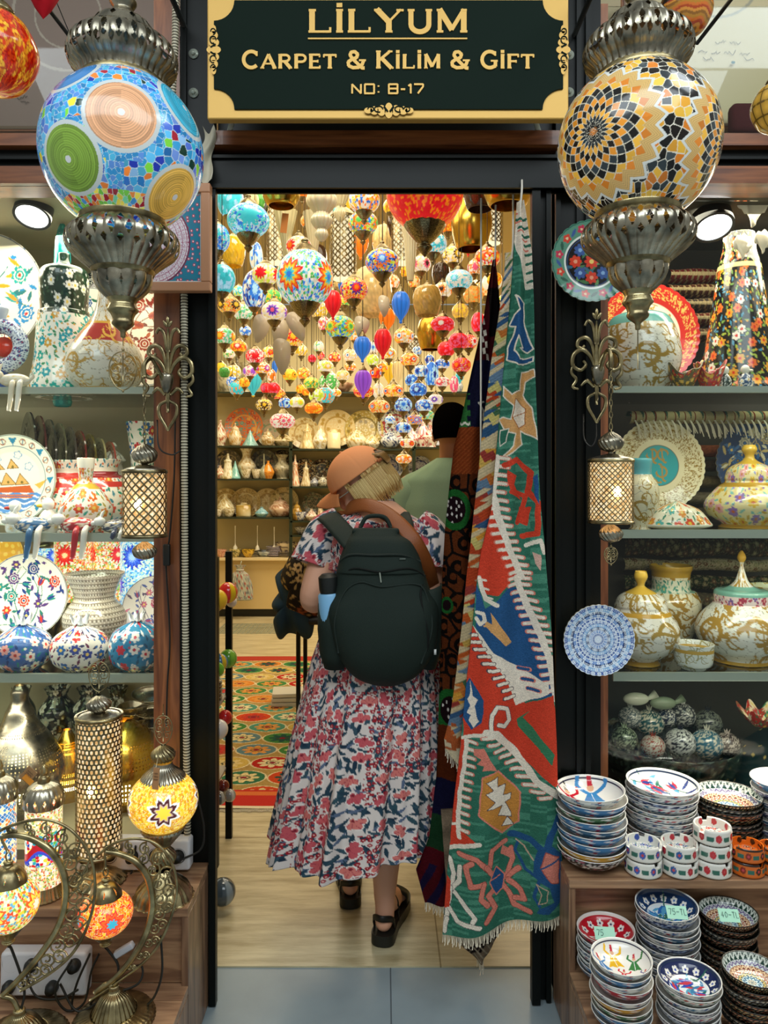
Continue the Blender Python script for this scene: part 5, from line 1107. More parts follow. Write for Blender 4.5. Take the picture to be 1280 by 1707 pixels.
# yellow lamp
u_ = 1.95/F; C = P(272, 1500, 1.95); yl = thing('table_lamp', 'brass table lamp with squat yellow mosaic globe and filigree leaf on top', 'lamp', (C[0], 1.95, .4))
zz = lambda py: (1500-py)*u_
MB().lathe([(0, .0), (46*u_, 0), (47*u_, .004), (40*u_, zz(1482)), (24*u_, zz(1468)), (12*u_, zz(1455))], 96, fl=(20, .05, 0), sm=5).build('foot', M['brass'], yl)
finial(MB(), (0, 0, zz(1432)), 20*u_, 40*u_).build('stem_knob', M['brass'], yl)
MB().lathe([(10*u_, zz(1415)), (16*u_, zz(1410)), (34*u_, zz(1388)), (36*u_, zz(1382))], 96, fl=(30, .06, 0), sm=5).build('lower_cup', M['pewter'], yl)
R_ = 57*u_; MB().ball((0, 0, zz(1340)), (R_, R_, 50*u_), 260, 130, cf=mos_globe((YEL, [(1, 'e8e8e0'), (.8, '4a1c20'), (.55, 'c8a8a0'), (.45, 'f0d040')], 4), R_, seed=1)).build('glass_globe', M['glow'], yl)
MB().lathe([(40*u_, zz(1322)), (42*u_, zz(1318)), (34*u_, zz(1298)), (18*u_, zz(1284)), (14*u_, zz(1276))], 144, fl=(36, .06, 0), sm=6).build('upper_dome', M['pewter'], yl)
finial(MB(), (0, 0, zz(1262)), 19*u_, 30*u_).build('top_knob', M['brass'], yl)
filigree(48*u_, 30*u_).build('leaf_ornament', M['brass'], yl, loc=(0, 0, zz(1198)))
# tall filigree cylinder
u_ = 2.03/F; zz = lambda py: (Z_(py, 2.03)-.4)
fl_ = thing('table_lamp', 'tall silver filigree cylinder lamp glowing behind the crescent lamps', 'lamp', (X_(165, 2.03), 2.03, .4))
MB().lathe([(0, 0), (40*u_, 0), (42*u_, .006), (30*u_, .02), (12*u_, .035), (14*u_, zz(1425))], 96, fl=(24, .05, 0), sm=4).build('foot', M['brass'], fl_)
lattice_lamp(fl_, (0, 0, 0), 37*u_, zz(1418), zz(1193), 'hex', .0125, 1.25, .42)
MB().lathe([(37*u_, zz(1193)), (20*u_, zz(1188)), (8*u_, zz(1186)), (8*u_, zz(1180))], 48).build('top_cover', M['pewter'], fl_, auto=30)
finial(MB(), (0, 0, zz(1173)), 19*u_, 28*u_).build('top_knob', M['pewter'], fl_); filigree(50*u_, 34*u_).build('leaf_ornament', M['brass'], fl_, loc=(0, 0, zz(1103)))
# mosaic cylinder lamps
def cyl_lamp(label, px, Y, rp, ybot, ytop, cf):
    u_ = Y/F; zz = lambda py: Z_(py, Y)-.4; o = thing('table_lamp', label, 'lamp', (X_(px, Y), Y, .4))
    b = zz(ybot); MB().lathe([(0, 0), (rp*1.12*u_, 0), (rp*1.14*u_, .008), (rp*1.05*u_, .02), (rp*.98*u_, b)], 120, fl=(30, .04, 0), sm=3).build('foot', M['brass'], o)
    t = zz(ytop); MB().lathe([(rp*u_, z) for z in np.linspace(b, t, 160)], 260, cf=cf(rp*u_, b, t)).build('glass_cylinder', M['glow'], o)
    MB().lathe([(rp*1.02*u_, t-.004), (rp*1.10*u_, t), (rp*1.12*u_, t+.018), (rp*1.05*u_, t+.032), (rp*.8*u_, t+.048), (rp*.35*u_, t+.058)], 200, fl=(20, .03, 0), sm=6, drop=lambda T, tt, r, z: pierced(T, tt, r, z, ((t+.016, .010, 0),), 14, .4)).build('upper_dome', M['pewter'], o)
    MB().lathe([(rp*.36*u_, t+.056), (rp*.3*u_, t+.07), (rp*.18*u_, t+.076), (rp*.22*u_, t+.085), (rp*.1*u_, t+.10), (0, t+.104)], 32, sm=4).build('top_knob', M['brass'], o)
    return o
def cyl_a(R, b, t):
    def cf(T, tt, r, z):
        v = (z-b)/(t-b); x = T*round(2*PI*R/.0045)/(2*PI); y = z/.0045
        c = mosaic(x, y, ['e8d8a0', 'f0e0b0', 'c8602c', '80a040', 'f0c040', 'e8e8e0'], 'f4ecd0', 2, None, .08)
        m = (v > .30) & (v < .62); c2 = mosaic(x*.5, y*.5, ['d82020', 'f0d040', '20a0b0', '2040b0', '60b040', 'f8f0e0', 'c01828'], 'f4ecd0', 5, None, .05)
        c[m] = c2[m]; w_ = np.abs(v-.46+.08*np.cos(T*3+1)) < .05; c[w_] = lin('b01020'); c[np.abs(v-.40+.08*np.cos(T*3+1)) < .02] = lin('3848c0'); c[(v > .62) & (v < .70)] = c2[(v > .62) & (v < .70)]; return c
    return cf
def cyl_b(R, b, t):
    def cf(T, tt, r, z):
        x = T*round(2*PI*R/.011)/(2*PI); y = z/.011; q = np.floor(x+y)+np.floor(x-y); c = pick(hsh(np.floor(x+y), np.floor(x-y)), ['2a70b0', '3a88c0', 'e8e0a0', 'f0e8b8', 'd87830', '2a70b0']); put(c, (np.abs(frac(x+y)-.5) > .44) | (np.abs(frac(x-y)-.5) > .44), 'f4f0e0'); return c
    return cf
a_ = cyl_lamp('red banded mosaic cylinder lamp with paper tag behind the big crescent lamp', 73, 1.96, 29, 1470, 1340, cyl_a)
cyl_lamp('blue and cream tiled mosaic cylinder lamp cut by the left edge', -1, 1.96, 26, 1440, 1330, cyl_b)
def tagcard(label, px, py, Y, w_, h_, ry, col='b8865a', txt=None):
    o = thing('price_tag', label, 'tag', P(px, py, Y), 0); R = rotm(.1, ry, 0); MB(col).box((0, 0, 0), (w_, .0012, h_), R=R).build('card', M['matte'], o, smooth=False)
    if txt: MB(txt).box((0, -.0012, -h_*.28), (w_*.96, .0008, h_*.40), R=R).build('sticker', M['matte'], o, smooth=False)
    s_ = MB('4a3424')
    for k in range(3): s_.tube([R @ np.array((-w_*.3+w_*.6*j/8, -.0022, h_*(.25-.14*k)+h_*.04*math.sin(j*2.3+k))) for j in range(9)], .0005, 4)
    s_.build('handwriting', M['matte'], o); MB('d8c8a0').rod((0, 0, h_*.5), (.006, .002, h_*.5+.03), .0008, 5).build('string', M['matte'], o)
tagcard('brown paper tag with orange sticker hanging on the red cylinder lamp', 47, 1292, 1.92, .030, .042, .75, 'a07a50', 'e8962c')
tagcard('small tan paper tag hanging from the top of the yellow lamp', 260, 1298, 1.88, .016, .058, .1)

# crescent lamps
def crescent(label, Y, main, outer, gx, gy, gr, gh, bx, by, br, kind, seed):
    v = Y/F; q = lambda a, b: np.array(P(a, b, Y)); O = np.array((X_(bx, Y), Y, .2)); o = thing('crescent_lamp', label, 'lamp', tuple(O))
    base = [(0, 0), (br*v, 0), (br*v*1.02, .006), (br*v*.96, .014), (br*v*.62, .022), (br*v*.60, .020)]
    def ring(mb): mb.lathe(base, 240, fl=(48, .02, 0), sm=4); return mb
    ring(MB()).build('base_plate', M['brass'], o); MB().lathe([(br*v*.58, .018), (br*v*.50, .034), (br*v*.34, .058), (br*v*.14, .070), (br*v*.12, .082), (0, .084)], 200, fl=(26, .07, 0), sm=5).build('base_dome', M['brass'], o)
    mp = cr([q(*p_)-O for p_ in main], 8); op = cr([q(*p_)-O for p_ in outer], 8)
    MB().tube(mp, [.006, .0085, .0085, .0075, .006], 12).build('crescent_arm', M['brass'], o)
    b = MB(); b.tube(op, .0035, 8); b.build('outer_band', M['brass'], o)
    sc = MB(); na = rs(mp, 15); nb_ = rs(op, 15)
    for i in range(1, 14):
        A_, B_ = na[i], nb_[i]; mid = (A_+B_)/2; R_ = np.linalg.norm(A_-B_)*.42
        if R_ < .007: continue
        d = B_-A_; an = math.atan2(d[2], d[0])
        for s_ in (1, -1):
            pts = [(mid[0]+d[0]*.18*s_+R_*.55*(1-.8*k/16)*math.cos(an+s_*PI/2*0+s_*k*.55), mid[1], mid[2]+d[2]*.18*s_+R_*.55*(1-.8*k/16)*math.sin(an+s_*k*.55)) for k in range(17)]
            sc.tube(pts, .0022, 6)
        sc.tube(cr([A_, A_*.6+B_*.4+np.array((0, 0, R_*.3)), A_*.35+B_*.65-np.array((0, 0, R_*.3)), B_], 5), .0022, 6)
    sc.build('scrollwork', M['brass'], o)
    G = q(gx, gy)-O; r_ = gr*v; h_ = gh*v
    hk = MB(); hk.tube([(G[0]+.006*math.cos(a), G[1], G[2]+h_+.05+.010*math.sin(a)) for a in np.linspace(0, 2*PI, 12, endpoint=False)], .002, 6, closed=True); hk.tube(cr([mp[0], mp[0]+np.array((-.002, 0, -.006)), (G[0], G[1], G[2]+h_+.058)], 4), .003, 6); hk.build('hook', M['brass'], o)
    lp = thing('hanging_lamp', None, None); lp.parent = o
    MB().ball(G, (r_, r_, h_*1.05), 260, 130, cf=mos_globe(kind, r_, seed=seed, squash=h_/r_)).build('glass_globe', M['glow'], lp)
    MB().lathe([(r_*.62, h_*.62), (r_*.62, h_*.72), (r_*.56, h_*1.05), (r_*.36, h_*1.38), (r_*.14, h_*1.52), (r_*.16, h_*1.66), (.004, h_*1.72)], 120, loc=G, sm=5, fl=(8, .02, 0), drop=lambda T, t, r, z: pierced(T, t, r, z, ((h_*1.16, h_*.16, 0),), 7, .16)).build('cap', M['brass'], lp)
    MB().lathe([(r_*.60, -h_*.70), (r_*.60, -h_*.78), (r_*.48, -h_*1.0), (r_*.26, -h_*1.3), (r_*.16, -h_*1.42), (r_*.22, -h_*1.5), (r_*.12, -h_*1.62), (0, -h_*1.7)], 96, loc=G, sm=5, fl=(24, .03, 0)).build('cup', M['brass'], lp)
    MB().tube(cr([G+np.array((0, 0, -h_*1.7)), G+np.array((.004, .01, -h_*2.0)), np.array((0.006, .012, .12)), np.array((0, .0, .07))], 6), .003, 6).build('lamp_cord', M['cable'], o)
    b = MB(); e = mp[-1]; b.tube(cr([e, e*.4+np.array((0, 0, .06)), (0, 0, .075)], 6), .006, 8); b.build('arm_joint', M['brass'], o)
    return o
crescent('small crescent brass lamp with hanging orange mosaic globe, nearest the doorway', 1.78,
         [(176, 1420), (200, 1424), (226, 1436), (246, 1462), (254, 1500), (250, 1535), (236, 1572), (214, 1606), (188, 1634), (158, 1655)],
         [(158, 1430), (190, 1406), (228, 1398), (262, 1408), (286, 1438), (295, 1478), (287, 1522), (268, 1568), (244, 1600), (206, 1630), (150, 1668)], 176, 1522, 44, 34, 190, 1690, 62, (ORA, [(1, 'd02830'), (.85, 'f86020'), (.6, 'e83020'), (.42, '38a8c0')], 4), 2)
crescent('large crescent brass lamp with multicoloured yellow globe at the left edge', 1.70,
         [(4, 1394), (30, 1392), (58, 1400), (84, 1418), (102, 1446), (110, 1482), (105, 1522), (90, 1558), (62, 1598), (30, 1634), (4, 1660)],
         [(-20, 1396), (20, 1376), (70, 1366), (110, 1378), (140, 1408), (156, 1448), (157, 1500), (144, 1548), (120, 1590), (84, 1622), (34, 1652)], 14, 1506, 49, 42, 32, 1690, 74, (['e8c030', 'f07020', '80b840', 'f0e080', 'e84820', '60a8c0', 'f8f0c0'], [(1, 'e85820'), (.8, 'f8d850'), (.5, 'e87020'), (.4, 'f8f0d0')], 4), 5)
def strip(label, px, py, Y, wx, wz, rows, cols, rx, zb):
    o = thing('power_strip', label, 'socket strip', (X_(px, Y), Y, zb)); R = rotm(rx, 0, 0)
    MB().rbox((0, 0, wz/2), (wx, .045, wz), .008, R=R).build('body', M['white'], o)
    for i in range(rows):
        for j in range(cols):
            c = R @ np.array((-wx/2+wx*(j+.5)/cols, -.0232, wz*(i+.5)/rows)); Rr = rotm(rx+PI/2, 0, 0)
            MB().lathe([(0, .0005), (.017, .0005), (.019, -.001), (.021, .002)], 28, loc=c, R=Rr).build('socket', M['blackm'], o)
            if (i+j) % 2 == 0: MB().lathe([(.015, 0), (.016, .012), (.011, .026), (0, .028)], 20, loc=c, R=Rr).build('plug', M['blackm'], o)
strip('white eight-socket power strip lying behind the crescent lamps on the lower board', 78, 0, 1.86, .215, .105, 2, 4, -.05, .215)
strip('white power strip on the upper board behind the yellow and filigree lamps', 225, 0, 2.085, .32, .085, 1, 5, -.02, .408)
cc = MB()
for k, pts in enumerate(([(120, 1600), (92, 1650), (110, 1684), (140, 1672), (152, 1620), (165, 1590)], [(100, 1640), (130, 1686), (180, 1660), (230, 1640), (235, 1610), (200, 1620)], [(150, 1590), (128, 1640), (120, 1680), (140, 1686), (160, 1660)], [(268, 1560), (270, 1620), (258, 1660), (240, 1680)], [(212, 1480), (222, 1440), (226, 1410)], [(330, 1330), (340, 1380), (335, 1415), (305, 1432)], [(40, 1615), (60, 1660), (100, 1665), (130, 1650)])):
    cc.tube(cr([P(a, b, (1.80 if k not in (4, 5) else 2.06)+.012*math.sin(a)) for a, b in pts], 8), .0028, 6)
cc.build('cable_tangle', M['cable'], label='tangle of black lamp cables around the crescent lamp bases', cat='cable', kind='stuff')
MB('b8bcc4').rbox(P(207, 1583, 1.80), (.052, .018, .016), .004, R=rotm(0, -.55, 0)).build('lamp_switch', M['paint'], label='grey inline lamp switch beside the orange globe', cat='switch')
# ================================================================ pottery in the two windows
def plate(label, px, py, Y, rp, painter, tilt=.14, rz=0, scal=0, name='plate', cat='plate', group=None, deep=.10, n=240, m_=64, parts=True, back='d8d0bc'):
    """a plate stood on edge, its face to the street"""
    r = rp*Y/F; th = np.arange(n)*2*PI/n; q = np.linspace(0, 1, m_); TT, QQ = np.meshgrid(th, q, indexing='ij')
    sc_ = 1+(scal and .022*np.abs(np.cos(TT*scal/2))*np.clip((QQ-.8)*5, 0, 1))
    x = QQ*np.cos(TT)*sc_; z = QQ*np.sin(TT)*sc_; dep = deep*r*np.where(QQ > .62, ((QQ-.62)/.38)**1.0, 0)
    A = np.stack([x*r, -dep, z*r], -1); B = A.copy(); B[..., 1] += .006
    R = rotm(-tilt, 0, rz); c = painter(x, -z)
    o = thing(name, label, cat, P(px, py, Y), 0, group)
    MB().grid(A @ R.T, True, col=c).build('face', M['cer'], o); MB(back).grid(B @ R.T, True).grid(np.stack([A[:, -1], B[:, -1]], 1) @ R.T, True).build('back', M['cer'], o)
    return o
def pot(label, px, Y, prof, zs, cf, name='vase', cat='vase', group=None, n=200, sm=9, mat='cer', sq=(1, 1), fl=None, extra=None, scale=None):
    """turned pot: prof = [(radius px, photo row)] top to bottom; cf(x, y, t, py) colours with x, y in 1/20 px cells"""
    v = Y/F; o = thing(name, label, cat, (X_(px, Y), Y, zs), 0, group)
    p = [(a*v, Z_(b, Y)-zs) for a, b in prof]; z0 = p[-1][1]; p = [(a, (z-z0)*(p[0][1])/(p[0][1]-z0)) for a, z in p]
    if p[0][0] > .002: p = [(p[0][0]*.8, p[0][1]-.02), (p[0][0]*.93, p[0][1]-.003)]+p
    p.append((0, 0)); rm = max(a for a, b in p)
    if scale: zz = None
    def c_(T, t, r, z):
        k = scale or 24*v; per = max(3, round(2*PI*rm/k)); return cf(T*per/(2*PI), -z/k, (z/p[0][1] if p[0][1] else z), per, T, r)
    MB().lathe(rs(cr(p, sm), 230), n, cf=c_, sq=sq, fl=fl).build('body', M[mat], o)
    return o
IZ = [('c83428', 'd8502c'), ('2a5a9c', '3a7ab8'), ('1f8a8a', '2a9a90'), ('d87a28', 'e09038')]
def p_iznik(seed, base='efe9d6', rim=None, pal=('c83a28', '2a5aa0', '2a8a80', 'd07830'), leafc='2c7058', nfl=12, rw=.12):
    def f(x, y):
        r_ = random.Random(seed); p = Paint(x, y, base)
        for k in range(5):
            a = r_.uniform(0, 6.28); pts = [(.1*math.cos(a), .7)]+[(.55*math.sin(a+j*.5)*(.3+j*.2), .6-j*.32) for j in range(5)]; p.line([tuple(v) for v in cr(pts, 6)], .018, leafc)
        for k in range(nfl*4): 
            a = r_.uniform(0, 6.28); q = math.sqrt(r_.random())*.88; p.leaf(q*math.cos(a), q*math.sin(a), r_.uniform(0, 6.28), r_.uniform(.06, .13), .035, r_.choice([leafc, pal[2], pal[1]]))
        for k in range(nfl):
            a = k*2.4+seed; q = .80*math.sqrt((k+.6)/nfl); cx, cy = q*math.cos(a), q*math.sin(a); col = pal[k % len(pal)]; t = k % 3
            if t == 0: p.flower(cx, cy, .15, 9, col, .25, base).ring(cx, cy, .09, .014, base); p.disc(cx, cy, .03, pal[(k+1) % len(pal)])
            elif t == 1: p.tulip(cx, cy, .14, r_.uniform(0, 6.28), (col, pal[(k+2) % len(pal)]), leafc)
            else: p.flower(cx, cy, .11, 6, col, .4, 'f0d070')
        if rim: R_ = np.hypot(x, y); p.m(R_ > 1-rw, rim); th = np.arctan2(y, x); p.m((R_ > 1-rw) & (np.hypot(frac(th*20/PI)-.5, (R_-1+rw/2)*10) < .33), base)
        p.ring(0, 0, .985, .03, '40506a' if rim is None else base); return p.c
    return f
def p_mandala(seed, pal=('1c3c88', '3a70b8', 'e4ecf4', '16264c', '6a9cd0'), nr=9):
    def f(x, y):
        R_ = np.hypot(x, y); th = np.arctan2(y, x); c = full(x, pal[2]); r_ = random.Random(seed)
        for k in range(nr):
            a, b = k/nr, (k+1)/nr; m = (R_ >= a) & (R_ < b); c[m] = lin(pal[[0, 2, 1, 3, 4][k % 5] if k else 2]); n = max(8, int(14*(k+1)*.9)); u_ = frac(th*n/(2*PI)+.5*(k % 2))-.5; v_ = (R_-(a+b)/2)*nr
            fg = pal[2] if k % 5 != 1 else pal[0]
            m2 = m & ((np.hypot(u_*1.1, v_) < .30) | ((np.abs(np.abs(u_)-.42) < .05))); c[m2] = lin(fg); c[m & (np.hypot(u_*1.1, v_) < .12)] = lin(pal[1])
            c[np.abs(R_-b) < .009] = lin(pal[2])
        return c
    return f
def p_calli(seed, center, ink, base='efe3bd', rimc=None, ink2='a8842c', r0=.5):
    def f(x, y):
        R_ = np.hypot(x, y); th = np.arctan2(y, x); p = Paint(x, y, base)
        if rimc: p.m(R_ > .66, rimc)
        c = p.c; u_ = th*9; b = arabesq(c.copy(), u_*.9, R_*8, ink2, .13, seed); b = arabesq(b, u_*1.3+.4, R_*11, ink2, .11, seed+4); m = (R_ > r0+.13) & (R_ < .95); c[m] = b[m]
        if center: 
            c[R_ < r0] = lin(center); d = arabesq(c.copy(), x*2.2, y*2.2, ink, .12, seed+2); m = R_ < r0-.05; c[m] = d[m]; c[np.abs(R_-r0) < .012] = lin('6a6a5a')
        else: d = arabesq(c.copy(), x*3.6, y*3.6, ink, .12, seed+2); m = (R_ < r0); c[m] = d[m]
        return c
    return f
def p_ship(x, y):
    p = Paint(x, y, 'dfe6d8'); R_ = np.hypot(x, y)
    i, dx, dy, f_, e = cells(x*7, y*7, 3); m = (y > .28) & (R_ < .74); p.m(m, '5a8fd0'); p.m(m & (np.abs(np.sin(x*16)*.03+frac(y*9)*.11-.05) < .02), 'dfe9f4')
    for cx, cy in ((-.35, -.45), (.1, -.55), (.35, -.3), (-.55, -.1)): p.flower(cx, cy, .10, 5, '8aa4c8', .3); p.flower(cx, cy, .075, 5, 'dfe6d8', .3)
    p.poly([(-.55, .28), (.5, .28), (.40, .12), (-.45, .18)], 'c8602c'); p.poly([(-.55, .32), (.5, .32), (.44, .40), (-.5, .40)], 'd87838'); p.line([(-.5, .36), (.46, .36)], .02, '3a6ab0')
    for cx, cy, s_ in ((-.38, 0, .18), (-.08, 0, .2), (.22, .0, .18), (-.3, -.3, .14), (0, -.34, .15)): p.opoly([(cx-s_*.8, cy+s_*.6), (cx-s_*.3, cy-s_*.8), (cx+s_*.9, cy+s_*.5)], 'd8a860', '7a5a30', .015); p.disc(cx, cy+.05, .03, '7a6a30')
    p.poly([(.5, .10), (.8, -.02), (.62, .2)], 'd8b050')
    for a in range(24):
        t = a*PI/12; cx, cy = .86*math.cos(t), .86*math.sin(t)
        if a % 3 == 0: p.poly([(cx-.09, cy-.06), (cx+.09, cy-.06), (cx, cy+.10)], '2f86b0')
        else: p.ring(cx, cy, .06, .02, 'a86a4a'); p.leaf(cx, cy, t, .06, .02, '5a7a90')
    p.ring(0, 0, .75, .016, '6a8090'); p.ring(0, 0, .985, .03, '4a6a60'); return p.c
FL = lambda base, pet, leaf, acc='f0d060', line=None, bs=1: (lambda x, y, t, per, T, r: floral(x, y, base, pet, leaf, acc, 3, per, bs, line))
def bands(f, bl):
    """overlay: bl = [(t0, t1, colour or function)]"""
    def g(x, y, t, per, T, r):
        c = f(x, y, t, per, T, r)
        for t0, t1, col in bl:
            m = (t >= t0) & (t < t1)
            if callable(col): c[m] = col(x, y, t, per, T, r)[m]
            else: c[m] = lin(col)
        return c
    return g
def CAL(base='ece4cf', ink='b08a34', crack=True, w_=.24, k=1.0, seed=2):
    w_ *= .42
    def f(x, y, t, per, T, r):
        c = full(x, base)
        if crack: i, dx, dy, f_, e = cells(x*1.6, y*1.6, 4, None); c[e < .035] = lin('9a9684')
        c = arabesq(c, x*.42*k, y*.42*k+.3, ink, w_, seed); return arabesq(c, x*.8*k, y*.8*k+.3, ink, w_*.8, seed+5)
    return f
def DOT(base, col, s_=2.): return lambda x, y, t, per, T, r: (lambda c, q: (put(c, q[3] < .28, col), c)[1])(full(x, base), cells(x*s_, y*s_, 1, per*int(s_) if s_ == int(s_) else None, .3))
def GEO(a, b, c3):
    def f(x, y, t, per, T, r):
        c = full(x, a); k = np.floor(y*3); m = frac(y*3) < .5; put(c, m, b); u_ = frac(x*4+.5*np.mod(k, 2))-.5; put(c, (np.hypot(u_, frac(y*3)-.25) < .18), c3); put(c, (np.abs(u_) < .2) & (frac(y*3) > .66), c3); return c
    return f
L1, L2, L3, R1, R2, R3 = [shelf_z[k]+.0005 for k in ('L1', 'L2', 'L3', 'R1', 'R2', 'R3')]; LB, RB = .401, .441
# -- left, top shelf
plate('huge cream plate with pomegranates and tulips at the left edge of the top shelf', -28, 494, 2.56, 106, p_iznik(3, 'efe6cc', None, ('d8301c', 'e88a20', '2a7ab0', 'c02a30', '1f8a8a'), '2a6a70', 14), .05)
def ringvase(label, px, py, Y, R, r, zs, c1):
    v = Y/F; o = thing('ring_vase', label, 'vase', P(px, py, Y)); n, k = 160, 60; a = np.arange(n)*2*PI/n; b = np.arange(k)*2*PI/k; Aa, Bb = np.meshgrid(a, b, indexing='ij')
    G = np.stack([(R+r*np.cos(Bb))*v*np.cos(Aa), r*v*.9*np.sin(Bb), (R+r*np.cos(Bb))*v*np.sin(Aa)], -1); c = floral(Aa*30/(2*PI), Bb*8/(2*PI), 'dfe4ee', ('1f3a78', '3a5a98'), ('22407c',), 'c03030', 2, 30)
    MB().grid(G, True, True, col=c).build('ring', M['cer'], o); MB().lathe([(r*v*1.2, -(Z_(py, Y)-zs)), (r*v*.8, -(R+r*.5)*v)], 40, cf=lambda T, t, q, z: full(T, '22407c')).build('foot', M['cer'], o)
    MB().lathe([(r*v*.5, (R+r*2.6)*v), (r*v*.9, (R+r*2.2)*v), (r*v*.5, (R+r*.8)*v)], 40, sm=5, cf=lambda T, t, q, z: full(T, 'c8d0e0')).build('neck', M['cer'], o)
    MB('e03818').lathe([(0, -.004), (R*v*.5, -.003), (R*v*.52, .004), (0, .006)], 40, R=rotm(PI/2), loc=(0, .02, 0)).build('inner_disc', M['cer'], o); MB('e03818').rod((0, .02, R*v*.4), (0, .02, R*v*.9), .0015, 5).build('inner_link', M['cer'], o)
ringvase('blue and white ring vase with a red centre on the top left shelf', 2, 577, 2.38, 33, 13, L1, 0)
TW = FL('f6f3ea', ('18a89c', '1f9fb0', 'd8a030'), ('2a8a5a', '28b0a8'), 'e8f4e8')
pot('tall white cone vase with turquoise flowers and dark green flowered collar', 107, 2.42, [(9, 424), (12, 440), (36, 450), (39, 480), (37, 514), (41, 520), (47, 590), (54, 645)], L1, bands(TW, [(.58, .90, FL('16301f', ('f4f2ec', 'e8e8e0'), ('16301f', '2c4a34'), 'f0d060')), (.90, 1.1, '1f3a2c')]))
pot('slim turquoise bottle vase with shiny glaze rising behind the green collared vase', 104, 2.50, [(4, 374), (8, 384), (11, 400), (13, 424), (14, 470), (16, 645)], L1, bands(DOT('118a8a', '2fb0a8'), [(.0, .3, 'e8e8e0')]))
pot('white bottle vase with red collar and gold calligraphy under the blue lantern', 175, 2.34, [(10, 440), (10, 480), (15, 510), (24, 530), (40, 553), (57, 580), (62, 605), (56, 628), (42, 640), (40, 645)], L1, bands(CAL('ded9cc', 'b89244'), [(.39, .54, CAL('a83a34', 'e0b050', False)), (.54, .56, 'd0a040'), (0, .03, 'd8a840')]), scale=.045)
plate('cream plate with rust brown sprigs standing behind the bottle vase', 243, 560, 2.62, 86, p_iznik(8, 'e9e0cc', None, ('9a3c24', 'b05a34', '8a3020'), '7a4a3a', 16), .06)
plate('white and blue floral plate half hidden behind the turquoise flowered cone vase', 150, 540, 2.68, 60, p_iznik(9, 'f0efe6', None, ('2a5aa0', '3aa0a0', 'd07830'), '2c7058', 12), .06)
plate('black and white lettered plate behind the blue lantern tip', 172, 492, 2.70, 42, p_calli(4, None, 'f0f0e8', '1c1c1c', None, 'f0f0e8'), .05)
def sitter(label, px, py, Y, L_, bc, hc_, zs, face=1, seed=0, leg=1.0, name='animal_figurine', beak=None):
    """small glazed animal lying on the shelf with its legs over the edge"""
    v = Y/F; o = thing(name, label, 'figurine', (X_(px, Y), Y, zs)); b = MB(); l = L_*v
    b.ball((0, .01, l*.20), (l*.42, l*.24, l*.19), 40, 24, cf=lambda T, Pm: floral(T*6/(2*PI)*1.6, Pm*3, bc, ('f0ece0', 'e8d8c0'), ('f0ece0',), 'd8b040', seed)); b.build('body', M['cer'], o)
    h = MB(hc_); h.ball((-face*l*.42, -.004, l*.34), (l*.17, l*.14, l*.13), 20, 12); h.ball((-face*l*.56, -.01, l*.30), (l*.09, l*.08, l*.07), 12, 8)
    h.tube(cr([(-face*l*.40, .0, l*.44), (-face*l*.36, .004, l*.58), (-face*l*.30, .004, l*.66)], 5), [l*.05, l*.045, l*.01], 8); h.build('head', M['cer'], o)
    if beak: MB(beak).ball((-face*l*.62, -.014, l*.31), (l*.10, l*.05, l*.03), 12, 8).build('beak', M['cer'], o)
    for q in (-1, 1): MB('ece8dc' if q > 0 else bc).tube(cr([(face*l*(.16+.10*q), -.010, l*.16), (face*l*(.20+.10*q), Y*0-(Y-2.176), l*.05), (face*l*(.17+.10*q), -(Y-2.174), -l*.25*leg), (face*l*(.13+.10*q), -(Y-2.172), -l*.55*leg)], 6), [l*.06, l*.075, l*.07, l*.05], 12).build('leg', M['cer'], o)
    MB(hc_).tube(cr([(face*l*.4, .01, l*.22), (face*l*.52, .005, l*.30), (face*l*.50, .0, l*.42)], 5), [l*.05, l*.04, l*.015], 8).build('tail', M['cer'], o)
sitter('tiny flowered cream animal with legs dangling over the top left shelf edge', 22, 640, 2.205, 62, 'e8dcc4', 'e4dcc8', L1, 1, 2, 1.2)
# -- left, middle shelf
plate('cream and blue plate painted with a sailing ship at the left edge', 20, 800, 2.42, 76, p_ship, .10)
for k, (c1, c2) in enumerate((('2a2624', '8a8474'), ('4a2422', '9a6a4a'), ('3a3a34', 'a09a84'), ('5a5a44', 'a8a284'), ('4c4640', '9a9080'), ('6a2422', 'b08050'), ('5c5220', 'b0a050'), ('8a8058', 'd0c8a0'), ('8a3024', 'd0a078'))):
    r_ = 70-k*3.6; plate('%s patterned plate, %s from the left in the row of upright plates' % ([('charcoal'), 'maroon', 'dark grey', 'olive grey', 'taupe', 'wine red', 'mustard brown', 'pale khaki', 'brick red'][k], ['first', 'second', 'third', 'fourth', 'fifth', 'sixth', 'seventh', 'eighth', 'last'][k]),
        52+k*16.5, 757+k*2.5, 2.60, r_, p_mandala(k, (c1, c2, c2, c1, c1), 8), .02, 1.05 if False else 0, 0, group='upright plates in a row behind the ship plate', n=140, m_=40, back=c1).rotation_euler = (0, 0, -.95)
pot('white lidded sugar jar behind the red-collared vases', 188, 2.62, [(3, 738), (7, 744), (4, 750), (14, 758), (20, 766), (21, 770), (15, 776), (24, 796), (26, 830), (14, 862), (18, 880)], L2, CAL('dcdcd4', '8a8a84'), 'sugar_jar', 'jar')
pot('white beaker vase with red tulips behind the left hanging sconce lamp', 238, 2.60, [(27, 706), (22, 740), (18, 790), (17, 840), (20, 880)], L2, FL('f0efe8', ('c02828', '1f9fa0', '2a6ab0'), ('1f8a70',), 'f0d070'))
pot('white flowered vase with turquoise panels at the right end of the middle shelf', 262, 2.66, [(18, 722), (16, 760), (22, 820), (18, 880)], L2, FL('e8e8e0', ('1fa0a0', '28b0a0'), ('1f8a80',), '208080'))
rw = FL('f1ece0', ('cc3428', 'd84a34', 'e07030'), ('2c8a70', '3a8aa0'), 'f0d060')
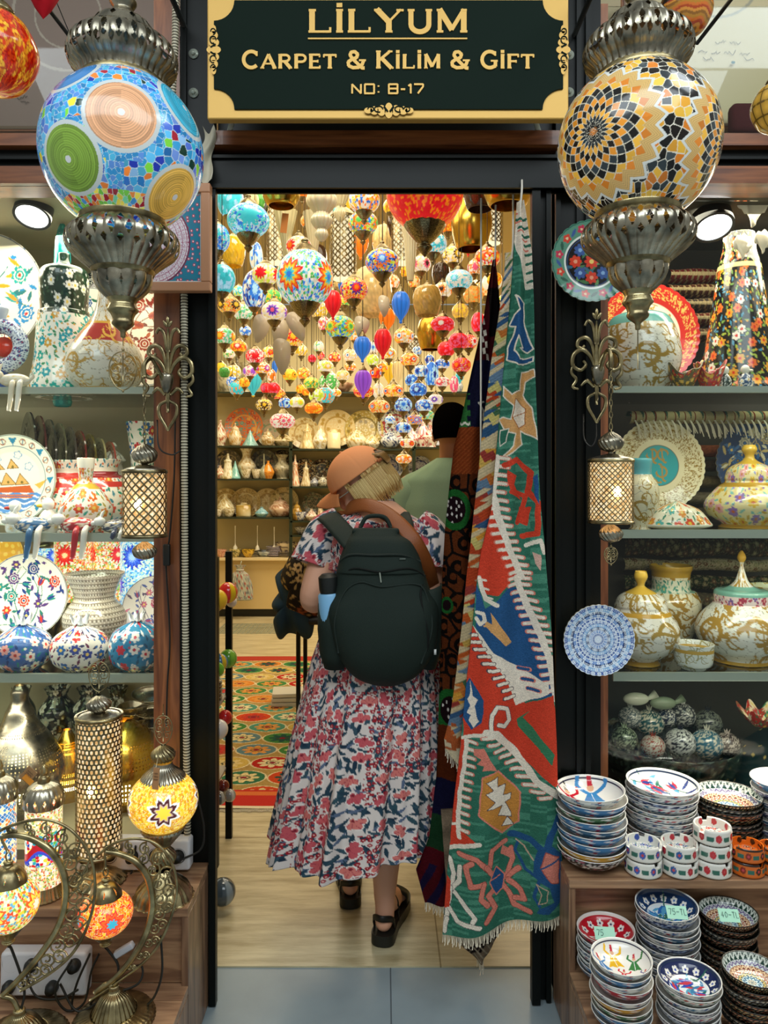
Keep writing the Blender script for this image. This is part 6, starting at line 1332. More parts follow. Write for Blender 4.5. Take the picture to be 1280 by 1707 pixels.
pot('big white vase with red banded collar, left of the pair behind the slim vase', 118, 2.50, [(30, 768), (24, 782), (24, 792), (34, 802), (44, 830), (42, 860), (26, 882), (28, 890)], L2, bands(rw, [(.80, .90, 'c83830'), (.66, .74, 'c83830'), (.9, .97, 'e8e0d0')]), group=None)
pot('big white vase with red banded collar, right of the pair beside the sconce lamp', 172, 2.50, [(30, 766), (24, 780), (24, 792), (34, 800), (46, 832), (44, 862), (26, 882), (28, 890)], L2, bands(rw, [(.80, .90, '8a1c20'), (.66, .74, 'c83830'), (.9, .97, 'e8e0d0')]))
pot('slim white gourd vase with gold neck ring and orange flowers at the shelf front', 143, 2.30, [(14, 764), (13, 780), (11, 798), (13, 806), (24, 818), (38, 838), (43, 856), (36, 876), (24, 888), (24, 892)], L2, bands(FL('f4f0e4', ('e0641c', 'e88a30', 'd84a20'), ('2a9a88', 'b0a040'), 'f0d060'), [(.64, .72, 'd0a838'), (.95, 1.1, 'f0ede0')]))
sitter('blue flowered animal figurine with white head lying on the middle left shelf', 52, 893, 2.215, 72, '3a6a9a', 'e8e8e4', L2, 1, 3)
sitter('red flowered animal figurine with dangling white leg on the middle left shelf', 128, 893, 2.215, 72, 'b82430', 'e8e8e4', L2, 1, 5)
sitter('navy flowered animal figurine with white head beside the left sconce lamp', 192, 893, 2.215, 60, '3a4460', 'e8e8e4', L2, 1, 6, .2)
def duck(label, px, Y, h, zs, bc, hcol, beak, seed=0, f_=1):
    v = Y/F; o = thing('bird_figurine', label, 'figurine', (X_(px, Y), Y, zs)); H = h*v
    MB().lathe([(0, 0), (H*.22, 0), (H*.26, H*.2), (H*.22, H*.42), (H*.10, H*.6), (0, H*.66)], 60, sm=6, cf=lambda T, t, r, z: floral(T*6/(2*PI), z/H*4, bc, ('f0f0e8', 'd8d0c0'), ('e0e0d8',), 'e8c050', seed, 6)).build('body', M['cer'], o)
    MB(hcol).ball((0, 0, H*.74), (H*.17, H*.15, H*.18), 18, 12).build('head', M['cer'], o); MB(beak).ball((-f_*H*.17, -H*.06, H*.70), (H*.12, H*.06, H*.05), 12, 8).build('beak', M['cer'], o)
duck('white gull figurine with yellow beak standing before the ship plate', 80, 2.30, 62, L2, 'e8e8e4', 'f0f0ec', 'e0b838')
duck('white bird figurine with red beak in front of the ship plate', 25, 2.28, 58, L2, 'dfe4ec', 'f0f0ec', 'c83428', 2)
# -- left, lower shelf
plate('white plate with red carnations and blue tulips, largest on the lowest left shelf', 46, 992, 2.42, 69, p_iznik(21, 'f0eee2', None, ('c83a28', '2a3f88', '5a3a80', '2a8a88'), '2a7a70', 15), .10)
def litcyl(label, px, Y, rp, yb, yt, zs, kind, seed, pal):
    v = Y/F; o = thing('mosaic_lamp', label, 'lamp', (X_(px, Y), Y, zs)); zb, zt = Z_(yb, Y)-zs, Z_(yt, Y)-zs; R = rp*v
    def cf(T, t, r, z):
        per = round(2*PI*R/.006); c = mosaic(T*per/(2*PI), z/.006, pal[0], 'f0f0e0', seed, per, .06)
        for k in range(6): a0 = -PI/2+k*PI/3+seed; c = star(c, np.angle(np.exp(1j*(T-a0)))*R, z, 0, zb+(zt-zb)*(.72 if k % 2 else .32), R*.62, pal[1], 14)
        return c
    MB().lathe([(R, z) for z in np.linspace(zb, zt, 120)], 180, cf=cf).build('glass', M['glow'], o)
    MB().lathe([(R*.8, 0), (R*.85, zb*.3), (R*.5, zb*.6), (R*1.03, zb)], 48, sm=4).build('foot', M['brass'], o); MB().lathe([(R*1.03, zt), (R*1.03, zt+.006), (R*.3, zt+.02), (0, zt+.02)], 48).build('cover', M['brass'], o)
REDP = (['f0c040', 'e8e0c0', 'e85020', '80b040', 'f8f0d0', 'e89030'], [(1, 'c01018'), (.85, 'e82020'), (.5, 'f04028'), (.3, 'f8e0a0')]); BLUP = (['3a90e0', 'a8d8f0', 'e8f4f0', '58b8e8', 'c8e8d0'], [(1, '1a30c0'), (.75, '3a6ae8'), (.4, 'a8d0f8')])
litcyl('lit red mosaic cylinder lamp on the left behind the grey vase', 122, 2.64, 30, 1000, 893, L3, 0, 1, REDP)
litcyl('lit red and orange mosaic cylinder lamp directly behind the grey vase', 182, 2.68, 25, 1000, 893, L3, 0, 2, REDP)
litcyl('lit blue mosaic cylinder lamp behind the blue round vase', 237, 2.60, 35, 1008, 893, L3, 0, 3, BLUP)
litcyl('short lit blue mosaic lamp peeping over the carnation plate', 80, 2.66, 22, 960, 912, L3, 0, 4, BLUP)
pot('amber glass globe lamp peeping over the left edge of the carnation plate', 10, 2.64, [(8, 893), (20, 902), (26, 925), (20, 945), (16, 1000), (22, 1090)], L3, bands(DOT('d8a030', 'e8c050'), [(0, .4, '5a4a30')]), 'glass_lamp', 'lamp', mat='glow')
pot('grey striped flared vase with wide white mouth on the lowest left shelf', 158, 2.44, [(48, 956), (40, 972), (33, 992), (33, 1002), (44, 1018), (51, 1036), (46, 1066), (30, 1092), (32, 1105)], L3, GEO('7c7468', 'b8b0a0', 'd8d4c8'))
def pome(label, px, Y, r, zs, cf, ytop, yb):
    o = pot(label, px, Y, [(r*.20, ytop+6), (r*.18, ytop+r*.25), (r*.40, ytop+r*.36), (r*.85, ytop+r*.68), (r, (ytop+yb)/2+r*.16), (r*.92, yb-r*.34), (r*.62, yb-r*.06), (r*.50, yb)], zs, cf, 'pomegranate_vase'); v = Y/F
    m = MB('dfe6ea'); z = Z_(ytop+6, Y)-zs
    for k in range(6): a = k*PI/3; m.tube([(r*.18*v*math.cos(a), r*.18*v*math.sin(a), z-.004), (r*.34*v*math.cos(a), r*.34*v*math.sin(a), z+r*.28*v)], [r*.10*v, .0008], 8)
    m.build('crown', M['cer'], o); return o
pome('round blue pomegranate vase with white blossoms at the left end of the lowest shelf', 38, 2.27, 48, L3, FL('3a64a8', ('f0ece0', 'e8a8a0', 'f0ece0'), ('2a8a80', '1f3a78'), 'c83a30', '4a7ab8'), 1030, 1121)
pome('round white pomegranate vase with red stars and blue palmettes in the middle', 133, 2.27, 47, L3, FL('f1ede2', ('c82a30', '3a4a9c', '2a6ab0'), ('3a3a60', '6a2a50'), 'f0d070'), 1030, 1121)
pome('round sky blue pomegranate vase with red tulip, nearest the left jamb', 228, 2.27, 45, L3, FL('2f86b4', ('f0f0ea', 'f0ece4', 'c83040'), ('e8f0f0', '1f5a80'), 'c83040'), 1024, 1121)
plate('white and pink flowered dish leaning behind the sky blue vase', 257, 1012, 2.48, 52, p_iznik(30, 'ece6e2', None, ('b04a6a', '5a6ab0', 'c86a8a'), '5a4a70', 14), .3)
# -- left, case floor
def punched(base, hole='fff0b0', s_=1.):
    return lambda T, t, r, z: (lambda q, c: (put(c, q[3] < .20, hole), c)[1])(cells(T*60*s_/(2*PI), z*150*s_, 2, round(60*s_), .1), full(T, base))
def punched_lamp(label, px, Y, prof, base, name='pierced_lamp'):
    v = Y/F; o = thing(name, label, 'lamp', (X_(px, Y), Y, LB)); p = [(a*v, Z_(b, Y)-LB) for a, b in prof]
    def dr(T, t, r, z): q = cells(T*70/(2*PI), z*130, 2, 70, .05); return (q[3] < .22) & (r > max(a for a, b in p)*.45) & (np.mod(np.floor(z*26), 3) != 0)
    MB().lathe(p, 560, sm=16, drop=dr).build('pierced_body', M[base], o); MB('ffe9b0').ball((0, 0, p[-1][1]*.5+p[0][1]*.28), .03, 16, 12).build('bulb', M['bulb'], o)
    MB().lathe([(p[-1][0], max(p[-1][1], .004)), (p[-1][0]*.8, 0), (0, 0)], 40).build('foot', M[base], o); return o
punched_lamp('big silver pierced teardrop lamp on the case floor at the left edge', 33, 2.44, [(8, 1142), (14, 1152), (14, 1168), (22, 1185), (30, 1205), (52, 1236), (68, 1270), (64, 1312), (40, 1350), (26, 1375), (30, 1385)], 'pewter')
punched_lamp('big gold pierced globe lamp on the case floor behind the filigree cylinder', 208, 2.50, [(12, 1200), (30, 1212), (54, 1240), (62, 1276), (52, 1316), (28, 1345), (20, 1380)], 'gold')
punched_lamp('small gold pierced lamp between the silver teardrop and the filigree cylinder', 112, 2.56, [(6, 1216), (18, 1240), (32, 1282), (28, 1325), (14, 1350), (16, 1380)], 'gold')
for k, (px, py, rp, lb) in enumerate(((222, 1182, 23, 'small embossed silver bowl'), (224, 1192, 23, 'small embossed silver bowl'), (226, 1202, 22, 'small embossed silver bowl'))):
    v = 2.6/F; o = thing('silver_bowl', lb+', %s of the stack in the left case' % ['top', 'middle', 'lowest'][k], 'bowl', P(px, py, 2.6), 0, 'silver bowls stacked in the left case'); MB().lathe([(rp*v*.4, -.03), (rp*v*.8, -.015), (rp*v, .012), (rp*v*1.05, .013), (rp*v*.8, -.010), (0, -.026)], 60, sm=4, fl=(20, .03, 0)).build('bowl', M['pewter'], o)
for k, (px, py, sx) in enumerate(((252, 1160, 30), (252, 1188, 26), (252, 1206, 24))):
    v = 2.58/F; o = thing('silver_tray', 'oval silver tray in the left case, %s beside the brown jamb' % ['highest', 'middle one', 'lowest'][k], 'tray', P(px, py, 2.58)); MB().lathe([(0, -.006), (sx*v*.8, -.006), (sx*v, .010), (sx*v*1.08, .010), (sx*v*.85, 0)], 60, sm=3, sq=(1, .6), R=rotm(.5, 0, 0)).build('tray', M['pewter'], o)
pedestal = [(36, 'dark green leafy vase behind the silver lamp', 22, '16281f', 2.66), (96, 'black vase with white leaves left of the filigree finial', 30, '141815', 2.68), (150, 'black and white leafy vase behind the filigree lamp', 30, '1a1c18', 2.70), (196, 'dark olive leafy vase behind the gold pierced lamp', 24, '2a2c1c', 2.72)]
for px, lb, r_, c_, Y_ in pedestal: pot(lb, px, Y_, [(r_*.7, 1146), (r_*.5, 1165), (r_, 1200), (r_*.9, 1260), (r_*.5, 1350), (r_*.7, 1372)], LB, FL(c_, ('c8c8b8', '8a9080'), ('9aa090', '5a6a50'), 'a09a80'), n=120)

# -- right, top shelf
SCR = p_calli(5, None, 'b08a34', 'efe6cc', 'd02c20', 'e8c060', .62)
plate('white plate with broad red calligraphy rim behind the big white pot', 1078, 558, 2.58, 84, SCR, .06, scal=40)
pot('big round white pot with gold calligraphy below the gold lantern', 1066, 2.42, [(34, 524), (48, 532), (60, 556), (66, 590), (58, 620), (44, 636), (44, 641)], R1, bands(CAL('e9e6d8', 'a8842c', True, .3, .8), [(.90, 1.1, '6ab0a8'), (0, .04, 'c89a30')]), 'pot', 'pot', scale=.045)
pot('tall black cone vase covered in orange and cream flowers', 1232, 2.48, [(24, 392), (26, 415), (30, 430), (34, 445), (42, 500), (52, 560), (62, 620), (64, 643)], R1, bands(FL('161412', ('e8702c', 'f0e8d8', 'e0a030'), ('7aa04c', 'a8b848', '4a90b0'), 'd83020'), [(.80, .83, 'd8c890'), (.83, 1, FL('161412', ('d8602c', 'e8c8a0'), ('8aa050',), 'f0e0a0'))]))
v = 2.5/F
for k, (px, py, w_, h_, c1, c2, lb) in enumerate(((1185, 560, 150, 26, '5a4434', '8a7454', 'lowest'), (1185, 534, 150, 24, '6a3428', 'a08a64', 'second'), (1183, 510, 145, 22, '4a4038', '94805c', 'third'), (1180, 487, 145, 22, '54301f', 'a89468', 'fourth'), (1180, 462, 140, 24, '6a2420', '8a7a5a', 'topmost'))):
    Y_ = 2.70; c = Paint(*np.meshgrid(np.linspace(0, 30, 240), np.linspace(0, 4, 40), indexing='ij'), c1); c.m(frac(c.x*.5+np.floor(c.y)*.3) < .35, c2); c.m(np.abs(c.y-2) < .3, 'b8a880')
    aa = np.linspace(-PI/2, PI/2, 40); G = np.zeros((240, 40, 3)); xs = np.linspace(-w_/2, w_/2, 240)*Y_/F
    for i in range(240): G[i, :, 0] = xs[i]; G[i, :, 1] = -.05*np.cos(aa)-.002*math.sin(i*.9); G[i, :, 2] = h_*.5*Y_/F*np.sin(aa)*(1+.12*math.sin(i*.05+k))
    MB().grid(G, col=c.c).build('folded_carpet', M['wool'], loc=P(px, py, Y_), label='folded brown carpet, %s of the pile behind the red plate' % lb, cat='carpet', group='folded carpets behind the top right shelf')
duck('small white bird figurine in black floral dress beside the cone vase', 1208, 2.34, 42, R1, '2a3a30', 'ece8d8', 'e8e0c8', 3); duck('small white bird figurine in blue floral dress, nearest the right edge', 1242, 2.34, 44, R1, '2a4a70', 'ece8d8', 'e8e0c8', 4, -1)
duck('small pale bird figurine between its black and blue dressed neighbours', 1226, 2.42, 36, R1, '8a9a6a', 'ece8d8', 'e0d8c0', 7)
def fishdish(label, px, Y, w_, h_, zs, base, seed):
    v = Y/F; n, m_ = 120, 26; T, Q = np.meshgrid(np.arange(n)*2*PI/n, np.linspace(0, 1, m_), indexing='ij'); G = np.stack([w_/2*v*(.45+.55*Q)*np.cos(T)*(1+.10*np.cos(3*T)*Q), w_/3*v*(.45+.55*Q)*np.sin(T), h_*v*Q**1.4*(1+.28*np.cos(2*T)+.1*np.cos(5*T))], -1)
    o = MB().grid(G, True, col=floral(T*14/(2*PI), Q*3, base, ('f0e8d8', 'c83428', 'e0b040'), ('4a5a48',), 'e0c050', seed, 14)).build('scalloped_dish', M['cer'], loc=(X_(px, Y), Y, zs), label=label, cat='dish'); s_ = o.modifiers.new('thickness', 'SOLIDIFY'); s_.thickness = .004; return o
fishdish('small olive and cream wavy dish beside the big white pot', 1138, 2.32, 62, 34, R1, '6a5c30', 1); fishdish('small red and white wavy dish right of the olive one', 1182, 2.34, 54, 36, R1, 'b82c28', 2)
for k, (px, py, s_) in enumerate(((1255, 338, 1), (1238, 408, .6), (1272, 400, .55))):
    m = MB('d8ccb0'); pts = cr([(-22, -18), (0, -30), (22, -22), (26, 6), (8, 26), (4, 40), (-2, 40), (-6, 24), (-26, 4)], 5, True)*s_*2.3/F
    m.ext(pts, lambda a, b, w_: (a, w_, -b+.004*math.sin(a*300)), .003); o = m.build('shell_pendant', M['frost'], loc=P(px, py, 2.34), label='beige capiz shell pendant %s' % ['hanging top right inside the right window', 'smaller, lower left of the two under the big one', 'smaller, lower right of the two under the big one'][k], cat='pendant')
# -- right, middle shelf
plate('cream plate with turquoise calligraphy centre and gold lettered rim', 1097, 776, 2.60, 74, p_calli(9, '3aa8b0', 'b8944a', 'f0e4bc', None, 'a07c28', .46), .08, scal=44)
plate('blue, gold and white arabesque plate behind the yellow urn', 1262, 772, 2.66, 70, p_iznik(14, '27406a', None, ('b8a060', 'd8d0b0', '3a6aa0', '8a7a4a'), 'c8b070', 20), .06, scal=40)
pot('slender cream vase with gold script half behind the right sconce lamp', 1066, 2.36, [(17, 764), (20, 768), (19, 790), (30, 812), (30, 840), (20, 865), (15, 880), (18, 884)], R2, bands(CAL('e8dcb8', 'a8842c'), [(.85, 1.1, '5aa8b0')]))
u1 = pot('yellow and white lidded urn with pink flowers and gold knob', 1249, 2.43, [(9, 742), (12, 750), (7, 760), (12, 768), (32, 780), (38, 796), (38, 803), (50, 812), (70, 838), (64, 858), (44, 872), (46, 879)], R2, bands(FL('e8d8a0', ('e0b83c', 'e8a8b0', '8a6ab0'), ('7ab8b0', 'c8a030'), 'c86a30', None), [(.83, 1.1, 'd8b040'), (.53, .59, 'b8902c'), (0, .05, 'c89a30')]), 'lidded_urn', 'urn')
pot('low domed butter dish with red flower at the front of the middle right shelf', 1128, 2.36, [(4, 836), (14, 840), (36, 850), (50, 866), (54, 872), (58, 878), (54, 882), (30, 886)], R2, bands(FL('f0e8cc', ('d8502c', '5ab0a8', 'e09038'), ('6a6a3a', '3a8a70'), 'e8c040'), [(.0, .24, 'f0ead2')]), 'butter_dish', 'dish', sq=(1, .6))
c = Paint(*np.meshgrid(np.linspace(0, 30, 300), np.linspace(0, 4, 40), indexing='ij'), 'd0c090'); c.m(np.abs(np.sin(c.x*1.3))*3 < c.y-1, '4a6a58'); c.m(np.abs(frac(c.x*.5)-.5) < .06, '8a3c28'); 
G = np.zeros((300, 40, 3)); xs = np.linspace(-.25, .27, 300); aa = np.linspace(-PI*.5, PI*.9, 40)
for i in range(300): G[i, :, 0] = xs[i]; G[i, :, 1] = -.03*np.cos(aa); G[i, :, 2] = .022*np.sin(aa)
fr = MB().grid(G, col=c.c).build('rolled_kilim', M['wool'], loc=P(1165, 696, 2.62), label='rolled cream and green kilim with long white fringe hanging down', cat='kilim')
m = MB('e8dfc8')
for k in range(24):
    x = -.24+k*.0215
    for j in range(4): m.tube(cr([(x+j*.0012, -.032, -.012), (x+.008+j*.002, -.040, -.035), (x+.014+j*.004, -.038, -.065-.012*math.sin(k+j))], 4), .0016, 5)
m.build('fringe', M['cloth'], fr)
for k, (py, c1) in enumerate(((752, '8a4a2c'), (776, '4a3a2a'), (803, '6a5c3c'), (830, '7a7058'), (856, '504834'))):
    MB().grid(np.stack([np.stack([np.linspace(-.27, .27, 60), -.035*math.cos(a)+0*np.linspace(0, 1, 60), .022*math.sin(a)+0*np.linspace(0, 1, 60)], -1) for a in np.linspace(-PI/2, PI/2, 14)], 1), col=np.tile(lin(c1), (60, 14, 1))*(.7+.6*hsh(*np.meshgrid(np.arange(60), np.arange(14), indexing='ij')))[..., None]).build('folded_carpet', M['wool'], loc=P(1170, py, 2.72), label='%s folded carpet behind the middle right shelf, %s' % (['rust', 'dark brown', 'olive', 'grey', 'deep brown'][k], ['highest', 'second down', 'third down', 'fourth down', 'lowest'][k]), cat='carpet', group='folded carpets behind the middle right shelf')
# -- right, lower shelf
pot('white pear-shaped jar with lid, gold knob and script beside the blue scalloped plate', 1068, 2.40, [(9, 952), (11, 962), (6, 974), (10, 980), (34, 994), (42, 1008), (43, 1014), (48, 1022), (62, 1050), (54, 1078), (34, 1096), (26, 1100), (30, 1108)], R3, bands(CAL('eae6da', 'a8883c', True, .28, .8), [(.82, 1.1, 'd8b040'), (.58, .62, 'c89a30'), (0, .05, 'c89a30')]), 'lidded_jar', 'jar')
pot('cream vase with straight neck and gold script between the two lidded jars', 1118, 2.62, [(34, 942), (34, 948), (31, 958), (31, 984), (40, 990), (48, 1010), (44, 1040), (30, 1080), (26, 1092)], R3, bands(CAL('e8e0c4', 'a8802c', True, .3, .9), [(.74, .90, FL('e4e4d0', ('5aa898', '7ab8a0'), ('4a9080',), 'e0d8a0')), (.93, 1.1, 'b8902c')]))
pot('large white lidded jar with tall spire and gold calligraphy at the right edge', 1236, 2.44, [(2, 918), (7, 930), (3, 942), (5, 955), (12, 975), (26, 986), (42, 990), (43, 1008), (44, 1012), (64, 1036), (73, 1062), (62, 1090), (44, 1108), (46, 1116)], R3, bands(CAL('e9e7dd', 'b08a3c', True, .3, .75), [(.56, .64, FL('ecd8d4', ('b03a50', '7a5a9a'), ('b04a60',), 'e8a0a0')), (.64, .72, '7ab0a0'), (.95, 1.1, 'c89a30'), (0, .03, 'c89a30')]), 'lidded_jar', 'jar')
pot('small cylindrical white bowl with gold rim in front of the spired jar', 1156, 2.33, [(32, 1072), (32, 1076), (31, 1096), (28, 1108), (20, 1112), (18, 1116)], R3, bands(CAL('e4e6de', 'a8a070', False, .2, 1.5), [(.93, 1.1, 'c8a040')]), 'bowl', 'bowl')
pot('pale gold-rimmed dish behind the spired jar at the right edge', 1284, 2.60, [(36, 976), (30, 985), (14, 1000), (8, 1040), (16, 1090)], R3, CAL('d8d8b8', 'b89a48', False), 'footed_dish', 'dish')
for k, (py, c1, h_) in enumerate(((912, '3a3226', 30), (942, 'a89a7c', 20), (972, '24321f', 24), (1000, '5a5040', 24), (1030, '6a2a2a', 24), (1058, '2c2a24', 26))):
    T, Q = np.meshgrid(np.linspace(0, 1, 260), np.linspace(-PI/2, PI/2, 30), indexing='ij'); G = np.stack([(T-.5)*.56, -.03*np.cos(Q)+.004*np.sin(T*30), h_*.5*2.7/F*np.sin(Q)+.004*np.sin(T*12+k)], -1)
    MB().grid(G, col=floral(T*22, Q, c1, ('8a8060', '6a4a34'), ('6a6a4a',), 'a89a70', k)*.8).build('folded_carpet', M['wool'], loc=P(1165, py, 2.71), label='folded %s carpet in the pile behind the white jars, %s' % (['dark olive', 'cream edged', 'deep green', 'taupe', 'dark red', 'charcoal'][k], ['topmost', 'second', 'third', 'fourth', 'fifth', 'lowest'][k]), cat='carpet', group='folded carpets behind the white jars')
# -- plates on the posts
plate('round blue and white scalloped plate fixed to the right door post', 997, 1066, 2.11, 58, p_mandala(3, ('2450a0', '4a80c8', 'e2ecf6', '1a2c60', '7aaede'), 11), 0, scal=36, deep=.12)
def p_black(x, y):
    R_ = np.hypot(x, y); a = np.arctan2(y, x); p = Paint(x, y, '14161c'); r_ = random.Random(4)
    for k in range(26): t, q = r_.uniform(0, 6.28), math.sqrt(r_.random())*.6; p.leaf(q*math.cos(t), q*math.sin(t), r_.uniform(0, 6), .14, .04, r_.choice(['4a7a50', '6a9a60', '3a6a80']))
    for k in range(8): t = k*PI/4; p.flower(.40*math.cos(t), .40*math.sin(t), .16, 7, ['d8402c', '3a5a98'][k % 2], .3, ['f0a080', '8ab0d8'][k % 2])
    p.flower(0, 0, .18, 8, 'd8402c', .3, 'f0d070'); p.m(R_ > .66, '5a9078'); p.ring(0, 0, .66, .05, 'e8ece4'); p.ring(0, 0, .60, .02, '2a4a80')
    for k in range(12): t = k*PI/6+.2; p.flower(.83*math.cos(t), .83*math.sin(t), .11, 5, 'd8402c' if k % 2 else 'c83050', .35, 'f0d0a0'); t += .26; p.leaf(.83*math.cos(t), .83*math.sin(t), t+1, .12, .04, ['2a5a48', '3a5a98'][k % 2])
    p.ring(0, 0, .99, .03, '2a6a58'); return p.c
plate('turquoise rimmed black plate with red flowers, behind the gold lantern on the right post', 986, 436, 2.10, 67, p_black, 0, scal=30)
# -- right, case floor
v = 2.53/F; bo_ = thing('wide_bowl', 'huge dark glass bowl full of ceramic ornaments on the right case floor', 'bowl', (X_(1112, 2.53), 2.53, RB))
MB().lathe([(0, .0), (50*v, .0), (84*v, Z_(1310, 2.53)-RB), (108*v, Z_(1262, 2.53)-RB), (114*v, Z_(1232, 2.53)-RB), (111*v, Z_(1232, 2.53)-RB), (100*v, Z_(1266, 2.53)-RB), (76*v, Z_(1308, 2.53)-RB), (0, .02)], 160, sm=8, cf=lambda T, t, r, z: floral(T*26/(2*PI), z*30, '1c2a24', ('4a5a50', '36463c'), ('3a5044',), '8a9a80', 3, 26)).build('bowl', attr_mat('dark_glass_bowl', .12, coat=.6), bo_)
for k, (px, py, r_, c1, pe, lb) in enumerate(((1082, 1205, 25, '1c5a60', 'e0dcc8', 'dark teal round ornament with cream fans, left of centre'), (1134, 1238, 25, 'e0e0d8', '1c2030', 'white ornament with fine black flowers, front centre'), (1178, 1240, 26, '2a6a80', 'e0dcc8', 'teal blue ornament with a cream fan, front right'), (1088, 1244, 20, 'd8d0c0', 'a04030', 'cream ornament with tiny red flowers, front left'), (1040, 1232, 22, '26382c', 'a0b090', 'dark leafy ornament at the left end'), (1180, 1205, 24, '8a9084', '2a3038', 'grey crowned pomegranate ornament, back right'), (1138, 1192, 22, '3a4048', 'd0d0c8', 'charcoal and white flowered ornament, back centre'), (1112, 1196, 18, '20304a', 'e0e0d8', 'navy ornament with white daisies, behind the teal one'), (1212, 1240, 20, '4a3c38', 'd8c8b8', 'brown striped ornament at the right end'), (1050, 1196, 20, '5a6a70', 'd8d8d0', 'grey fish-tailed ornament, back left'))):
    o = thing('ceramic_ornament', lb+' of the big dark bowl', 'ornament', P(px, py, 2.46 if py > 1220 else 2.57), 0, 'ceramic ornaments in the big dark bowl'); w_ = 2.49/F
    MB().ball((0, 0, 0), (r_*w_, r_*w_, r_*w_*.92), 60, 36, cf=lambda T, Pm: floral(T*12/(2*PI), Pm*3.2, c1, (pe, pe), (pe,), c1, k, 12)).build('body', M['cer'], o)
    m = MB(pe)
    for j in range(5): a = j*1.257; m.tube([(.004*math.cos(a), .004*math.sin(a), r_*w_*.85), (.010*math.cos(a), .010*math.sin(a), r_*w_*1.2)], [.004, .0006], 6)
    m.build('crown', M['cer'], o)
for k, (px, py, c1) in enumerate(((1060, 1165, 'd0d4c0'), (1105, 1172, '8a9a80'))):
    sit = thing('fish_figurine', 'pale glazed fish figurine lying on top of the ornaments, %s' % ['the left one', 'the right one'][k], 'figurine', P(px, py, 2.54)); MB(c1).ball((0, 0, 0), (.045, .02, .022), 24, 14).build('body', M['cer'], sit); MB(c1).tube([(.04, 0, 0), (.07, 0, .018)], [.006, .016], 8).build('tail_fin', M['cer'], sit)
T, Q = np.meshgrid(np.linspace(0, 1, 120), np.linspace(0, 1, 60), indexing='ij'); cl = full(T, '122e30'); i_, a_, b_, f_, e_ = cells(T*10, Q*6, 2); put(cl, (f_ < .10), 'c8b060')
MB().grid(np.stack([X_(1180, 2.4)+T*.45, 2.32+Q*.42, RB+.03+.25*np.clip(T*1.5-.2, 0, 1)**.8*np.sin(PI*np.clip(Q*.8+.2, 0, 1))+.012*np.sin(T*14+Q*9)], -1), col=cl).build('star_cloth', M['cloth'], label='dark green cloth with small gold stars heaped at the right end of the case', cat='cloth')
for k, (px, py) in enumerate(((1268, 1196),)):
    n, m_ = 96, 20; T, Q = np.meshgrid(np.arange(n)*2*PI/n, np.linspace(0, 1, m_), indexing='ij'); Rr = 34*2.5/F*(.3+.7*Q)*(1+.12*np.cos(8*T)*Q)
    MB().grid(np.stack([Rr*np.cos(T), Rr*np.sin(T), .05*Q**1.5*(1+.3*np.cos(8*T)*Q)], -1), True, col=floral(T*16/(2*PI), Q*2, 'b83024', ('e8c040', '3a8a60', 'f0e0c0'), ('3a7a50',), 'f0d060', 2, 16)).build('flower_dish', M['cer'], loc=P(px, py+14, 2.4), label='red and yellow flower-shaped dish at the right edge above the star cloth', cat='dish')

# -- wall-mounted picture, spot lamps, transom contents, hanging odds
fx0, fx1, fz0, fz1 = X_(228, 2.06), X_(352, 2.06), Z_(487, 2.06), Z_(308, 2.06)
pf = thing('framed_tile', 'wood-framed tile picture with a pink fan of script, on the left door post', 'picture', ((fx0+fx1)/2, 2.06, (fz0+fz1)/2)); W_, H_ = fx1-fx0, fz1-fz0
fm = flat('picture_frame_wood', 'b9825c', .35, bump=.1)
for a, b_, c_, d_ in ((0, H_/2-.013, W_, .026), (0, -H_/2+.013, W_, .026), (W_/2-.013, 0, .026, H_-.052), (-W_/2+.013, 0, .026, H_-.052)): MB().rbox((a, 0, b_), (c_, .030, d_), .003).build('frame_bar', fm, pf, smooth=False)
T, Q = np.meshgrid(np.linspace(-1, 1, 200), np.linspace(-1, 1, 280), indexing='ij'); p = Paint(T, Q, '2f7f98'); i_, a_, b_, f_, e_ = cells(T*5, Q*7, 3); p.m(f_ < .25, 'c82c50'); p.m(f_ < .12, 'f0e8e8')
R_ = np.hypot(T*.7+.55, Q-.1); an = np.arctan2(Q-.1, T*.7+.55); p.m(R_ < .95, 'e9dce0'); p.m((R_ < .93) & (np.abs(frac(R_*9)-.5) > .44), 'a84a68'); p.m((R_ < .93) & (np.abs(frac(an*9)-.5) > .46), 'b86a80'); q_ = cells(an*24, R_*22, 3); p.m((R_ < .93) & (q_[3] < .22), 'b04a68'); p.m(np.abs(R_-.95) < .02, '7a2a48'); p.m((np.abs(T) > .95) | (np.abs(Q) > .965), 'e8ecea')
MB().grid(np.stack([T*(W_/2-.026), 0*T-.004, -Q*(H_/2-.026)], -1), col=p.c).build('tile_panel', M['cer'], pf)
def spot(label, px, py, Y, r, tiltx):
    v = Y/F; o = thing('spotlight', label, 'lamp', P(px, py, Y)); R = rotm(-tiltx, 0, 0)
    MB().lathe([(r*v*.8, .055), (r*v, .05), (r*v, 0), (r*v*.86, 0), (r*v*.8, .012)], 40, R=R).build('housing', M['blackm'], o, auto=40); MB('fff4e0').lathe([(0, .004), (r*v*.84, .003)], 40, R=R).build('lens', M['lampwhite'], o)
    MB().rod(R @ np.array((0, 0, .05)), (0, .02, .13), .005).build('stem', M['blackm'], o)
spot('black spotlight with lit lens under the left window top, left of the blue lantern', 53, 362, 2.34, 30, .45); spot('round lit spotlight inside the right window below the wood rail', 1190, 380, 2.36, 33, .5)
T, Q = np.meshgrid(np.linspace(-1, 1, 200), np.linspace(-1, 1, 120), indexing='ij')
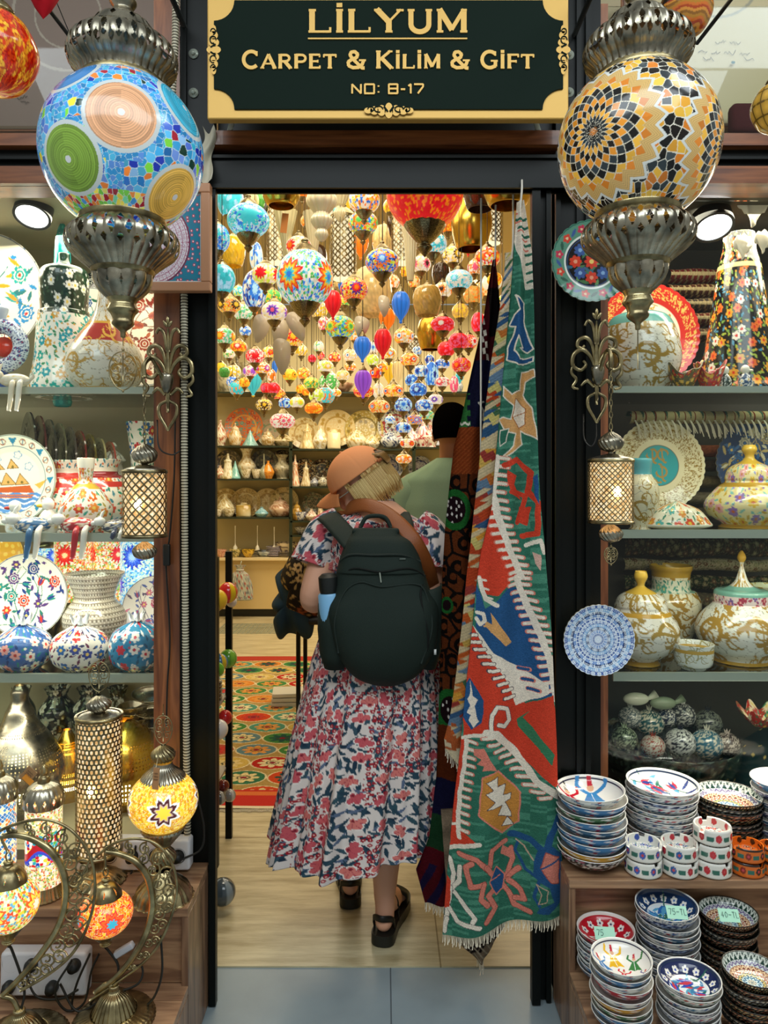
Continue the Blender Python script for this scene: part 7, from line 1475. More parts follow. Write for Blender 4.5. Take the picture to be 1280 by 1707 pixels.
def sheet(label, x0, x1, y0, y1, Y, col, ring, ry=0):
    p = Paint(T, Q, col); R_ = np.hypot(T*(x1-x0)/(y1-y0)-ring[0], Q-ring[1]); p.m(np.abs(R_-ring[2]) < .02, ring[3]); p.m(np.abs(R_-ring[2]*.6) < .012, ring[3]); p.m((np.abs(T) > .97) | (np.abs(Q) > .96), '6a5238')
    o = thing('framed_parchment', label, 'picture', P((x0+x1)/2, (y0+y1)/2, Y)); w_, h_ = (x1-x0)*Y/F/2, (y1-y0)*Y/F/2
    MB().grid(np.stack([T*w_, 0*T, -Q*h_], -1), col=p.c).build('sheet', M['paint'], o); MB().box((0, .012, 0), (w_*2+.01, .018, h_*2+.01)).build('backing', M['woodx'], o, smooth=False); return o, w_, h_
def scribble(o, Y, lines, col='3a3028'):
    m = MB(col); r_ = random.Random(5)
    for (xa, xb, y) in lines:
        pts = []; x = xa; k = 0
        while x < xb:
            pts.append((x, y+r_.uniform(-3.2, 3.2)+(r_.uniform(-4, 0) if k % 5 == 0 else 0)-(x-xa)*-.05)); x += r_.uniform(1.4, 3.2); k += 1
            if k % 9 == 8: m.tube([np.array(P(a, b, Y-.004))-np.array(o.location) for a, b in pts], .0009, 4); pts = []; x += 5
        if len(pts) > 2: m.tube([np.array(P(a, b, Y-.004))-np.array(o.location) for a, b in pts], .0009, 4)
    m.build('handwriting', M['matte'], o)
o, _, _ = sheet('beige parchment with handwritten lines behind the right transom glass', 1040, 1330, -20, 210, 2.5, 'b9a878', (.1, -1.2, .62, '8a8468')); scribble(o, 2.5, [(1192, 1238, 70), (1164, 1262, 86), (1172, 1196, 98), (1240, 1258, 98)])
m = MB('2a6a70'); m.ball(np.array(P(1222, 104, 2.49))-np.array(o.location), (.007, .001, .005), 10, 6); m.build('blue_stamp', M['matte'], o)
o, _, _ = sheet('dull pink brown sheet with a large ring behind the left transom glass', -60, 262, -30, 215, 2.5, '8a7266', (.1, -.55, .75, 'b0a090')); scribble(o, 2.5, [(28, 50, 162), (34, 50, 171)])
MB('4a1a1c').rbox(P(1243, 200, 2.44), (.11, .05, .10), .02).build('red_pouch', M['cloth'], label='dark red beaded pouch behind the right transom glass', cat='pouch')
# hanging lamps cut by the frame edges
def hang_ball(label, px, py, Y, r, cf, mat, capb=True, fl=None):
    v = Y/F; o = thing('hanging_lantern', label, 'lantern', P(px, py, Y)); R = r*v
    MB().lathe([(R*.4*1, R*.92), (R*.75, R*.66), (R, 0), (R*.75, -R*.66), (R*.4, -R*.92), (.002, -R*.97)], 260, sm=22, cf=cf, fl=fl).build('globe', M[mat], o)
    MB().lathe([(R*.42, R*.9), (R*.45, R*1.0), (R*.3, R*1.2), (R*.1, R*1.35), (.004, R*1.4)], 60, sm=5, fl=(16, .05, 0)).build('cap', M['brass'], o); MB().rod((0, 0, R*1.4), (0, 0, 2.78-o.location.z), .002, 6).build('chain', M['brass'], o)
    MB().tube([(0, 0, 2.78-o.location.z), (0, 2.2-Y, 2.80-o.location.z)], .006, 6).build('arm', M['blackm'], o)
def ocf(T, t, r, z): 
    x, y = T*90/(2*PI), z*90; c = mosaic(x, y, ['e8981c', 'd87818', 'f0b030', 'c83818', 'e8a024'], 'a83010', 2, 90, .10); i, dx, dy, f, e = cells(T*12/(2*PI), z*14, 5, 12); c[(f < .36) & (np.abs(dx)+np.abs(dy) < .4)] *= np.array((.8, .12, .15)); return c
hang_ball('orange and red mosaic lantern cut by the left edge beside the blue lantern', -8, 88, 1.75, 68, ocf, 'dimglow')
def bub(T, t, r, z): c = full(T, 'b89038'); q = cells(T*14/(2*PI), z*34, 2, 14, .0); c = c*(.6+.6*np.clip(1-q[3]*1.6, 0, 1))[..., None]; put(c, q[4] < .12, '5a4418'); return c
hang_ball('gold honeycomb glass lantern cut by the right edge beside the gold lantern', 1296, 180, 1.75, 42, bub, 'dimglow')
hang_ball('amber brown swirled glass lantern hanging above right of the gold lantern', 1142, 18, 1.98, 44, lambda T, t, r, z: (lambda c, m: (c.__setitem__(m, lin('2a1c14')), c)[1])(pick(frac(z*34+.1*np.sin(T*7)), ['a8401c', 'c86a28', 'b07a28', '8a5a20', 'd08a38']), z > .0), 'cglass')
o = MB('b81824'); o.lathe([(0, -.075), (.022, -.045), (.045, .0), (.03, .05), (.01, .07)], 12, sm=1); oo = o.build('red_ornament', M['cloth'], loc=P(72, -14, 2.0), label='red faceted hanging ornament at the top edge left of the blue lantern', cat='ornament'); MB().rod((0, 0, .06), (0, .19, 2.8-oo.location.z), .0015, 5).build('cord', M['cable'], oo)
# ================================================================ bowl stacks on the right bench
ZU, ZL = .4404, .2004
BOWL = {}
def bowl_mesh(R, H, out, inn, hi=False, rimc='e9e8e2'):
    key = (round(R, 4), round(H, 4), out, inn, hi)
    if key in BOWL: return BOWL[key]
    n = 220 if hi else 96
    pro = cr([(R*.42, 0), (R*.45, .004), (R*.74, H*.30), (R*.93, H*.68), (R*.985, H*.94)], 5)
    rim = [(R*1.0, H*.97), (R*1.0, H*.995), (R*.985, H*1.0), (R*.965, H*.98)]
    ins = cr([(R*.95, H*.92), (R*.88, H*.66), (R*.68, H*.34), (R*.40, H*.16), (0, H*.13)], 22 if hi else 3)
    prof = [(0, .001), (R*.40, .001)]+[tuple(v) for v in pro]+rim+[tuple(v) for v in ins]; n_out = 2+len(pro)
    def cf(T, t, r, z):
        c = full(T, rimc); per = 40
        c[:, :n_out] = OUT[out](T[:, :n_out]*per/(2*PI), z[:, :n_out]/H*3.2)
        k = n_out+len(rim); x, y = r/R*np.cos(T), -r/R*np.sin(T); c[:, k:] = INN[inn](x[:, k:], y[:, k:]); return c
    BOWL[key] = MB().lathe(prof, n, cf=cf).mesh('bowl', M['cer']); return BOWL[key]
def o_fl(base, *pe): return lambda x, y: floral(x*.7, y*1.7, base, pe, (pe[-1],), pe[0], 3, 28)
def o_geo(a, b, c3):
    def f(x, y):
        c = full(x, a); k = np.floor(y*1.6); u_ = frac(x*1.5+.5*np.mod(k, 2))-.5; v_ = frac(y*1.6)-.5; put(c, np.abs(u_)+np.abs(v_) < .34, b); put(c, np.hypot(u_, v_) < .14, c3); put(c, np.abs(np.abs(v_)-.45) < .05, a); return c
    return f
def o_line(base, a, b): return lambda x, y: (lambda c: (put(c, (frac(y*1.1) > .55) & (np.abs(np.sin(x*.8+y*3)) < .5), a), put(c, np.hypot(frac(x/4)-.5, (frac(y*.8)-.5)*.5) < .12, b), c)[2])(full(x, base))
OUT = dict(white=o_line('e6e6e0', '5a7a9a', 'b83a40'), blue=o_line('3f7cb0', 'd8dce0', 'b02a40'), green=o_line('3a6a44', 'e8e8e0', 'b03a30'), yellow=o_line('d09a30', 'e8e0d0', 'a84028'), red=o_line('b82a38', 'e8e8e0', '2a5a9a'), navyfl=o_fl('12141c', 'e8e0d8', 'b06070', 'e8e0d8'), steel=o_line('2f5c7c', 'e0e4e8', 'c04040'),
    navy=o_fl('1f2f58', 'dfe6f0', 'dfe6f0', '8aa0c8'), wblue=o_fl('dfe2e2', '2a4a88', 'b03a40', '3a6a8a'), wred=o_fl('e6e4dc', 'c03028', '2a5a90', '3a7a60'), dark=o_geo('1a1c18', 'c8a888', 'b04a34'), dark2=o_geo('141a16', 'd0c090', 'c86a3a'), dark3=o_geo('20201c', 'a8b0b0', 'e0d0b0'), lace=o_geo('c8d0dc', '2a3a68', '3a4a78'))
def i_derv(seed, figs):
    def f(x, y):
        p = Paint(x, y, 'e9e6e0'); p.ring(0, 0, .93, .018, '3a3a50')
        for cx, cy, s_, rot, col, hat in figs:
            ca, sa = math.cos(rot), math.sin(rot); R_ = lambda a, b: (cx+s_*(a*ca-b*sa), cy+s_*(a*sa+b*ca))
            p.poly([R_(-.10, -.25), R_(.10, -.25), R_(.38, .45), (R_(.15, .38)), R_(0, .48), R_(-.18, .40), R_(-.36, .48)], col); p.line([R_(-.05, -.2), R_(-.35, -.42), R_(-.30, -.6)], .07*s_*1.4, col); p.line([R_(.05, -.2), R_(.38, -.36), R_(.45, -.56)], .07*s_*1.4, col)
            p.disc(*R_(0, -.38), .07*s_*1.3, 'd8a888'); p.poly([R_(-.07, -.44), R_(.07, -.44), R_(.05, -.66), R_(-.05, -.66)], hat); p.line([R_(0, -.2), R_(.05, .4)], .015, 'ffffff')
        return p.c
    return f
def i_tulip(base, rimc, c1, c2, seed=0, disc=None):
    def f(x, y):
        p = Paint(x, y, base); R_ = np.hypot(x, y); r_ = random.Random(seed)
        if rimc:
            p.m(R_ > .60, rimc); 
            for k in range(14): t = k*PI/7; p.flower(.76*math.cos(t), .76*math.sin(t), .11, 5, 'efece4', .35, c1)
            p.ring(0, 0, .60, .03, 'e8e8e4')
        lim = .5 if rimc else .82
        for k in range(36): t, q = r_.uniform(0, 6.28), lim*math.sqrt(r_.random()); p.leaf(q*math.cos(t), q*math.sin(t), r_.uniform(0, 6), .17, .05, r_.choice([c2, '2c6a5a', '3a7aa8', '5aa0c0']))
        for k, (a, b) in enumerate(((.0, -.28), (-.45, -.1), (.45, -.4), (-.25, -.6), (.25, .3))):
            if math.hypot(a, b) < lim: p.tulip(a, b, .33 if k == 0 else .22, k*1.7+seed, (c1, c2))
        p.ring(0, 0, .93, .02, '2a3a58'); return p.c
    return f
def i_red(x, y):
    p = Paint(x, y, 'c01c2c'); 
    for k in range(12): t = k*PI/6; p.flower(.74*math.cos(t), .74*math.sin(t), .12, 5, 'f0e8e0', .35, '3a3a60')
    for k in range(8): t = k*PI/4+.2; p.leaf(.36*math.cos(t), .36*math.sin(t), t, .22, .08, 'f0e8e0'); p.leaf(.36*math.cos(t), .36*math.sin(t), t, .13, .04, 'c01c2c')
    p.disc(0, 0, .14, 'f0e8e0').disc(0, 0, .08, '2a5a9a'); p.ring(0, 0, .94, .03, 'f0e8e0'); return p.c
def i_chev(x, y):
    R_ = np.hypot(x, y); t = np.arctan2(y, x); c = full(x, '16323a')
    for k, (a, b, col, fg, n) in enumerate(((0, .15, '2a6a80', 'e8e0c8', 6), (.15, .32, 'd8ecec', '2a6a90', 10), (.32, .45, '2a4a60', 'e0c878', 16), (.45, .58, 'dcd8c8', 'b05a3a', 20), (.58, .72, '7a3a2c', 'e8c8a0', 24), (.72, .84, 'd0d8d4', '6a5a8a', 28), (.84, 1.01, '12382f', 'd8e0d8', 30))):
        m = (R_ >= a) & (R_ < b); c[m] = lin(col); u_ = np.abs(frac(t*n/(2*PI))-.5)*2; v_ = (R_-a)/(b-a); c[m & (np.abs(v_-.2-.6*u_) < .2)] = lin(fg); c[m & (np.hypot(u_, v_-.8) < .2)] = lin(fg)
    return c
INN = dict(derv=i_derv(1, [(.15, -.25, 1.15, .1, '3f86c0', 'c02838'), (-.5, -.15, .85, -.2, 'c02030', '1c1c20'), (.5, .62, .4, 2.0, '3a6a50', 'b02838')]), derv2=i_derv(2, [(-.12, -.38, .72, 0, 'e0b020', 'c02030'), (.48, -.12, .6, .25, '3a7a40', 'c02838'), (-.60, -.08, .6, -.3, '3a78b0', 'c02838'), (-.02, .36, .5, .3, 'c82030', 'c02838'), (.6, .5, .4, .5, '5a5090', 'c02838')]),
    tulip=i_tulip('e6e8e4', None, 'c82438', '2a3a80', 1), blue=i_tulip('dfe8ec', '1c3a64', '2a6ab0', '58a0c8', 2), navytul=i_tulip('dfe8ee', '1a2858', '2a4ab0', 'c03848', 3), red=i_red, geo=i_chev, geo2=lambda x, y: i_chev(-y, x), plain=lambda x, y: full(x, 'e4e2da'), dplain=lambda x, y: full(x, '2a2c26'))
ORD = ['topmost', 'second from the top', 'third from the top', 'fourth from the top', 'fifth from the top', 'sixth from the top', 'seventh from the top', 'eighth from the top', 'ninth from the top', 'tenth from the top', 'eleventh from the top', 'twelfth from the top']
def stack(px, Y, wpx, ytop, zb, outs, inn, where, cn, Hk=.44, dark=False):
    R = wpx/2*Y/F; H = R*Hk*1.15; n = len(outs); ztop = Z_(ytop, Y)+R*0-.002; dz = (ztop-zb-H)/(n-1); r_ = random.Random(int(px))
    for k in range(n):          # k = 0 is the top bowl
        me = bowl_mesh(R, H, outs[k], inn if k == 0 else ('dplain' if dark else 'plain'), k == 0, '2c2a24' if dark else 'e9e8e2')
        o = bpy.data.objects.new('bowl', me); COL.objects.link(o); w_ = .0035 if k < n-1 else 0
        o.location = (X_(px, Y)+r_.uniform(-w_, w_), Y+r_.uniform(-w_, w_), zb+dz*(n-1-k)); o.rotation_euler = (r_.uniform(-.025, .025)*(k < n-1), r_.uniform(-.03, .03)*(k < n-1), r_.uniform(0, 6) if k else 0)
        tag(o, '%s bowl, %s of %s' % (cn.get(outs[k], outs[k]), ORD[k] if k < n-1 else 'lowest', where), 'bowl', where)
CN = dict(white='white lined', blue='sky blue banded', green='green banded', yellow='mustard banded', red='red banded', navyfl='black flowered', steel='steel blue banded', navy='navy flowered', wblue='white and blue flowered', wred='white and red flowered', dark='dark beaded', dark2='dark green beaded', dark3='charcoal beaded', lace='pale lacework')
stack(986, 2.045, 113, 1312, ZU, ['white', 'blue', 'green', 'blue', 'steel', 'blue', 'blue', 'yellow', 'navyfl'], 'derv', 'the upper stack beside the kilim', CN)
stack(1102, 2.145, 116, 1300, ZU, ['white', 'wblue', 'navy', 'wblue', 'wred', 'wblue', 'wblue', 'wblue', 'wblue', 'wblue', 'navy'], 'tulip', 'the upper red tulip stack', CN, .38)
stack(1212, 2.145, 108, 1320, ZU, ['dark2', 'dark3', 'dark', 'dark2', 'dark3', 'dark', 'dark2', 'dark', 'dark3'], 'geo', 'the upper dark stack', CN, .42, True)
stack(1300, 2.14, 90, 1295, ZU, ['blue', 'navy', 'steel', 'navy', 'steel', 'navy', 'steel'], 'plain', 'the right-edge blue stack', CN)
stack(1010, 1.935, 94, 1545, ZL, ['red', 'wblue', 'wblue', 'navy', 'wblue', 'wblue', 'blue', 'steel'], 'red', 'the red-topped lower stack', CN)
stack(1113, 1.935, 100, 1503, ZL, ['wblue', 'navy', 'wblue', 'steel', 'white', 'navy', 'wblue', 'wblue', 'white', 'wblue', 'steel'], 'blue', 'the blue-topped lower stack', CN)
stack(1212, 1.935, 93, 1516, ZL, ['dark', 'dark', 'dark3', 'dark', 'dark2', 'dark', 'dark3', 'dark', 'dark2'], 'geo', 'the rear dark stack below', CN, .48, True)
stack(1036, 1.765, 99, 1592, ZL, ['white', 'blue', 'white', 'red', 'white', 'yellow', 'green', 'blue', 'blue'], 'derv2', 'the front dancer stack', CN)
stack(1147, 1.745, 101, 1625, ZL, ['white', 'wred', 'wblue', 'lace', 'wblue', 'lace', 'lace', 'navy'], 'navytul', 'the front navy tulip stack', CN)
stack(1252, 1.745, 96, 1612, ZL, ['dark2', 'dark', 'dark3', 'dark', 'dark2', 'dark', 'dark3', 'dark'], 'geo2', 'the front right dark stack', CN, .5, True)
def ashtray(px, Y, wpx, base, fl_, zb, lb, rz=0):
    R = wpx/2*Y/F; H = R*.86; n = 150
    prof = [(0, .001), (R*.9, .001), (R, .005), (R*1.0, H*.5), (R*.99, H*.9), (R*.96, H), (R*.86, H*.98), (R*.84, H*.7), (R*.80, H*.45), (0, H*.40)]
    p_ = [tuple(v) for a, b in zip(prof[:-1], prof[1:]) for v in (a, ((a[0]+b[0])/2, (a[1]+b[1])/2))]+[prof[-1]]; p_ = rs(p_, 64)
    def cf(T, t, r, z):
        c = full(T, base); x = T*7/(2*PI); u_ = frac(x)-.5; q = np.hypot(u_*1.3, (z/H-.55)*1.0); o_ = r > R*.9
        c[o_ & (q < .24)] = pick(hsh(np.floor(x), 0*x, 2), fl_)[o_ & (q < .24)]; c[o_ & (q < .10)] = lin('c84048'); c[o_ & (np.abs(u_) > .30) & (np.abs(z/H-.5) < .16-.2*(.5-np.abs(u_)))] = lin('2f6a5a'); c[o_ & (z > H*.90)] = lin('efece4') if base != 'd86a1c' else lin('28180c')
        i_ = ~o_; c[i_ & (r > R*.76) & (np.hypot(u_, z/H-.75) < .2)] = lin(fl_[0]); a, b = r/R*np.cos(T)*3, r/R*np.sin(T)*3; f = floral(a, b, base, fl_, ('2f7a7a',), 'f0e0a0', 4); m = i_ & (r < R*.76); c[m] = f[m]; return c
    o = thing('ashtray', lb, 'ashtray', (X_(px, Y), Y, zb), rz); b = MB(); b.lathe(p_, n, cf=cf)
    V = b.V[-1]; a = np.arctan2(V[:, 1], V[:, 0]); nt = np.zeros(len(a), bool)
    for k in range(3): nt |= np.abs(np.angle(np.exp(1j*(a-(-PI/2+.5+k*2*PI/3))))) < .17
    V[(V[:, 2] > H*.74) & nt & (np.hypot(V[:, 0], V[:, 1]) > R*.7), 2] = H*.74
    b.build('body', M['cer'], o, auto=50); return o, H
for px, cnt, base, fl_, w_, nm in ((1072, 2, 'e6e4da', ('2f4a9c', '3a5ab0'), 60, 'blue tulip'), (1132, 2, 'e6e4da', ('b02434', '2a5a9c'), 60, 'red and blue tulip'), (1187, 3, 'e6e4da', ('b8222c', 'c83038'), 61, 'red tulip'), (1245, 2, 'd86a1c', ('28180c', '8a2c18'), 55, 'orange'), (1290, 2, 'd86a1c', ('28180c', '5a2c18'), 50, 'deep orange')):
    Yq = 2.0; H_ = w_/2*Yq/F*.86
    for k in range(cnt): ashtray(px, Yq, w_, base, fl_, ZU+k*(H_+.0006), '%s notched ashtray, %s of its pile on the upper board' % (nm, ['lowest', 'topmost' if cnt == 2 else 'middle', 'topmost'][k]), .3*k)
def digits(mb, s, x0, y0, h, w, f):
    D = {'7': [[(0, 0), (1, 0), (.4, 1)]], '5': [[(1, 0), (.1, 0), (0, .45), (.7, .4), (1, .7), (.6, 1), (0, .95)]], '4': [[(.6, 1), (.7, 0), (0, .65), (1, .65)]], '0': [[(.5, 0), (0, .4), (.3, 1), (.8, .9), (1, .4), (.5, 0)]], '-': [[(0, .5), (1, .5)]], 'T': [[(0, 0), (1, 0)], [(.5, 0), (.5, 1)]], 'L': [[(0, 0), (0, 1), (.8, 1)]]}
    for k, ch in enumerate(s):
        for l in D[ch]: mb.tube([f(x0+(k+a*.7)*w, y0+b*h) for a, b in l], .0006, 4)
for px, py, Y, txt, nm in ((1128, 1521, 1.868, '75-TL', 'blue-topped stack'), (1215, 1526, 1.88, '40-TL', 'rear dark stack on the lower board'), (1008, 1556, 1.875, '65'.replace('6', '7'), 'red-topped stack')):
    o = thing('price_note', 'pale green handwritten price note in the %s' % nm, 'note', P(px, py, Y)); R = rotm(-.75, .06, 0)
    MB('a8dcc4').box((0, 0, 0), (.052, .0008, .030), R=R).build('paper', M['matte'], o, smooth=False); m = MB('2c4a4a'); digits(m, txt, -.02, -.008, .013, .0095, lambda a, b: R @ np.array((a, -.0010, -b))); m.build('handwriting', M['matte'], o)
# ================================================================ lamps hanging inside the shop
ZC = 3.5
UM = {}
def unit(kind):
    """shared metal parts at unit size"""
    if kind not in UM:
        b = MB()
        if kind == 'cap': b.lathe([(.62, .0), (.62, .10), (.52, .30), (.30, .62), (.14, .80), (.16, .92), (.05, 1.05)], 40, sm=4, fl=(12, .04, 0))
        elif kind == 'base': b.lathe([(.58, 0), (.60, -.12), (.50, -.36), (.30, -.66), (.16, -.82), (.22, -.95), (.10, -1.15), (0, -1.3)], 40, sm=4, fl=(14, .05, 0))
        elif kind == 'chain': b.tube([(0, 0, 0), (0, 0, 1)], 1, 6)
        UM[kind] = b.mesh(kind, M['cable'] if kind == 'chain' else M['brass'])
    return UM[kind]
def put_unit(name, kind, par, loc, sc):
    o = bpy.data.objects.new(name, unit(kind)); COL.objects.link(o); o.parent = par; o.location = loc; o.scale = sc; return o
LW = '_lamp_labels'; used = set()
SP = dict(W='e6e0cc', R='e01c24', O='f07818', Y='f0c030', G='50b050', T='40c0c8', B='2f78d8', L='a8d8f0', P='9a50d0', K='3a2418', C='e8cc88', S='e85878', N='20308c', M='c8e040', D='c8a050', E='70d0a8')
def gcol(pal, R, mode, seed):
    g = [SP[c] for c in pal[0]]; s_ = [SP[c] for c in pal[1]] if len(pal) > 1 else []
    def cf(T, Pm):
        per = max(10, round(2*PI*R/.011)); x, y = T*per/(2*PI), Pm*R/.011*.8; c = mosaic(x, y, g, SP[pal[0][0]] if len(set(pal[0])) < 3 else 'e0d8b8', seed, per, .05)
        for k in range(4):
            if not s_: break
            a0 = -PI/2+k*PI/2+(seed % 7)*.22; dT = np.angle(np.exp(1j*(T-a0))); st = [(1-j/len(s_)*.95, s_[j]) for j in range(len(s_))]
            c = star(c, dT, Pm*.85, 0, -.05, .56 if mode != 'eye' else .46, st, 10 if mode != 'eye' else 1)
        return c
    return cf
PLACED = []
def lamp(px, py, w, h, Y, pal, desc, kind='g', seed=0):
    """one ceiling lamp: chain, cap, glass and cup"""
    Y0 = min(Y, (ZC-.16-EYE)*F/(HY-py+h*.9))
    for k in range(40):      # hang it a little nearer or deeper while it would touch one already up
        Y = Y0-.07*(k//2+1)*(1 if k % 2 else -1)*(k > 0); c = np.array(P(px, py, Y)); r = w/2*Y/F
        if c[2]+h*Y/F < ZC-.06 and Y > 2.7 and all(np.hypot(*(c-a)[:2]) > (r+b)*1.03 or abs(c[2]-a[2]) > d+h*1.12*Y/F for a, b, d in PLACED): break
    PLACED.append((c, r, h*1.12*Y/F))
    v = Y/F; C = P(px, py, Y); R, Hh = w/2*v, h/2*v; pal = pal.split('/'); name = dict(g='mosaic_lamp', eye='mosaic_lamp', t='teardrop_lamp', c='cylinder_lamp', b='bell_lamp').get(kind, 'mosaic_lamp')
    lb = desc; assert lb not in used, lb; used.add(lb)
    o = thing(name, lb, 'lamp', C, 0, 'lamps hanging from the shop ceiling'); top = Hh
    if kind in 'g' or kind == 'eye':
        q = int(min(3, max(1, w/30))*80); MB().ball((0, 0, 0), (R, R, Hh*1.12), q, q//2, cf=gcol(pal, R, kind, seed)).build('glass_globe', M['glowin'], o); put_unit('cap', 'cap', o, (0, 0, Hh*.85), (R*.85, R*.85, R*.62)); put_unit('cup', 'base', o, (0, 0, -Hh*.85), (R*.9, R*.9, R*.72)); top = Hh*.85+R*.62
    elif kind == 't':
        c1, c2 = SP[pal[0][0]], SP[pal[0][-1]]
        def cf(T, t, r, z): c = full(T, c1); m = frac(T*12/(2*PI)) < .3; c[m] = c[m]*.72; m = t > .92; c[m] = lin(c2)*.7; return c
        MB().lathe([(R*.35, Hh), (R*.75, Hh*.8), (R, Hh*.3), (R*.8, -Hh*.25), (R*.3, -Hh*.7), (R*.14, -Hh*.9), (R*.2, -Hh*.98), (0, -Hh*1.08)], 60, sm=6, cf=cf, fl=(12, .05, .4)).build('glass_drop', M['glowin'], o); put_unit('cap', 'cap', o, (0, 0, Hh*.92), (R*.75, R*.75, R*.9)); top = Hh*.92+R*.9
    elif kind == 'c': 
        MB().lathe([(R, -Hh), (R, Hh)] if False else [(R, z) for z in np.linspace(-Hh, Hh, 60)], 160, drop=lambda T, t, r, z: hexdrop(T, t, r, z, R, 1.0, 'diamond', .034, .34)).build('pierced_shade', M['brass'], o); MB('d8d0b0').lathe([(R*.8, -Hh*.98), (R*.8, Hh*.98)], 40).build('inner_glass', M['pearl'], o); put_unit('cap', 'cap', o, (0, 0, Hh), (R*1.6, R*1.6, R)); top = Hh+R
    elif kind == 'b':
        pal_ = SP[pal[0][0]] if pal[0][0] in SP else pal[0]
        MB().lathe([(R*.3, Hh), (R*.8, Hh*.75), (R, 0), (R*.85, -Hh*.7), (R*.72, -Hh), (R*.66, -Hh), (R*.8, -Hh*.6), (R*.92, 0), (R*.6, Hh*.75)], 60, sm=5, cf=lambda T, t, r, z: full(T, pal_)*(.75+.5*hsh(np.floor(T*20), np.floor(z*90)))[..., None]).build('shade', M['cglass' if len(pal) < 2 else 'gold'], o); put_unit('cap', 'cap', o, (0, 0, Hh*.9), (R*.5, R*.5, R*.4)); top = Hh*.9+R*.4
    put_unit('chain', 'chain', o, (0, 0, top), (.0014, .0014, max(.02, ZC-C[2]-top)))
    return o
M['glowin'] = attr_mat('lit_small_mosaic', .3, glow=.48, coat=.1)
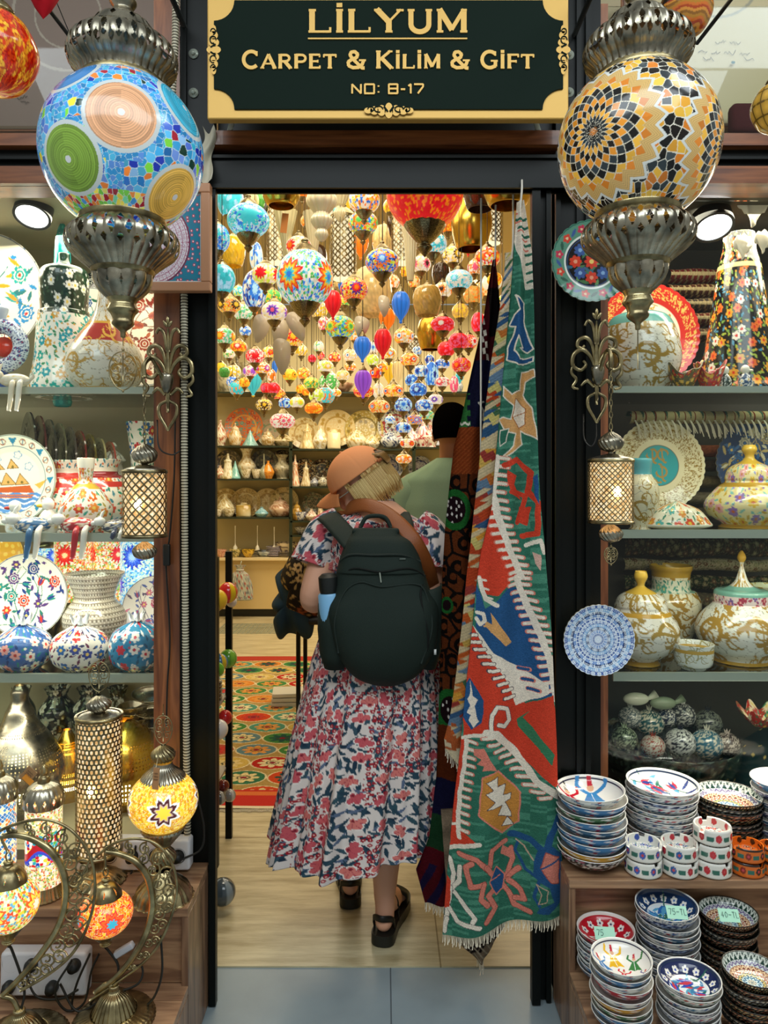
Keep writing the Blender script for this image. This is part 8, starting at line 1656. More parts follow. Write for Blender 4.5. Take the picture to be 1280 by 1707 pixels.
LAMPS = [
 # px, py, w, h, Y, palette, kind, label
 (384, 334, 44, 56, 3.3, 'TLT', 'g', 'turquoise mosaic globe at the top left of the doorway, highest of the turquoise lamps'), (414, 368, 70, 50, 3.2, 'TLBT/T', 'g', 'widest turquoise mosaic globe, hanging near the left top corner of the doorway'),
 (362, 398, 42, 44, 3.0, 'TBL', 'g', 'turquoise globe half hidden by the left door post, upper of two'), (370, 466, 44, 46, 3.0, 'TLT', 'g', 'turquoise globe half hidden by the left door post, lower of two'),
 (498, 412, 43, 33, 3.6, 'WCW/RO', 'g', 'cream and red mosaic globe just above the large medallion globe'), (508, 465, 94, 88, 3.45, 'WLBTWG/ROYTB', 'g', 'largest mosaic globe in the shop, white and blue with rainbow medallions'),
 (442, 458, 43, 34, 3.5, 'WCM/R', 'g', 'cream mosaic globe with a big red spot left of the large medallion globe'), (427, 428, 22, 44, 4.0, 'LBW', 'g', 'tall pale blue mosaic drop above the cream globe with red spot'),
 (424, 484, 40, 60, 3.9, 'BLWN/BL', 'g', 'tall blue flowered mosaic globe left of the medallion globe'), (398, 486, 20, 18, 4.6, 'TMW/TW', 'g', 'tiny turquoise flower lamp, left of a similar pair under the turquoise globes'), (411, 497, 20, 20, 4.4, 'TEW/WG', 'g', 'tiny turquoise flower lamp, right of a similar pair under the turquoise globes'),
 (382, 509, 38, 26, 3.9, 'YOD/KY', 'g', 'amber globe with ringed eyes beside the left door post'), (406, 521, 34, 25, 4.1, 'WEG', 'g', 'pale green mosaic globe beside the amber ringed one'), (422, 514, 17, 26, 4.6, 'OYO', 'g', 'small narrow orange lamp left of the white and purple globe'),
 (457, 520, 43, 31, 3.6, 'WWC/PNS', 'g', 'white globe with purple garland lines left under the medallion globe'), (590, 483, 46, 36, 3.5, 'OYOR/NRO', 'g', 'orange flower mosaic globe right of the large medallion globe'), (571, 478, 15, 28, 4.4, 'BL', 't', 'slim blue drop between the medallion globe and the orange flower globe'),
 (555, 508, 28, 48, 3.6, 'RR', 't', 'red ribbed teardrop under the right side of the medallion globe'), (567, 546, 50, 36, 3.5, 'TBMG/OMG', 'g', 'blue and green globe with an orange edge below the red teardrop'), (607, 334, 52, 40, 3.4, 'WYBWO', 'g', 'bright white multicoloured globe at the top centre of the doorway'),
 (605, 372, 50, 34, 3.7, 'BOMG/OG', 'g', 'blue, green and orange globe right behind the bright white globe'), (637, 437, 56, 40, 3.45, 'BOMN/OBL', 'g', 'orange, green and blue patchwork globe below the huge red lamp'),
 (722, 407, 46, 34, 3.6, 'TWL/TW', 'g', 'cyan and white striped globe right under the huge red lamp'), (755, 426, 36, 28, 4.2, 'YCW/KYW', 'g', 'yellow globe with dark stars under the amber glass pot'), (702, 441, 32, 26, 4.2, 'WCW/SK', 'g', 'white floral globe left below the cyan striped globe'),
 (812, 430, 42, 32, 3.6, 'YORW/ROY', 'g', 'yellow and red wavy globe near the tops of the kilims'), (765, 467, 45, 31, 3.5, 'TLW/WTL', 'g', 'cyan star globe in the middle right of the doorway'), (738, 484, 32, 24, 4.3, 'WCW/OK', 'g', 'white globe with orange specks left behind the cyan star globe'), (791, 446, 24, 24, 4.4, 'CWO/S', 'g', 'small cream globe just right of the yellow star globe'),
 (668, 512, 30, 52, 3.6, 'BB', 't', 'sky blue ribbed teardrop, upper of the two blue ones'), (645, 534, 27, 40, 4.2, 'OO', 't', 'orange teardrop behind the upper blue teardrop'), (604, 582, 29, 42, 3.9, 'BB', 't', 'sky blue ribbed teardrop right above the purple one'), (638, 573, 29, 50, 3.9, 'RR', 't', 'red ribbed teardrop right of the blue one above the purple'), (605, 640, 29, 46, 3.9, 'PP', 't', 'purple ribbed teardrop, the only purple one'),
 (738, 541, 40, 24, 4.0, 'RSR/RW', 'g', 'red mosaic globe, top left of the red cluster'), (797, 538, 24, 32, 4.2, 'RSR', 'g', 'red mosaic globe touching the dark kilim edge, highest there'), (764, 569, 34, 26, 4.1, 'RSR/SR', 'g', 'bright red globe in the centre of the red cluster'), (744, 582, 30, 24, 4.3, 'RRS/RS', 'g', 'red globe at the lower left of the red cluster'), (781, 570, 30, 23, 4.2, 'ROS/WR', 'g', 'orange red globe at the right of the red cluster'), (769, 609, 32, 24, 4.1, 'RSO/RO', 'g', 'lowest red globe, under the red cluster'),
 (673, 561, 34, 25, 4.2, 'WYCO/OWLN', 'eye', 'cream globe with orange ringed eye just below the upper blue teardrop'), (583, 593, 24, 20, 5.2, 'WC/OWLN', 'eye', 'small cream eye lamp left of the lower blue teardrop'), (622, 580, 18, 18, 5.6, 'WW/LB', 'g', 'tiny white lamp between the lower blue and red teardrops'), (648, 590, 26, 18, 5.4, 'WYC/OL', 'g', 'small white yellow lamp right behind the lower red teardrop'),
 (683, 600, 32, 21, 4.8, 'YOC/ROWN', 'eye', 'yellow and orange cylinder globe with blue eye, highest of three alike'), (656, 652, 34, 21, 4.8, 'YOC/ROWNB', 'eye', 'yellow and orange globe with blue eye, middle of three alike'), (632, 678, 36, 22, 4.7, 'YOC/ROWNL', 'eye', 'yellow and orange globe with blue eye, lowest of three alike'),
 (626, 622, 20, 19, 5.5, 'OR/RWBN', 'eye', 'small orange target lamp just right of the purple teardrop'), (637, 613, 18, 16, 5.8, 'OY/RWN', 'eye', 'tiny orange target lamp above the other small target lamp'), (606, 652, 34, 22, 4.6, 'ORY/RO', 'g', 'orange globe partly hidden behind the purple teardrop'), (631, 652, 20, 24, 5.6, 'WWC', 'g', 'glowing white lamp right of the purple teardrop'), (663, 622, 20, 40, 5.4, 'CW', 't', 'cream glass teardrop left of the blue lamps'), (648, 622, 20, 38, 5.6, 'YO', 't', 'amber yellow teardrop beside the cream teardrop'),
 (702, 619, 24, 20, 5.0, 'BLW/BN', 'g', 'blue flowered globe at the top of the blue cluster'), (686, 634, 22, 19, 5.2, 'BL/NB', 'g', 'blue globe at the left of the blue cluster'), (697, 650, 30, 22, 4.9, 'BLB/NL', 'g', 'blue globe in the heart of the blue cluster'), (672, 675, 30, 23, 4.8, 'BLN/LB', 'g', 'blue globe right of the lowest yellow eye globe'), (707, 676, 30, 20, 4.8, 'BLW/NBL', 'g', 'blue globe directly left of the white and purple small globe'), (719, 624, 24, 38, 5.2, 'BBL/LN', 'g', 'tall bright blue lamp right in the blue cluster'), (737, 607, 26, 16, 5.4, 'WB/BN', 'g', 'small blue and white flowered lamp above the blue cluster, right'), (716, 600, 16, 16, 5.8, 'BW/N', 'g', 'tiny blue and white lamp above the blue cluster, left'),
 (737, 637, 26, 16, 5.0, 'WSW/RW', 'g', 'white globe with red garland right of the blue cluster'), (726, 666, 25, 17, 5.0, 'WW/PNW', 'g', 'small white globe with purple garland lines'), (711, 692, 25, 16, 5.1, 'GEY/EW', 'g', 'small green and yellow globe'), (691, 700, 27, 17, 5.1, 'OBY/OBW', 'g', 'small orange and blue globe left of the green and yellow one'), (673, 713, 27, 18, 5.1, 'BLW/BN', 'g', 'blue globe hanging lowest of all the blue ones'), (679, 739, 25, 16, 5.1, 'WC/RO', 'g', 'small white globe with red flower, second lowest on the centre string'), (673, 765, 27, 16, 5.0, 'YOW/OW', 'g', 'small amber globe hanging lowest of all, just right of the cap'),
 (757, 641, 15, 26, 5.4, 'SWS', 'g', 'pink patterned drop lamp near the dark kilim'), (766, 630, 14, 20, 5.8, 'TB', 't', 'tiny teal drop lamp beside the pink patterned drop'),
 (398, 578, 28, 18, 4.6, 'OYO/RW', 'g', 'orange and yellow globe over the dotted bottle vase'), (425, 594, 31, 24, 4.5, 'SRW/R', 'g', 'pink and red globe right of the orange and yellow globe'), (448, 588, 24, 18, 4.9, 'YWM/RO', 'g', 'yellow globe with red star right of the pink and red globe'), (417, 619, 24, 18, 4.9, 'WSW/P', 'g', 'pale pink globe with purple touches'), (437, 614, 27, 19, 4.7, 'YWO/RPW', 'g', 'cream globe with red and purple stars, right of the pale pink one'),
 (444, 647, 20, 17, 4.9, 'RR/S', 'g', 'red globe, left of a touching red pair over the top shelf'), (456, 647, 22, 18, 4.8, 'RRS/R', 'g', 'red globe, right of a touching red pair over the top shelf'), (464, 657, 24, 18, 5.1, 'OYR/YO', 'g', 'orange yellow globe directly below the touching red pair'), (440, 675, 28, 19, 4.7, 'YCK/KY', 'g', 'yellow globe with black flowers over the orange plate'),
 (475, 672, 22, 17, 4.9, 'BWB/LN', 'g', 'blue and white globe, left of a touching pair'), (495, 671, 25, 18, 4.8, 'WCW/MY', 'g', 'ivory striped globe, right of a touching pair'), (483, 625, 25, 19, 4.8, 'YMY/OYK', 'eye', 'yellow globe with ringed brown eye, left of two'), (506, 623, 23, 19, 4.9, 'YMO/OYW', 'eye', 'yellow globe with ringed brown eye, right of two'), (519, 639, 27, 19, 4.6, 'MYG', 'g', 'plain lime green globe, the only lime one'), (523, 681, 31, 19, 4.5, 'OYO/O', 'g', 'plain orange globe lowest left of the lime green one'),
 (471, 702, 42, 25, 4.2, 'WSW/RWS', 'g', 'wide pink and white globe with red flower medallions, lowest on the left'), (542, 611, 28, 19, 4.7, 'WMW/YW', 'g', 'pale lime globe with diamond lines'), (531, 578, 18, 17, 5.2, 'WEM/W', 'g', 'pale green speckled lamp above the lime lined globe'), (558, 596, 21, 16, 5.1, 'OYR/RW', 'g', 'orange red star lamp left of the small cream eye lamp'), (520, 598, 14, 13, 5.4, 'RSR', 'g', 'tiny crimson lamp, left of two tiny red ones'), (535, 593, 13, 14, 5.5, 'ORS', 'g', 'tiny vermilion lamp, right of two tiny red ones'),
 (571, 626, 24, 17, 5.0, 'CYW/CW', 'g', 'small cream globe left of the purple teardrop'), (584, 612, 20, 14, 5.4, 'YWO', 'g', 'small yellowish globe just above left of the purple teardrop'), (501, 649, 16, 15, 5.2, 'YO/Y', 'g', 'tiny yellow lamp left of its twin under the ringed eye pair'), (511, 653, 16, 14, 5.2, 'OY/O', 'g', 'tiny amber lamp right of its twin under the ringed eye pair'), (453, 627, 15, 20, 5.4, 'OWO', 'g', 'tiny narrow orange lamp above the touching red pair'), (458, 614, 10, 26, 5.6, 'BL', 't', 'tiny thin blue drop beside the big beige shell'),
 (374, 561, 36, 26, 4.0, 'EGW/OY', 'g', 'pale green and yellow globe against the left door post'), (409, 552, 20, 16, 4.9, 'WLB/BW', 'g', 'little white and blue heart patterned lamp'), (487, 562, 38, 34, 4.2, 'OYC/RY', 'g', 'amber and red mosaic bowl lamp under the big dark cup'), (575, 500, 22, 20, 4.8, 'OMG', 'g', 'small green orange lamp peeping below the orange flower globe'), (655, 470, 22, 22, 4.8, 'CWO', 'g', 'small cream lamp below the patchwork globe'), (540, 540, 20, 22, 4.8, 'SOW', 'g', 'small salmon lamp left of the blue and green globe'), (690, 470, 20, 20, 5.0, 'YCO', 'g', 'small yellow lamp over the gold pierced ball'), (612, 520, 24, 20, 4.6, 'WLY/Y', 'g', 'small white and yellow lamp above the lower blue teardrop'), (700, 515, 18, 22, 4.8, 'OCW', 'g', 'small apricot lamp left of the red cluster'),
 (382, 590, 20, 16, 4.8, 'WCG', 'g', 'tiny cream green lamp over the left vases'), (560, 655, 18, 13, 5.6, 'WYO', 'g', 'tiny cream lamp under the star lamp, right of the lime globe'), (590, 560, 18, 16, 5.2, 'OYW', 'g', 'tiny orange cream lamp right of the blue and green globe'), (720, 575, 18, 16, 5.4, 'YCO/O', 'g', 'tiny gold lamp left of the lower red globes'), (650, 700, 18, 13, 5.6, 'LWB', 'g', 'tiny pale blue lamp under the lowest yellow eye globe'), (695, 585, 16, 14, 5.6, 'LBW', 'g', 'tiny light blue lamp above the highest yellow eye globe'),
 (572, 415, 44, 104, 4.0, 'D', 'c', 'tall dark filigree cylinder lamp behind the orange flower globe'), (465, 395, 40, 90, 4.6, 'D', 'c', 'tall dark filigree cylinder behind the fluted glass horn'), (672, 400, 40, 80, 4.8, 'D', 'c', 'dark filigree cylinder left of the cyan striped globe'), (820, 372, 34, 70, 4.6, 'D', 'c', 'dark filigree cylinder beside the top of the green kilim'), (690, 590, 22, 44, 5.8, 'D', 'c', 'small filigree cylinder behind the yellow eye globes'),
 (786, 372, 68, 84, 4.0, 'D/g', 'b', 'polished amber brass pot lamp right of the huge red lamp'), (800, 318, 58, 60, 3.3, 'K', 'b', 'dark silver pot lamp cut by the door head'), (846, 312, 84, 60, 3.2, 'D/g', 'b', 'large hammered brass dome lamp at the top right of the doorway'), (712, 500, 48, 50, 4.2, 'D', 'b', 'gold openwork ball lamp left of the white speckled globe'), (620, 484, 66, 80, 4.2, 'C', 'b', 'clear silvery moon glass lamp behind the orange flower globe'), (718, 555, 46, 54, 4.8, 'Y/g', 'b', 'matte gold shell shaped lamp left of the red cluster'), (469, 326, 62, 34, 3.4, 'D/g', 'b', 'brass ring chandelier with pierced skirt at the top left centre'), (388, 418, 42, 50, 3.8, 'Y', 'b', 'yellow beige glass bell under the wide turquoise globe'), (665, 372, 40, 46, 4.6, 'K', 'b', 'dark metal bell lamp left under the huge red lamp'), (735, 455, 30, 34, 5.0, 'K', 'b', 'dark bronze bell lamp above the white speckled globe'), (560, 460, 30, 40, 5.0, 'C', 'b', 'clear glass bell lamp behind the medallion globe right side'), (640, 400, 40, 50, 5.2, 'C', 'b', 'clear glass bell lamp above the patchwork globe'), (690, 350, 30, 40, 5.6, 'D', 'b', 'gold glass bell lamp seen past the huge red lamp'), (530, 430, 30, 44, 5.4, 'K', 'b', 'dark bell lamp directly behind the medallion globe'), (450, 350, 28, 40, 5.4, 'K', 'b', 'dark bell lamp behind the brass chandelier'),
]
for k, (px, py, w_, h_, Y, pal, kd, lb) in enumerate(LAMPS): lamp(px, py, w_, h_, Y, pal, lb, kd, k)
lamp(708, 322, 128, 112, 3.0, 'RRO', 'huge glowing red orange mosaic globe cut by the top of the doorway', 'g', 3)
LM = [(508, 465, 'medallion globe'), (708, 345, 'huge red lamp'), (605, 640, 'purple teardrop'), (414, 368, 'wide turquoise globe'), (765, 467, 'cyan star globe'), (786, 372, 'amber brass pot'), (519, 639, 'lime globe'), (637, 437, 'patchwork globe'), (607, 334, 'bright white globe'), (470, 594, 'largest beige shell')]
CNM = dict(Y='yellow', O='orange', C='cream', W='white', T='turquoise', R='red', B='blue', G='green', D='gold', M='lime')
r_ = random.Random(11)
for k in range(230):
    px = r_.uniform(364, 840 if k % 4 else 700); py = r_.uniform(318, 540) if k % 4 else r_.uniform(560, 660); c = r_.choice('YOCWTRBGYDCM'); w_ = r_.uniform(18, 36); kd = r_.choice('ggggtb')
    if any(abs(px-l[0]) < (l[2]+w_)*.34 and abs(py-l[1]) < (l[3]+w_)*.34 for l in LAMPS): continue
    x, y, nm = min(LM, key=lambda a: math.hypot(px-a[0], py-a[1])); d = ('above' if py < y-14 else 'below' if py > y+14 else 'level with', 'left' if px < x else 'right')
    for sz in ('small', 'little', 'tiny', 'faint', 'dim', 'distant', 'partly hidden'):
        lb = '%s %s %s lamp seen %s and %s of the %s' % (sz, CNM[c], dict(g='round', t='drop', b='bell')[kd], d[0], d[1], nm)
        if lb not in used: lamp(px, py, w_, w_*(1.7 if kd == 't' else .85), r_.uniform(4.6, 6.4), (c+c+r_.choice('WYO')) if kd != 'b' else c, lb, kd, k); break
# clear fluted glass, horns and shells
def fluted(label, px, py, Y, prof, col, n=14):
    v = Y/F; o = thing('glass_pendant', label, 'pendant', P(px, py, Y)); MB(col).lathe([(a*v, -b*v) for a, b in prof], 120, sm=7, fl=(n, .10, 0)).build('fluted_glass', M['frost'], o); put_unit('chain', 'chain', o, (0, 0, -prof[0][1]*v), (.0014, .0014, max(.02, ZC-o.location.z+prof[0][1]*v)))
fluted('clear fluted glass pendant of three shrinking balls at the top centre left', 536, 355, 3.5, [(8, -42), (22, -30), (24, -16), (14, -2), (12, 2), (18, 12), (12, 24), (8, 26), (11, 36), (7, 44), (2, 48)], 'd8d0ae')
fluted('cream fluted glass horn narrowing downward left of the clear pendant', 476, 392, 3.6, [(19, -40), (15, -20), (10, 0), (6, 20), (3, 40)], 'd8cfa0'); fluted('long clear fluted glass horn right of the medallion globe top', 523, 395, 3.8, [(18, -40), (12, -10), (7, 20), (3, 48)], 'd0c8a4'); fluted('small clear glass bulb string with yellow drop left of the bright white globe', 566, 352, 3.8, [(6, -42), (16, -30), (10, -12), (6, -6), (10, 4), (5, 14), (2, 18)], 'dcd2a8'); fluted('long cream glass horn below the dark metal bell lamp', 684, 428, 4.0, [(14, -50), (10, -20), (8, 10), (5, 40)], 'd8cfa8')
def bent(label, px, py, Y, w_, h_, ang=0, c='e0d4b8'):
    v = Y/F; pts = cr([(-.5, -.45), (-.1, -.6), (.45, -.45), (.5, .0), (.3, .4), (0, .62), (-.3, .35), (-.5, 0)], 5, True)*np.array((w_*v, h_*v)); th = .004
    MB(c).ext([(a*math.cos(ang)-b*math.sin(ang), a*math.sin(ang)+b*math.cos(ang)) for a, b in pts], lambda a, b, q: (a, q*th+.02*math.sin(a*18), -b), 1).build('shell_pendant', M['frost'], loc=P(px, py, Y), label=label, cat='pendant')
for px, py, w_, h_, an, lb in ((434, 548, 26, 40, .25, 'beige capiz shell, leftmost of three under the purple garland globe'), (467, 556, 26, 42, .1, 'beige capiz shell, middle of three under the purple garland globe'), (495, 544, 26, 42, -.35, 'beige capiz shell, rightmost of three under the big brass bowl'), (470, 594, 27, 50, 0, 'largest beige shell hanging alone below the three shells'), (602, 545, 24, 30, .2, 'beige shell above the lower blue teardrop'), (640, 510, 18, 30, 0, 'small beige shell beside the orange teardrop')): bent(lb, px, py, 3.9, w_, h_, an)
tg = MB('c87a30').box((0, 0, 0), (.03, .002, .09), R=rotm(0, .12, 0)).build('price_tag', M['matte'], loc=P(474, 372, 3.4), label='orange brown paper tag hanging from the brass chandelier', cat='tag', smooth=False)

# ================================================================ pottery on the back wall shelves
SY2 = 8.22
WZ = {653: 0, 743: 0, 748: 0, 745: 0, 798: 0, 811: 0, 862: 0, 868: 0, 892: 0, 931: 0}
for k in WZ: WZ[k] = Z_(k, 8.1)-.0005 if k != 931 else .6485
PROF = dict(round=[(.25, 1), (.22, .86), (.5, .74), (.95, .45), (1, .3), (.7, .05), (.6, 0)], bottle=[(.12, 1), (.14, .6), (.3, .5), (.9, .32), (1, .2), (.75, .03), (.6, 0)], jar=[(.06, 1), (.12, .94), (.08, .88), (.5, .78), (.6, .70), (.62, .66), (1, .4), (.8, .1), (.55, 0)], vase=[(.75, 1), (.5, .86), (.5, .7), (.95, .5), (1, .35), (.6, .05), (.65, 0)], cone=[(.05, 1), (.3, .7), (.7, .3), (1, 0)], bowl=[(1, 1), (.95, .7), (.7, .2), (.45, 0)], tall=[(.15, 1), (.25, .8), (.55, .72), (.5, .6), (.7, .3), (1, 0)], box=[(.4, 1), (.45, .86), (.9, .84), (.98, .8), (1, .1), (1, 0)], swan=[(.2, 1), (.14, .96), (.1, .7), (.12, .4), (.5, .3), (.8, .1), (.5, 0)])
POTS = [ # px, shelf row, top row, width, shape, base, accents, label, depth shift
 (379, 653, 580, 38, 'bottle', 'c8c4a8', '8a8670', 'grey speckled bottle vase at the left end of the top back shelf'), (409, 653, 605, 24, 'vase', 'cfcab0', '9a9470', 'speckled footed cup right of the grey bottle vase'), (395, 653, 595, 30, 'round', 'a8a08a', '6a6450', 'grey brown round vase behind the footed cup'), (560, 653, 640, 60, 'bowl', '9a7058', 'c8a890', 'wide mottled brown bowl in the middle of the top back shelf'), (764, 653, 628, 16, 'jar', 'b8bcc0', '5a6a8a', 'small grey jar at the right end of the top back shelf'),
 (367, 743, 700, 22, 'round', 'e8e4cc', 'b06040', 'flowered cream vase at the left end of the second shelf'), (392, 743, 705, 22, 'jar', 'e8dcc0', 'c89a40', 'small cream jar with gold top before the orange plate'), (417, 743, 717, 27, 'cone', '8ac4c0', 'b8dcd8', 'turquoise onion shaped lidded bowl before the orange plate'), (446, 743, 715, 24, 'jar', 'd8c8a8', 'a08040', 'cream and gold jar right of the turquoise onion bowl'), (472, 743, 720, 34, 'round', 'd0c098', '8a7840', 'mottled tan round pot under the pink and white globe'),
 (512, 748, 706, 28, 'tall', 'ead9a8', 'c0a060', 'cream calligraphy figure vase, left on the centre shelf'), (534, 748, 710, 26, 'round', 'f0ecd8', 'c8b070', 'pale bottle vase between two calligraphy plates'), (557, 748, 716, 30, 'box', 'ecdcae', 'c8a860', 'cream calligraphy box in front of the large cream plate'), (594, 748, 712, 36, 'jar', 'efe4c4', 'b89a50', 'round cream calligraphy jar left of a similar smaller one'), (620, 748, 722, 26, 'round', 'efe6cc', 'b89a50', 'smaller round cream calligraphy pot right of the jar'),
 (650, 745, 716, 32, 'jar', 'd8dcdc', '2a3a68', 'blue and white lidded sugar bowl right of the cream jars'), (688, 745, 712, 22, 'round', 'e8e8e0', 'b03040', 'small white pot with red berries left of the berry vases'), (706, 745, 700, 24, 'round', 'ece8dc', 'a82838', 'white berry vase, left of the pair beside the man'), (720, 745, 704, 22, 'vase', 'ece8dc', 'b82434', 'white berry vase, right of the pair beside the man'),
 (380, 798, 756, 24, 'tall', 'f0ecd4', 'b8a870', 'white figure vase in front of the black plate on the left'), (367, 798, 776, 20, 'round', 'e8e0c4', 'c07050', 'small flowered cream pot at the far left of the third shelf'), (392, 798, 768, 19, 'cone', '7fc4c4', 'a8dcd8', 'turquoise cone bottle on the third shelf'), (411, 798, 748, 30, 'vase', 'ece4c8', 'c0a468', 'large white lobed vase with flared neck on the third shelf'), (410, 799, 782, 18, 'bowl', 'ece6d0', 'a89868', 'small white cup, left of a pair on the third shelf'), (428, 799, 782, 18, 'bowl', 'ece6d0', 'a89868', 'small white cup, right of a pair on the third shelf'), (440, 798, 756, 18, 'bottle', 'a8aa90', '7a7c64', 'grey green bottle behind the orange gourd'), (447, 798, 768, 20, 'round', 'e09838', 'c87820', 'bright orange double gourd vase'), (470, 798, 758, 30, 'vase', 'c4bea0', '8c8870', 'speckled grey vase with wide neck on the third shelf'),
 (492, 811, 758, 16, 'tall', 'ece2c8', 'c87040', 'tall slim white and orange dancer figure, left of two'), (510, 811, 770, 18, 'tall', 'e4d8b8', 'a89058', 'slim cream dancer figure, right of two'), (524, 811, 795, 16, 'round', 'a8acb0', '3a4060', 'small grey blue cup vase left of the lidded cup'), (538, 811, 792, 18, 'jar', 'c8c4b0', '4a4a3a', 'small cup with white lid close to the cap'),
 (376, 862, 824, 30, 'round', 'e8e2c4', 'c0a868', 'white and gold lidded pot at the left of the fourth shelf'), (363, 862, 848, 16, 'bowl', 'e8e2cc', 'a89868', 'tiny white cup at the far left end of the fourth shelf'), (382, 862, 848, 18, 'bowl', 'ece6d0', 'a89868', 'tiny lettered cup beneath the white and gold pot'), (407, 862, 838, 32, 'box', 'eadfb4', 'b8963c', 'cream calligraphy casket in front of the yellowish plates'), (436, 862, 845, 22, 'round', '7ab0c0', 'a8d0d8', 'small turquoise round pot right of the casket'), (467, 862, 828, 40, 'jar', 'd8bca0', 'a87858', 'wide pinkish beige lidded bowl at the right of the fourth shelf'),
 (495, 868, 836, 18, 'jar', 'b8903c', '7a5c20', 'brass lidded pot with blue white body on the lower centre shelf'), (500, 868, 853, 22, 'bowl', 'd8dce0', '203070', 'blue and white eye patterned bowl under the brass lid'), (519, 868, 848, 20, 'round', 'e4dcc8', 'a06850', 'small flowered white pot left of the person in the cap'), (534, 868, 834, 14, 'tall', 'e8dcc4', 'b89868', 'slim cream vase left of the floral sleeve'), (504, 892, 878, 26, 'bowl', 'dcdcd4', '7a7a78', 'small white covered dish on the short shelf'),
 (392, 931, 877, 14, 'swan', 'f0ecd8', 'f0ecd8', 'white goose neck bottle, left one on the counter'), (429, 931, 877, 12, 'swan', 'f0ecd8', 'f0ecd8', 'white goose neck bottle, right one on the counter'), (457, 931, 879, 16, 'swan', 'f0ecd8', 'f4f0e0', 'white tulip-mouthed neck vase on the counter'),
 (369, 932, 916, 17, 'bowl', 'd8a890', 'b06a50', 'pink flowered cup at the far left of the counter'), (392, 932, 915, 20, 'bowl', 'c8b878', '5a5a30', 'olive flowered cup on the counter'), (414, 932, 916, 22, 'bowl', 'd8b030', '8a6a10', 'yellow cup with brown discs on the counter'), (442, 932, 918, 34, 'bowl', '8a9ab0', 'c8d0d8', 'blue and white deep dish on the counter'), (478, 932, 904, 38, 'bowl', 'd0c0a0', '4a3a40', 'pile-topping beige bowl with dark line at the right of the counter'),
]
for k, t in enumerate(POTS):
    px, row, top, w_, sh_, b_, a_, lb = t; Y = SY2-(.06 if w_ < 26 else -.04); zs = WZ[row if row in WZ else {799: 798, 932: 931}[row]]; v = Y/F; Ht = max(.05, Z_(top, Y)-zs); R = w_/2*v
    kd = {'bowl': 'cup', 'box': 'casket', 'jar': 'lidded_jar', 'swan': 'neck_bottle'}.get(sh_, 'vase')
    def cf(T, tt, r, z, b_=b_, a_=a_, k=k, R=R): return floral(T*8/(2*PI), z/(R*.7), b_, (a_, a_), (a_,), b_, k, 8)
    if sh_ == 'swan': Y = SY2+.02
    p_ = [(a*R, c_*Ht) for a, c_ in PROF[sh_]]+[(0, 0)]
    o = MB().lathe(p_, 40 if sh_ != 'box' else 4, sm=4 if sh_ != 'box' else 0, cf=cf if sh_ != 'swan' else (lambda T, tt, r, z, b_=b_: full(T, b_))).build(kd, M['cer'], loc=(X_(px, Y), Y, zs), label=lb, cat={'cup': 'cup', 'casket': 'box', 'lidded_jar': 'jar', 'neck_bottle': 'bottle'}.get(kd, 'vase'))
    if sh_ == 'box': o.rotation_euler = (0, 0, PI/4)
    if 'pair' in lb and 'cup' in lb: o['group'] = 'small white cups on the third shelf'
PL = [(407, 712, 32, 'd06a34', ('e0a050', 'b83a28', '4a9a90'), 'large orange red patterned plate on the second back shelf'), (452, 722, 24, 'a89c80', ('7a8a6a', 'b08a70'), 'dull green and pink plate behind the pink and white globe'), (507, 722, 26, 'e0d2a4', ('b89858', 'd8c080'), 'cream calligraphy plate at the left of the centre shelf'), (561, 714, 31, 'e4cf98', ('c0a050', 'e8dcb0'), 'largest cream calligraphy plate in the middle of the centre shelf'), (607, 716, 32, 'c0aa5c', ('8a7a40', 'e0d8b0'), 'gold-rimmed cream plate right of the largest cream plate'), (659, 710, 30, 'd4d4c8', ('a03a3a', '3a4a68'), 'white plate with dark red and navy palmettes on the right shelf'), (696, 706, 26, 'c8ccd0', ('3a4a78', 'a04048'), 'grey blue plate behind the blue lamps'), (733, 719, 24, '8a94a8', ('2a3a68', 'c8ccd8'), 'blue plate beside the man head'),
 (381, 772, 22, '2c2a24', ('a89878', '6a5a3a'), 'black lattice plate at the left of the third shelf'), (440, 772, 23, '3a3a34', ('8a8a70', '5a6a60'), 'dark green black plate in the middle of the third shelf'), (470, 770, 20, '201f1e', ('6a6450', '8a7a60'), 'black plate behind the wide-necked speckled vase'), (508, 784, 20, '3a2a24', ('c88a40', 'e0d8b8'), 'brown and orange plate behind the dancer figures'), (537, 785, 20, '1c1c20', ('c8c0a8', '8a6a40'), 'black flowered plate beside the cap'), (560, 782, 18, '22242a', ('8a8a80', 'b09a60'), 'black plate peeping above the cap'), (650, 779, 22, 'b8bcc4', ('2a3a68', '5a6a90'), 'white and navy leaf plate just right of the cap'), (700, 780, 20, '8a92a4', ('2a3060', 'c8ccd4'), 'grey blue plate left of the man shoulder'),
 (377, 838, 24, 'c0a468', ('e0d0a0', '8a7840'), 'yellow beige plate at the left of the fourth shelf'), (410, 838, 25, 'c8b078', ('e4d8b0', '947c44'), 'yellow beige calligraphy plate behind the casket'), (446, 838, 24, 'ccb888', ('a88c50', 'e4d8b0'), 'cream plate with concentric script behind the turquoise pot'), (474, 836, 24, 'c4ae78', ('8c7c48', 'dccf9c'), 'yellow beige plate behind the pinkish lidded bowl'), (522, 838, 18, '4a5444', ('8a9a80', 'b09a80'), 'dark green dish standing left of the floral sleeve'), (545, 842, 18, '5a6a60', ('c8c4b0', '7a8a84'), 'green grey plate half behind the person in the cap')]
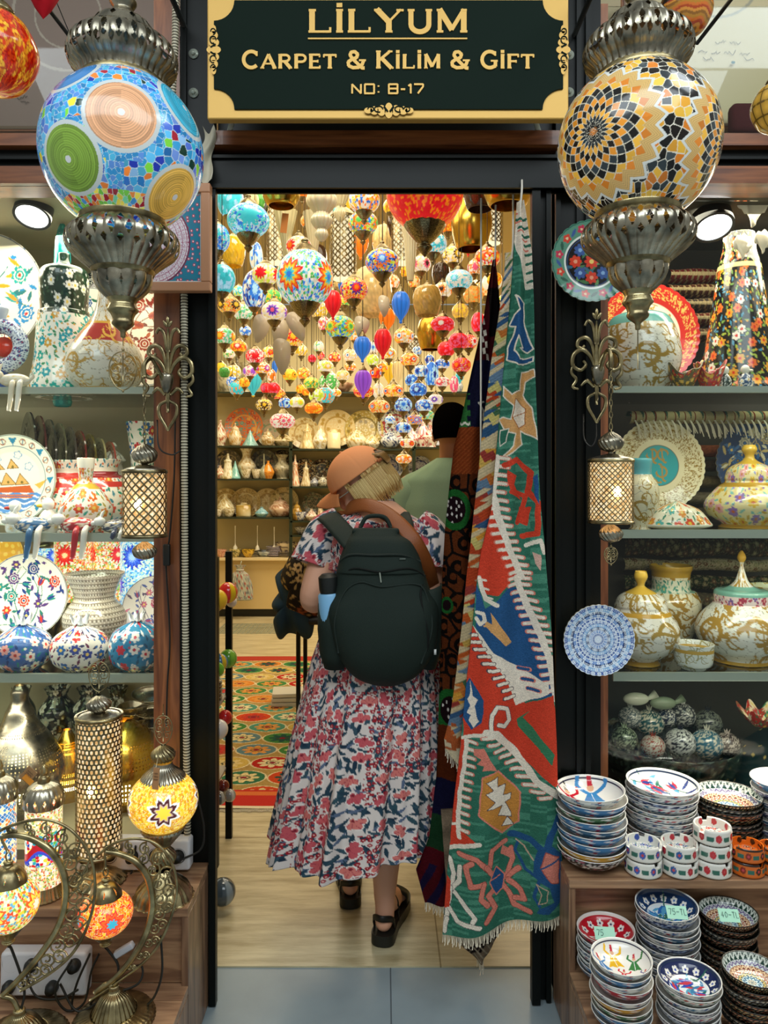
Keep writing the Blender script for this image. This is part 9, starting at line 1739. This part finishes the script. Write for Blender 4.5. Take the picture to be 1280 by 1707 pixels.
for k, (px, py, r_, c1, pe, lb) in enumerate(PL):
    kk = dict(calli=0)
    def pf_(x, y, c1=c1, pe=pe, k=k): c = floral(x*3.2, y*3.2, c1, pe, (pe[-1],), pe[0], k); R_ = np.hypot(x, y); put(c, np.abs(R_-.62) < .03, pe[0]); put(c, R_ > .96, c1); return c
    plate(lb, px, py, 8.38, r_, pf_, .08, 0, 0, n=90, m_=26, back=c1)
# piles of plates on the counter
for nm, px, y0, w_, cnt, c1, c2 in (('navy rimmed', 378, 920, 34, 3, '2a3040', 'd0d0c8'), ('white and black', 417, 918, 40, 4, 'd8ccb0', '2a2a30'), ('purple grey striped', 459, 908, 32, 6, '6a6078', 'c8c0c8'), ('beige and navy', 478, 914, 38, 3, 'd4c8a8', '3a3a50')):
    for k in range(cnt):
        R = w_/2*8.25/F; z = .6495+k*.018+(.0 if y0 > 0 else 0)
        MB().lathe([(0, 0), (R*.5, 0), (R*.9, .010), (R, .020), (R*.97, .021), (R*.5, .006), (0, .006)], 48, cf=lambda T, t, r, z, R=R: np.where((r > R*.93)[..., None], lin(c2), lin(c1))).build('plate', M['cer'], loc=(X_(px, 8.25), 8.25, z), label='%s plate, %s of its pile on the counter' % (nm, 'lowest' if k == 0 else 'topmost' if k == cnt-1 else ['', 'second from below', 'third from below', 'fourth from below', 'fifth from below'][k]), cat='plate', group=nm+' plates piled on the counter')
# drawstring bag hanging on the counter front
bg = thing('drawstring_bag', 'grey drawstring cloth bag with red dots hanging on the counter front', 'bag', (X_(400, 7.93), 7.93, Z_(970, 7.93))); v = 7.93/F
MB().lathe([(10*v, 28*v), (5*v, 20*v), (14*v, 12*v), (20*v, -6*v), (21*v, -24*v), (19*v, -30*v), (0, -31*v)], 80, sm=5, sq=(1, .28), fl=(9, .06, 0), cf=lambda T, t, r, z: floral(T*5, z*22, 'b8bcae', ('b04a38', '6a7078'), ('8a9088',), 'e0e0d8', 4)).build('pouch', M['cloth'], bg); MB('d8d8cc').tube([(6*v*math.cos(a), 3*v*math.sin(a), 20*v) for a in np.linspace(0, 6.28, 16)], .006, 6).build('string', M['cloth'], bg); MB().rod((0, .0, 26*v), (0, .09, 34*v), .005, 6).build('hook', M['steel'], bg)

# ================================================================ left shelf rack, chair, stand
rk = thing('display_rack', 'narrow black metal rack with glass shelves just inside the door on the left', 'rack', (-.72, 3.2, 0)); m = MB()
for x, y in ((-.650, 3.10), (-.655, 2.87), (-1.0, 3.10), (-1.0, 2.87)): MB().box((x+.72, y-3.2, .60), (.026, .024, 1.2)).build('post', M['black'], rk, smooth=False)
RKZ = (.985, .60, .30)
for z in RKZ:
    MB('b8b0a0').box((-.825+.72, 2.985-3.2, z-.006), (.33, .25, .010)).build('shelf', M['paint'], rk, smooth=False)
def orb(lb, x, y, z, r, c, pal=None, nm='toy_ball'):
    o = MB().ball((0, 0, 0), (r, r, r*1.04), 40, 24, cf=lambda T, Pm: (np.where((np.abs(np.sin(T*1.5+1)) < .42)[..., None], lin(pal), lin(c)) if pal else full(T, c))).build(nm, M['cer'], loc=(x, y, z), label=lb, cat='toy'); return o
for px, py, Y, r, c, pl_, lb in ((379, 988, 2.82, 17, 'd01c20', 'e0c020', 'red and yellow fabric fruit on the top of the rack'), (362, 1000, 2.72, 17, 'e8c030', None, 'yellow soft toy against the door post on the rack top'), (386, 1003, 2.95, 9, 'e8e4d8', None, 'small white ball beside the red and yellow fruit'), (380, 1098, 2.88, 15, '5aa030', '80c040', 'green wooden maraca ball on the middle of the rack'), (366, 1104, 2.78, 14, '2a70a8', 'e0c030', 'blue and yellow striped maraca ball left of the green one'), (362, 1116, 2.70, 12, '68b038', None, 'light green ball below the blue and yellow one'), (375, 1196, 2.86, 12, 'c01c24', None, 'red glossy ball on the lower rack shelf'), (364, 1216, 2.72, 16, 'e4e4e4', None, 'white ball beneath the red glossy ball'), (372, 1310, 2.84, 10, '6a2018', None, 'dark red ornament ball on the lowest rack shelf'), (383, 1326, 2.92, 10, '8a8a88', 'c8c8c4', 'silver patterned ornament ball on the lowest rack shelf'), (366, 1330, 2.76, 11, '4a4a48', 'b0b0a8', 'dark silver ornament ball at the rack bottom left')):
    Y = 2.91+(Y-2.70)*.5; v = Y/F; zz = Z_(py, Y); zsup = [s_ for s_ in RKZ if s_ < zz-.0] ; x = X_(px, Y); rr_ = r*v; zz = max(zz, (zsup[0] if zsup else 0)+rr_*.6)
    orb(lb, x, Y, zz, rr_, c, pl_)
m = MB('b82a30'); 
for k in range(40): m.ball((random.uniform(-.12, .08), random.uniform(-.07, .08), random.uniform(0, .07)), .012, 8, 6, random.choice(['b82a30', '3a70b8', 'e0c030', '5a3a8a', 'e8e4d8', '3a8a50', 'e08030']))
m.build('bead_heap', M['cer'], loc=(-.84, 2.98, .996), label='heap of small coloured bead toys on the rack', cat='toys', kind='stuff')
for k in range(5): MB().tube([(.045*math.cos(a), .045*math.sin(a), 0) for a in np.linspace(0, 2*PI, 30, endpoint=False)], .007, 8, np.tile(np.where((np.arange(30) % 6 < 3)[:, None], lin('e4e0d4'), lin('3a3430'))[:, None, :], (1, 8, 1)), closed=True).build('striped_bangle', M['cer'], loc=(-.715, 3.03, .608+.0155*k), label='black and white striped bangle, %s of the rack pile' % ['lowest', 'second', 'middle', 'fourth', 'topmost'][k], cat='bangle', group='striped bangles piled on the rack')
orb('dark silver patterned ornament ball on the floor beside the left door post', X_(371, 2.58), 2.58, .062, .045, '3c4a54', '8a98a0', 'ornament_ball')
ch = thing('chair', 'black chair draped with a dark coat and a paisley shawl', 'chair', (X_(505, 4.6), 4.7, 0)); Y = 4.7; cx0 = X_(505, Y)
CZ = 1.5-(1018-HY)*Y/F
MB().rbox((.08, .02, CZ-.03), (.46, .44, .05), .02).build('seat', M['blackm'], ch)
for x, y in ((-.02, -.18), (.28, -.18), (-.02, .22), (.28, .22)): MB().rod((x, y, 0), (x, y, CZ-.04), .014).build('leg', M['black'], ch)
MB().rbox((.08, .23, CZ+.14), (.42, .04, .26), .02).build('backrest', M['blackm'], ch)
def drape(nm, lb, pts, col, cf=None):
    xs = [X_(a, 4.6) for a, b in pts]; zs = [Z_(b, 4.6) for a, b in pts]; n = 60; out = cr(np.array(list(zip(xs, zs))), 8, True); c0 = out.mean(0); K = 30; G = np.zeros((len(out), K, 3))
    for j in range(K):
        q = j/(K-1); G[:, j, 0] = c0[0]+(out[:, 0]-c0[0])*q; G[:, j, 2] = c0[1]+(out[:, 1]-c0[1])*q; G[:, j, 1] = 4.44+.14*q**3+.025*np.sin(G[:, j, 0]*40+G[:, j, 2]*9)
    o = MB(col).grid(G, True, col=cf(G[..., 0]*9, G[..., 2]*9) if cf else None).build(nm, M['cloth'], label=lb, cat=nm); s_ = o.modifiers.new('thickness', 'SOLIDIFY'); s_.thickness = .012; return o
drape('coat', 'dark teal coat hanging down the side of the chair', [(500, 920), (478, 945), (462, 962), (476, 975), (458, 1005), (466, 1020), (460, 1035), (468, 1060), (480, 1052), (500, 1055), (520, 1050), (520, 940)], '22384a')
o = drape('shawl', 'black and gold paisley shawl over the chair back', [(512, 905), (496, 915), (482, 938), (472, 962), (478, 975), (488, 980), (484, 1000), (482, 1018), (500, 1022), (530, 1018), (535, 925)], '1c1712', lambda x, y: floral(x*1.4, y*1.4, '1c1712', ('b09468', '8a4a28', 'a08858'), ('8a7448',), '1c1712', 3)); o.location.y = -.05
for k in range(3): MB('d8d4c4').rbox((X_(483, 4.9), 4.95, .02+k*.03), (.24, .18, .026), .004, R=rotm(0, 0, .05*k)).build('book', M['paint'], label='pale book under the chair, %s of three' % ['lowest', 'middle', 'topmost'][k], cat='book', group='pale books under the chair')
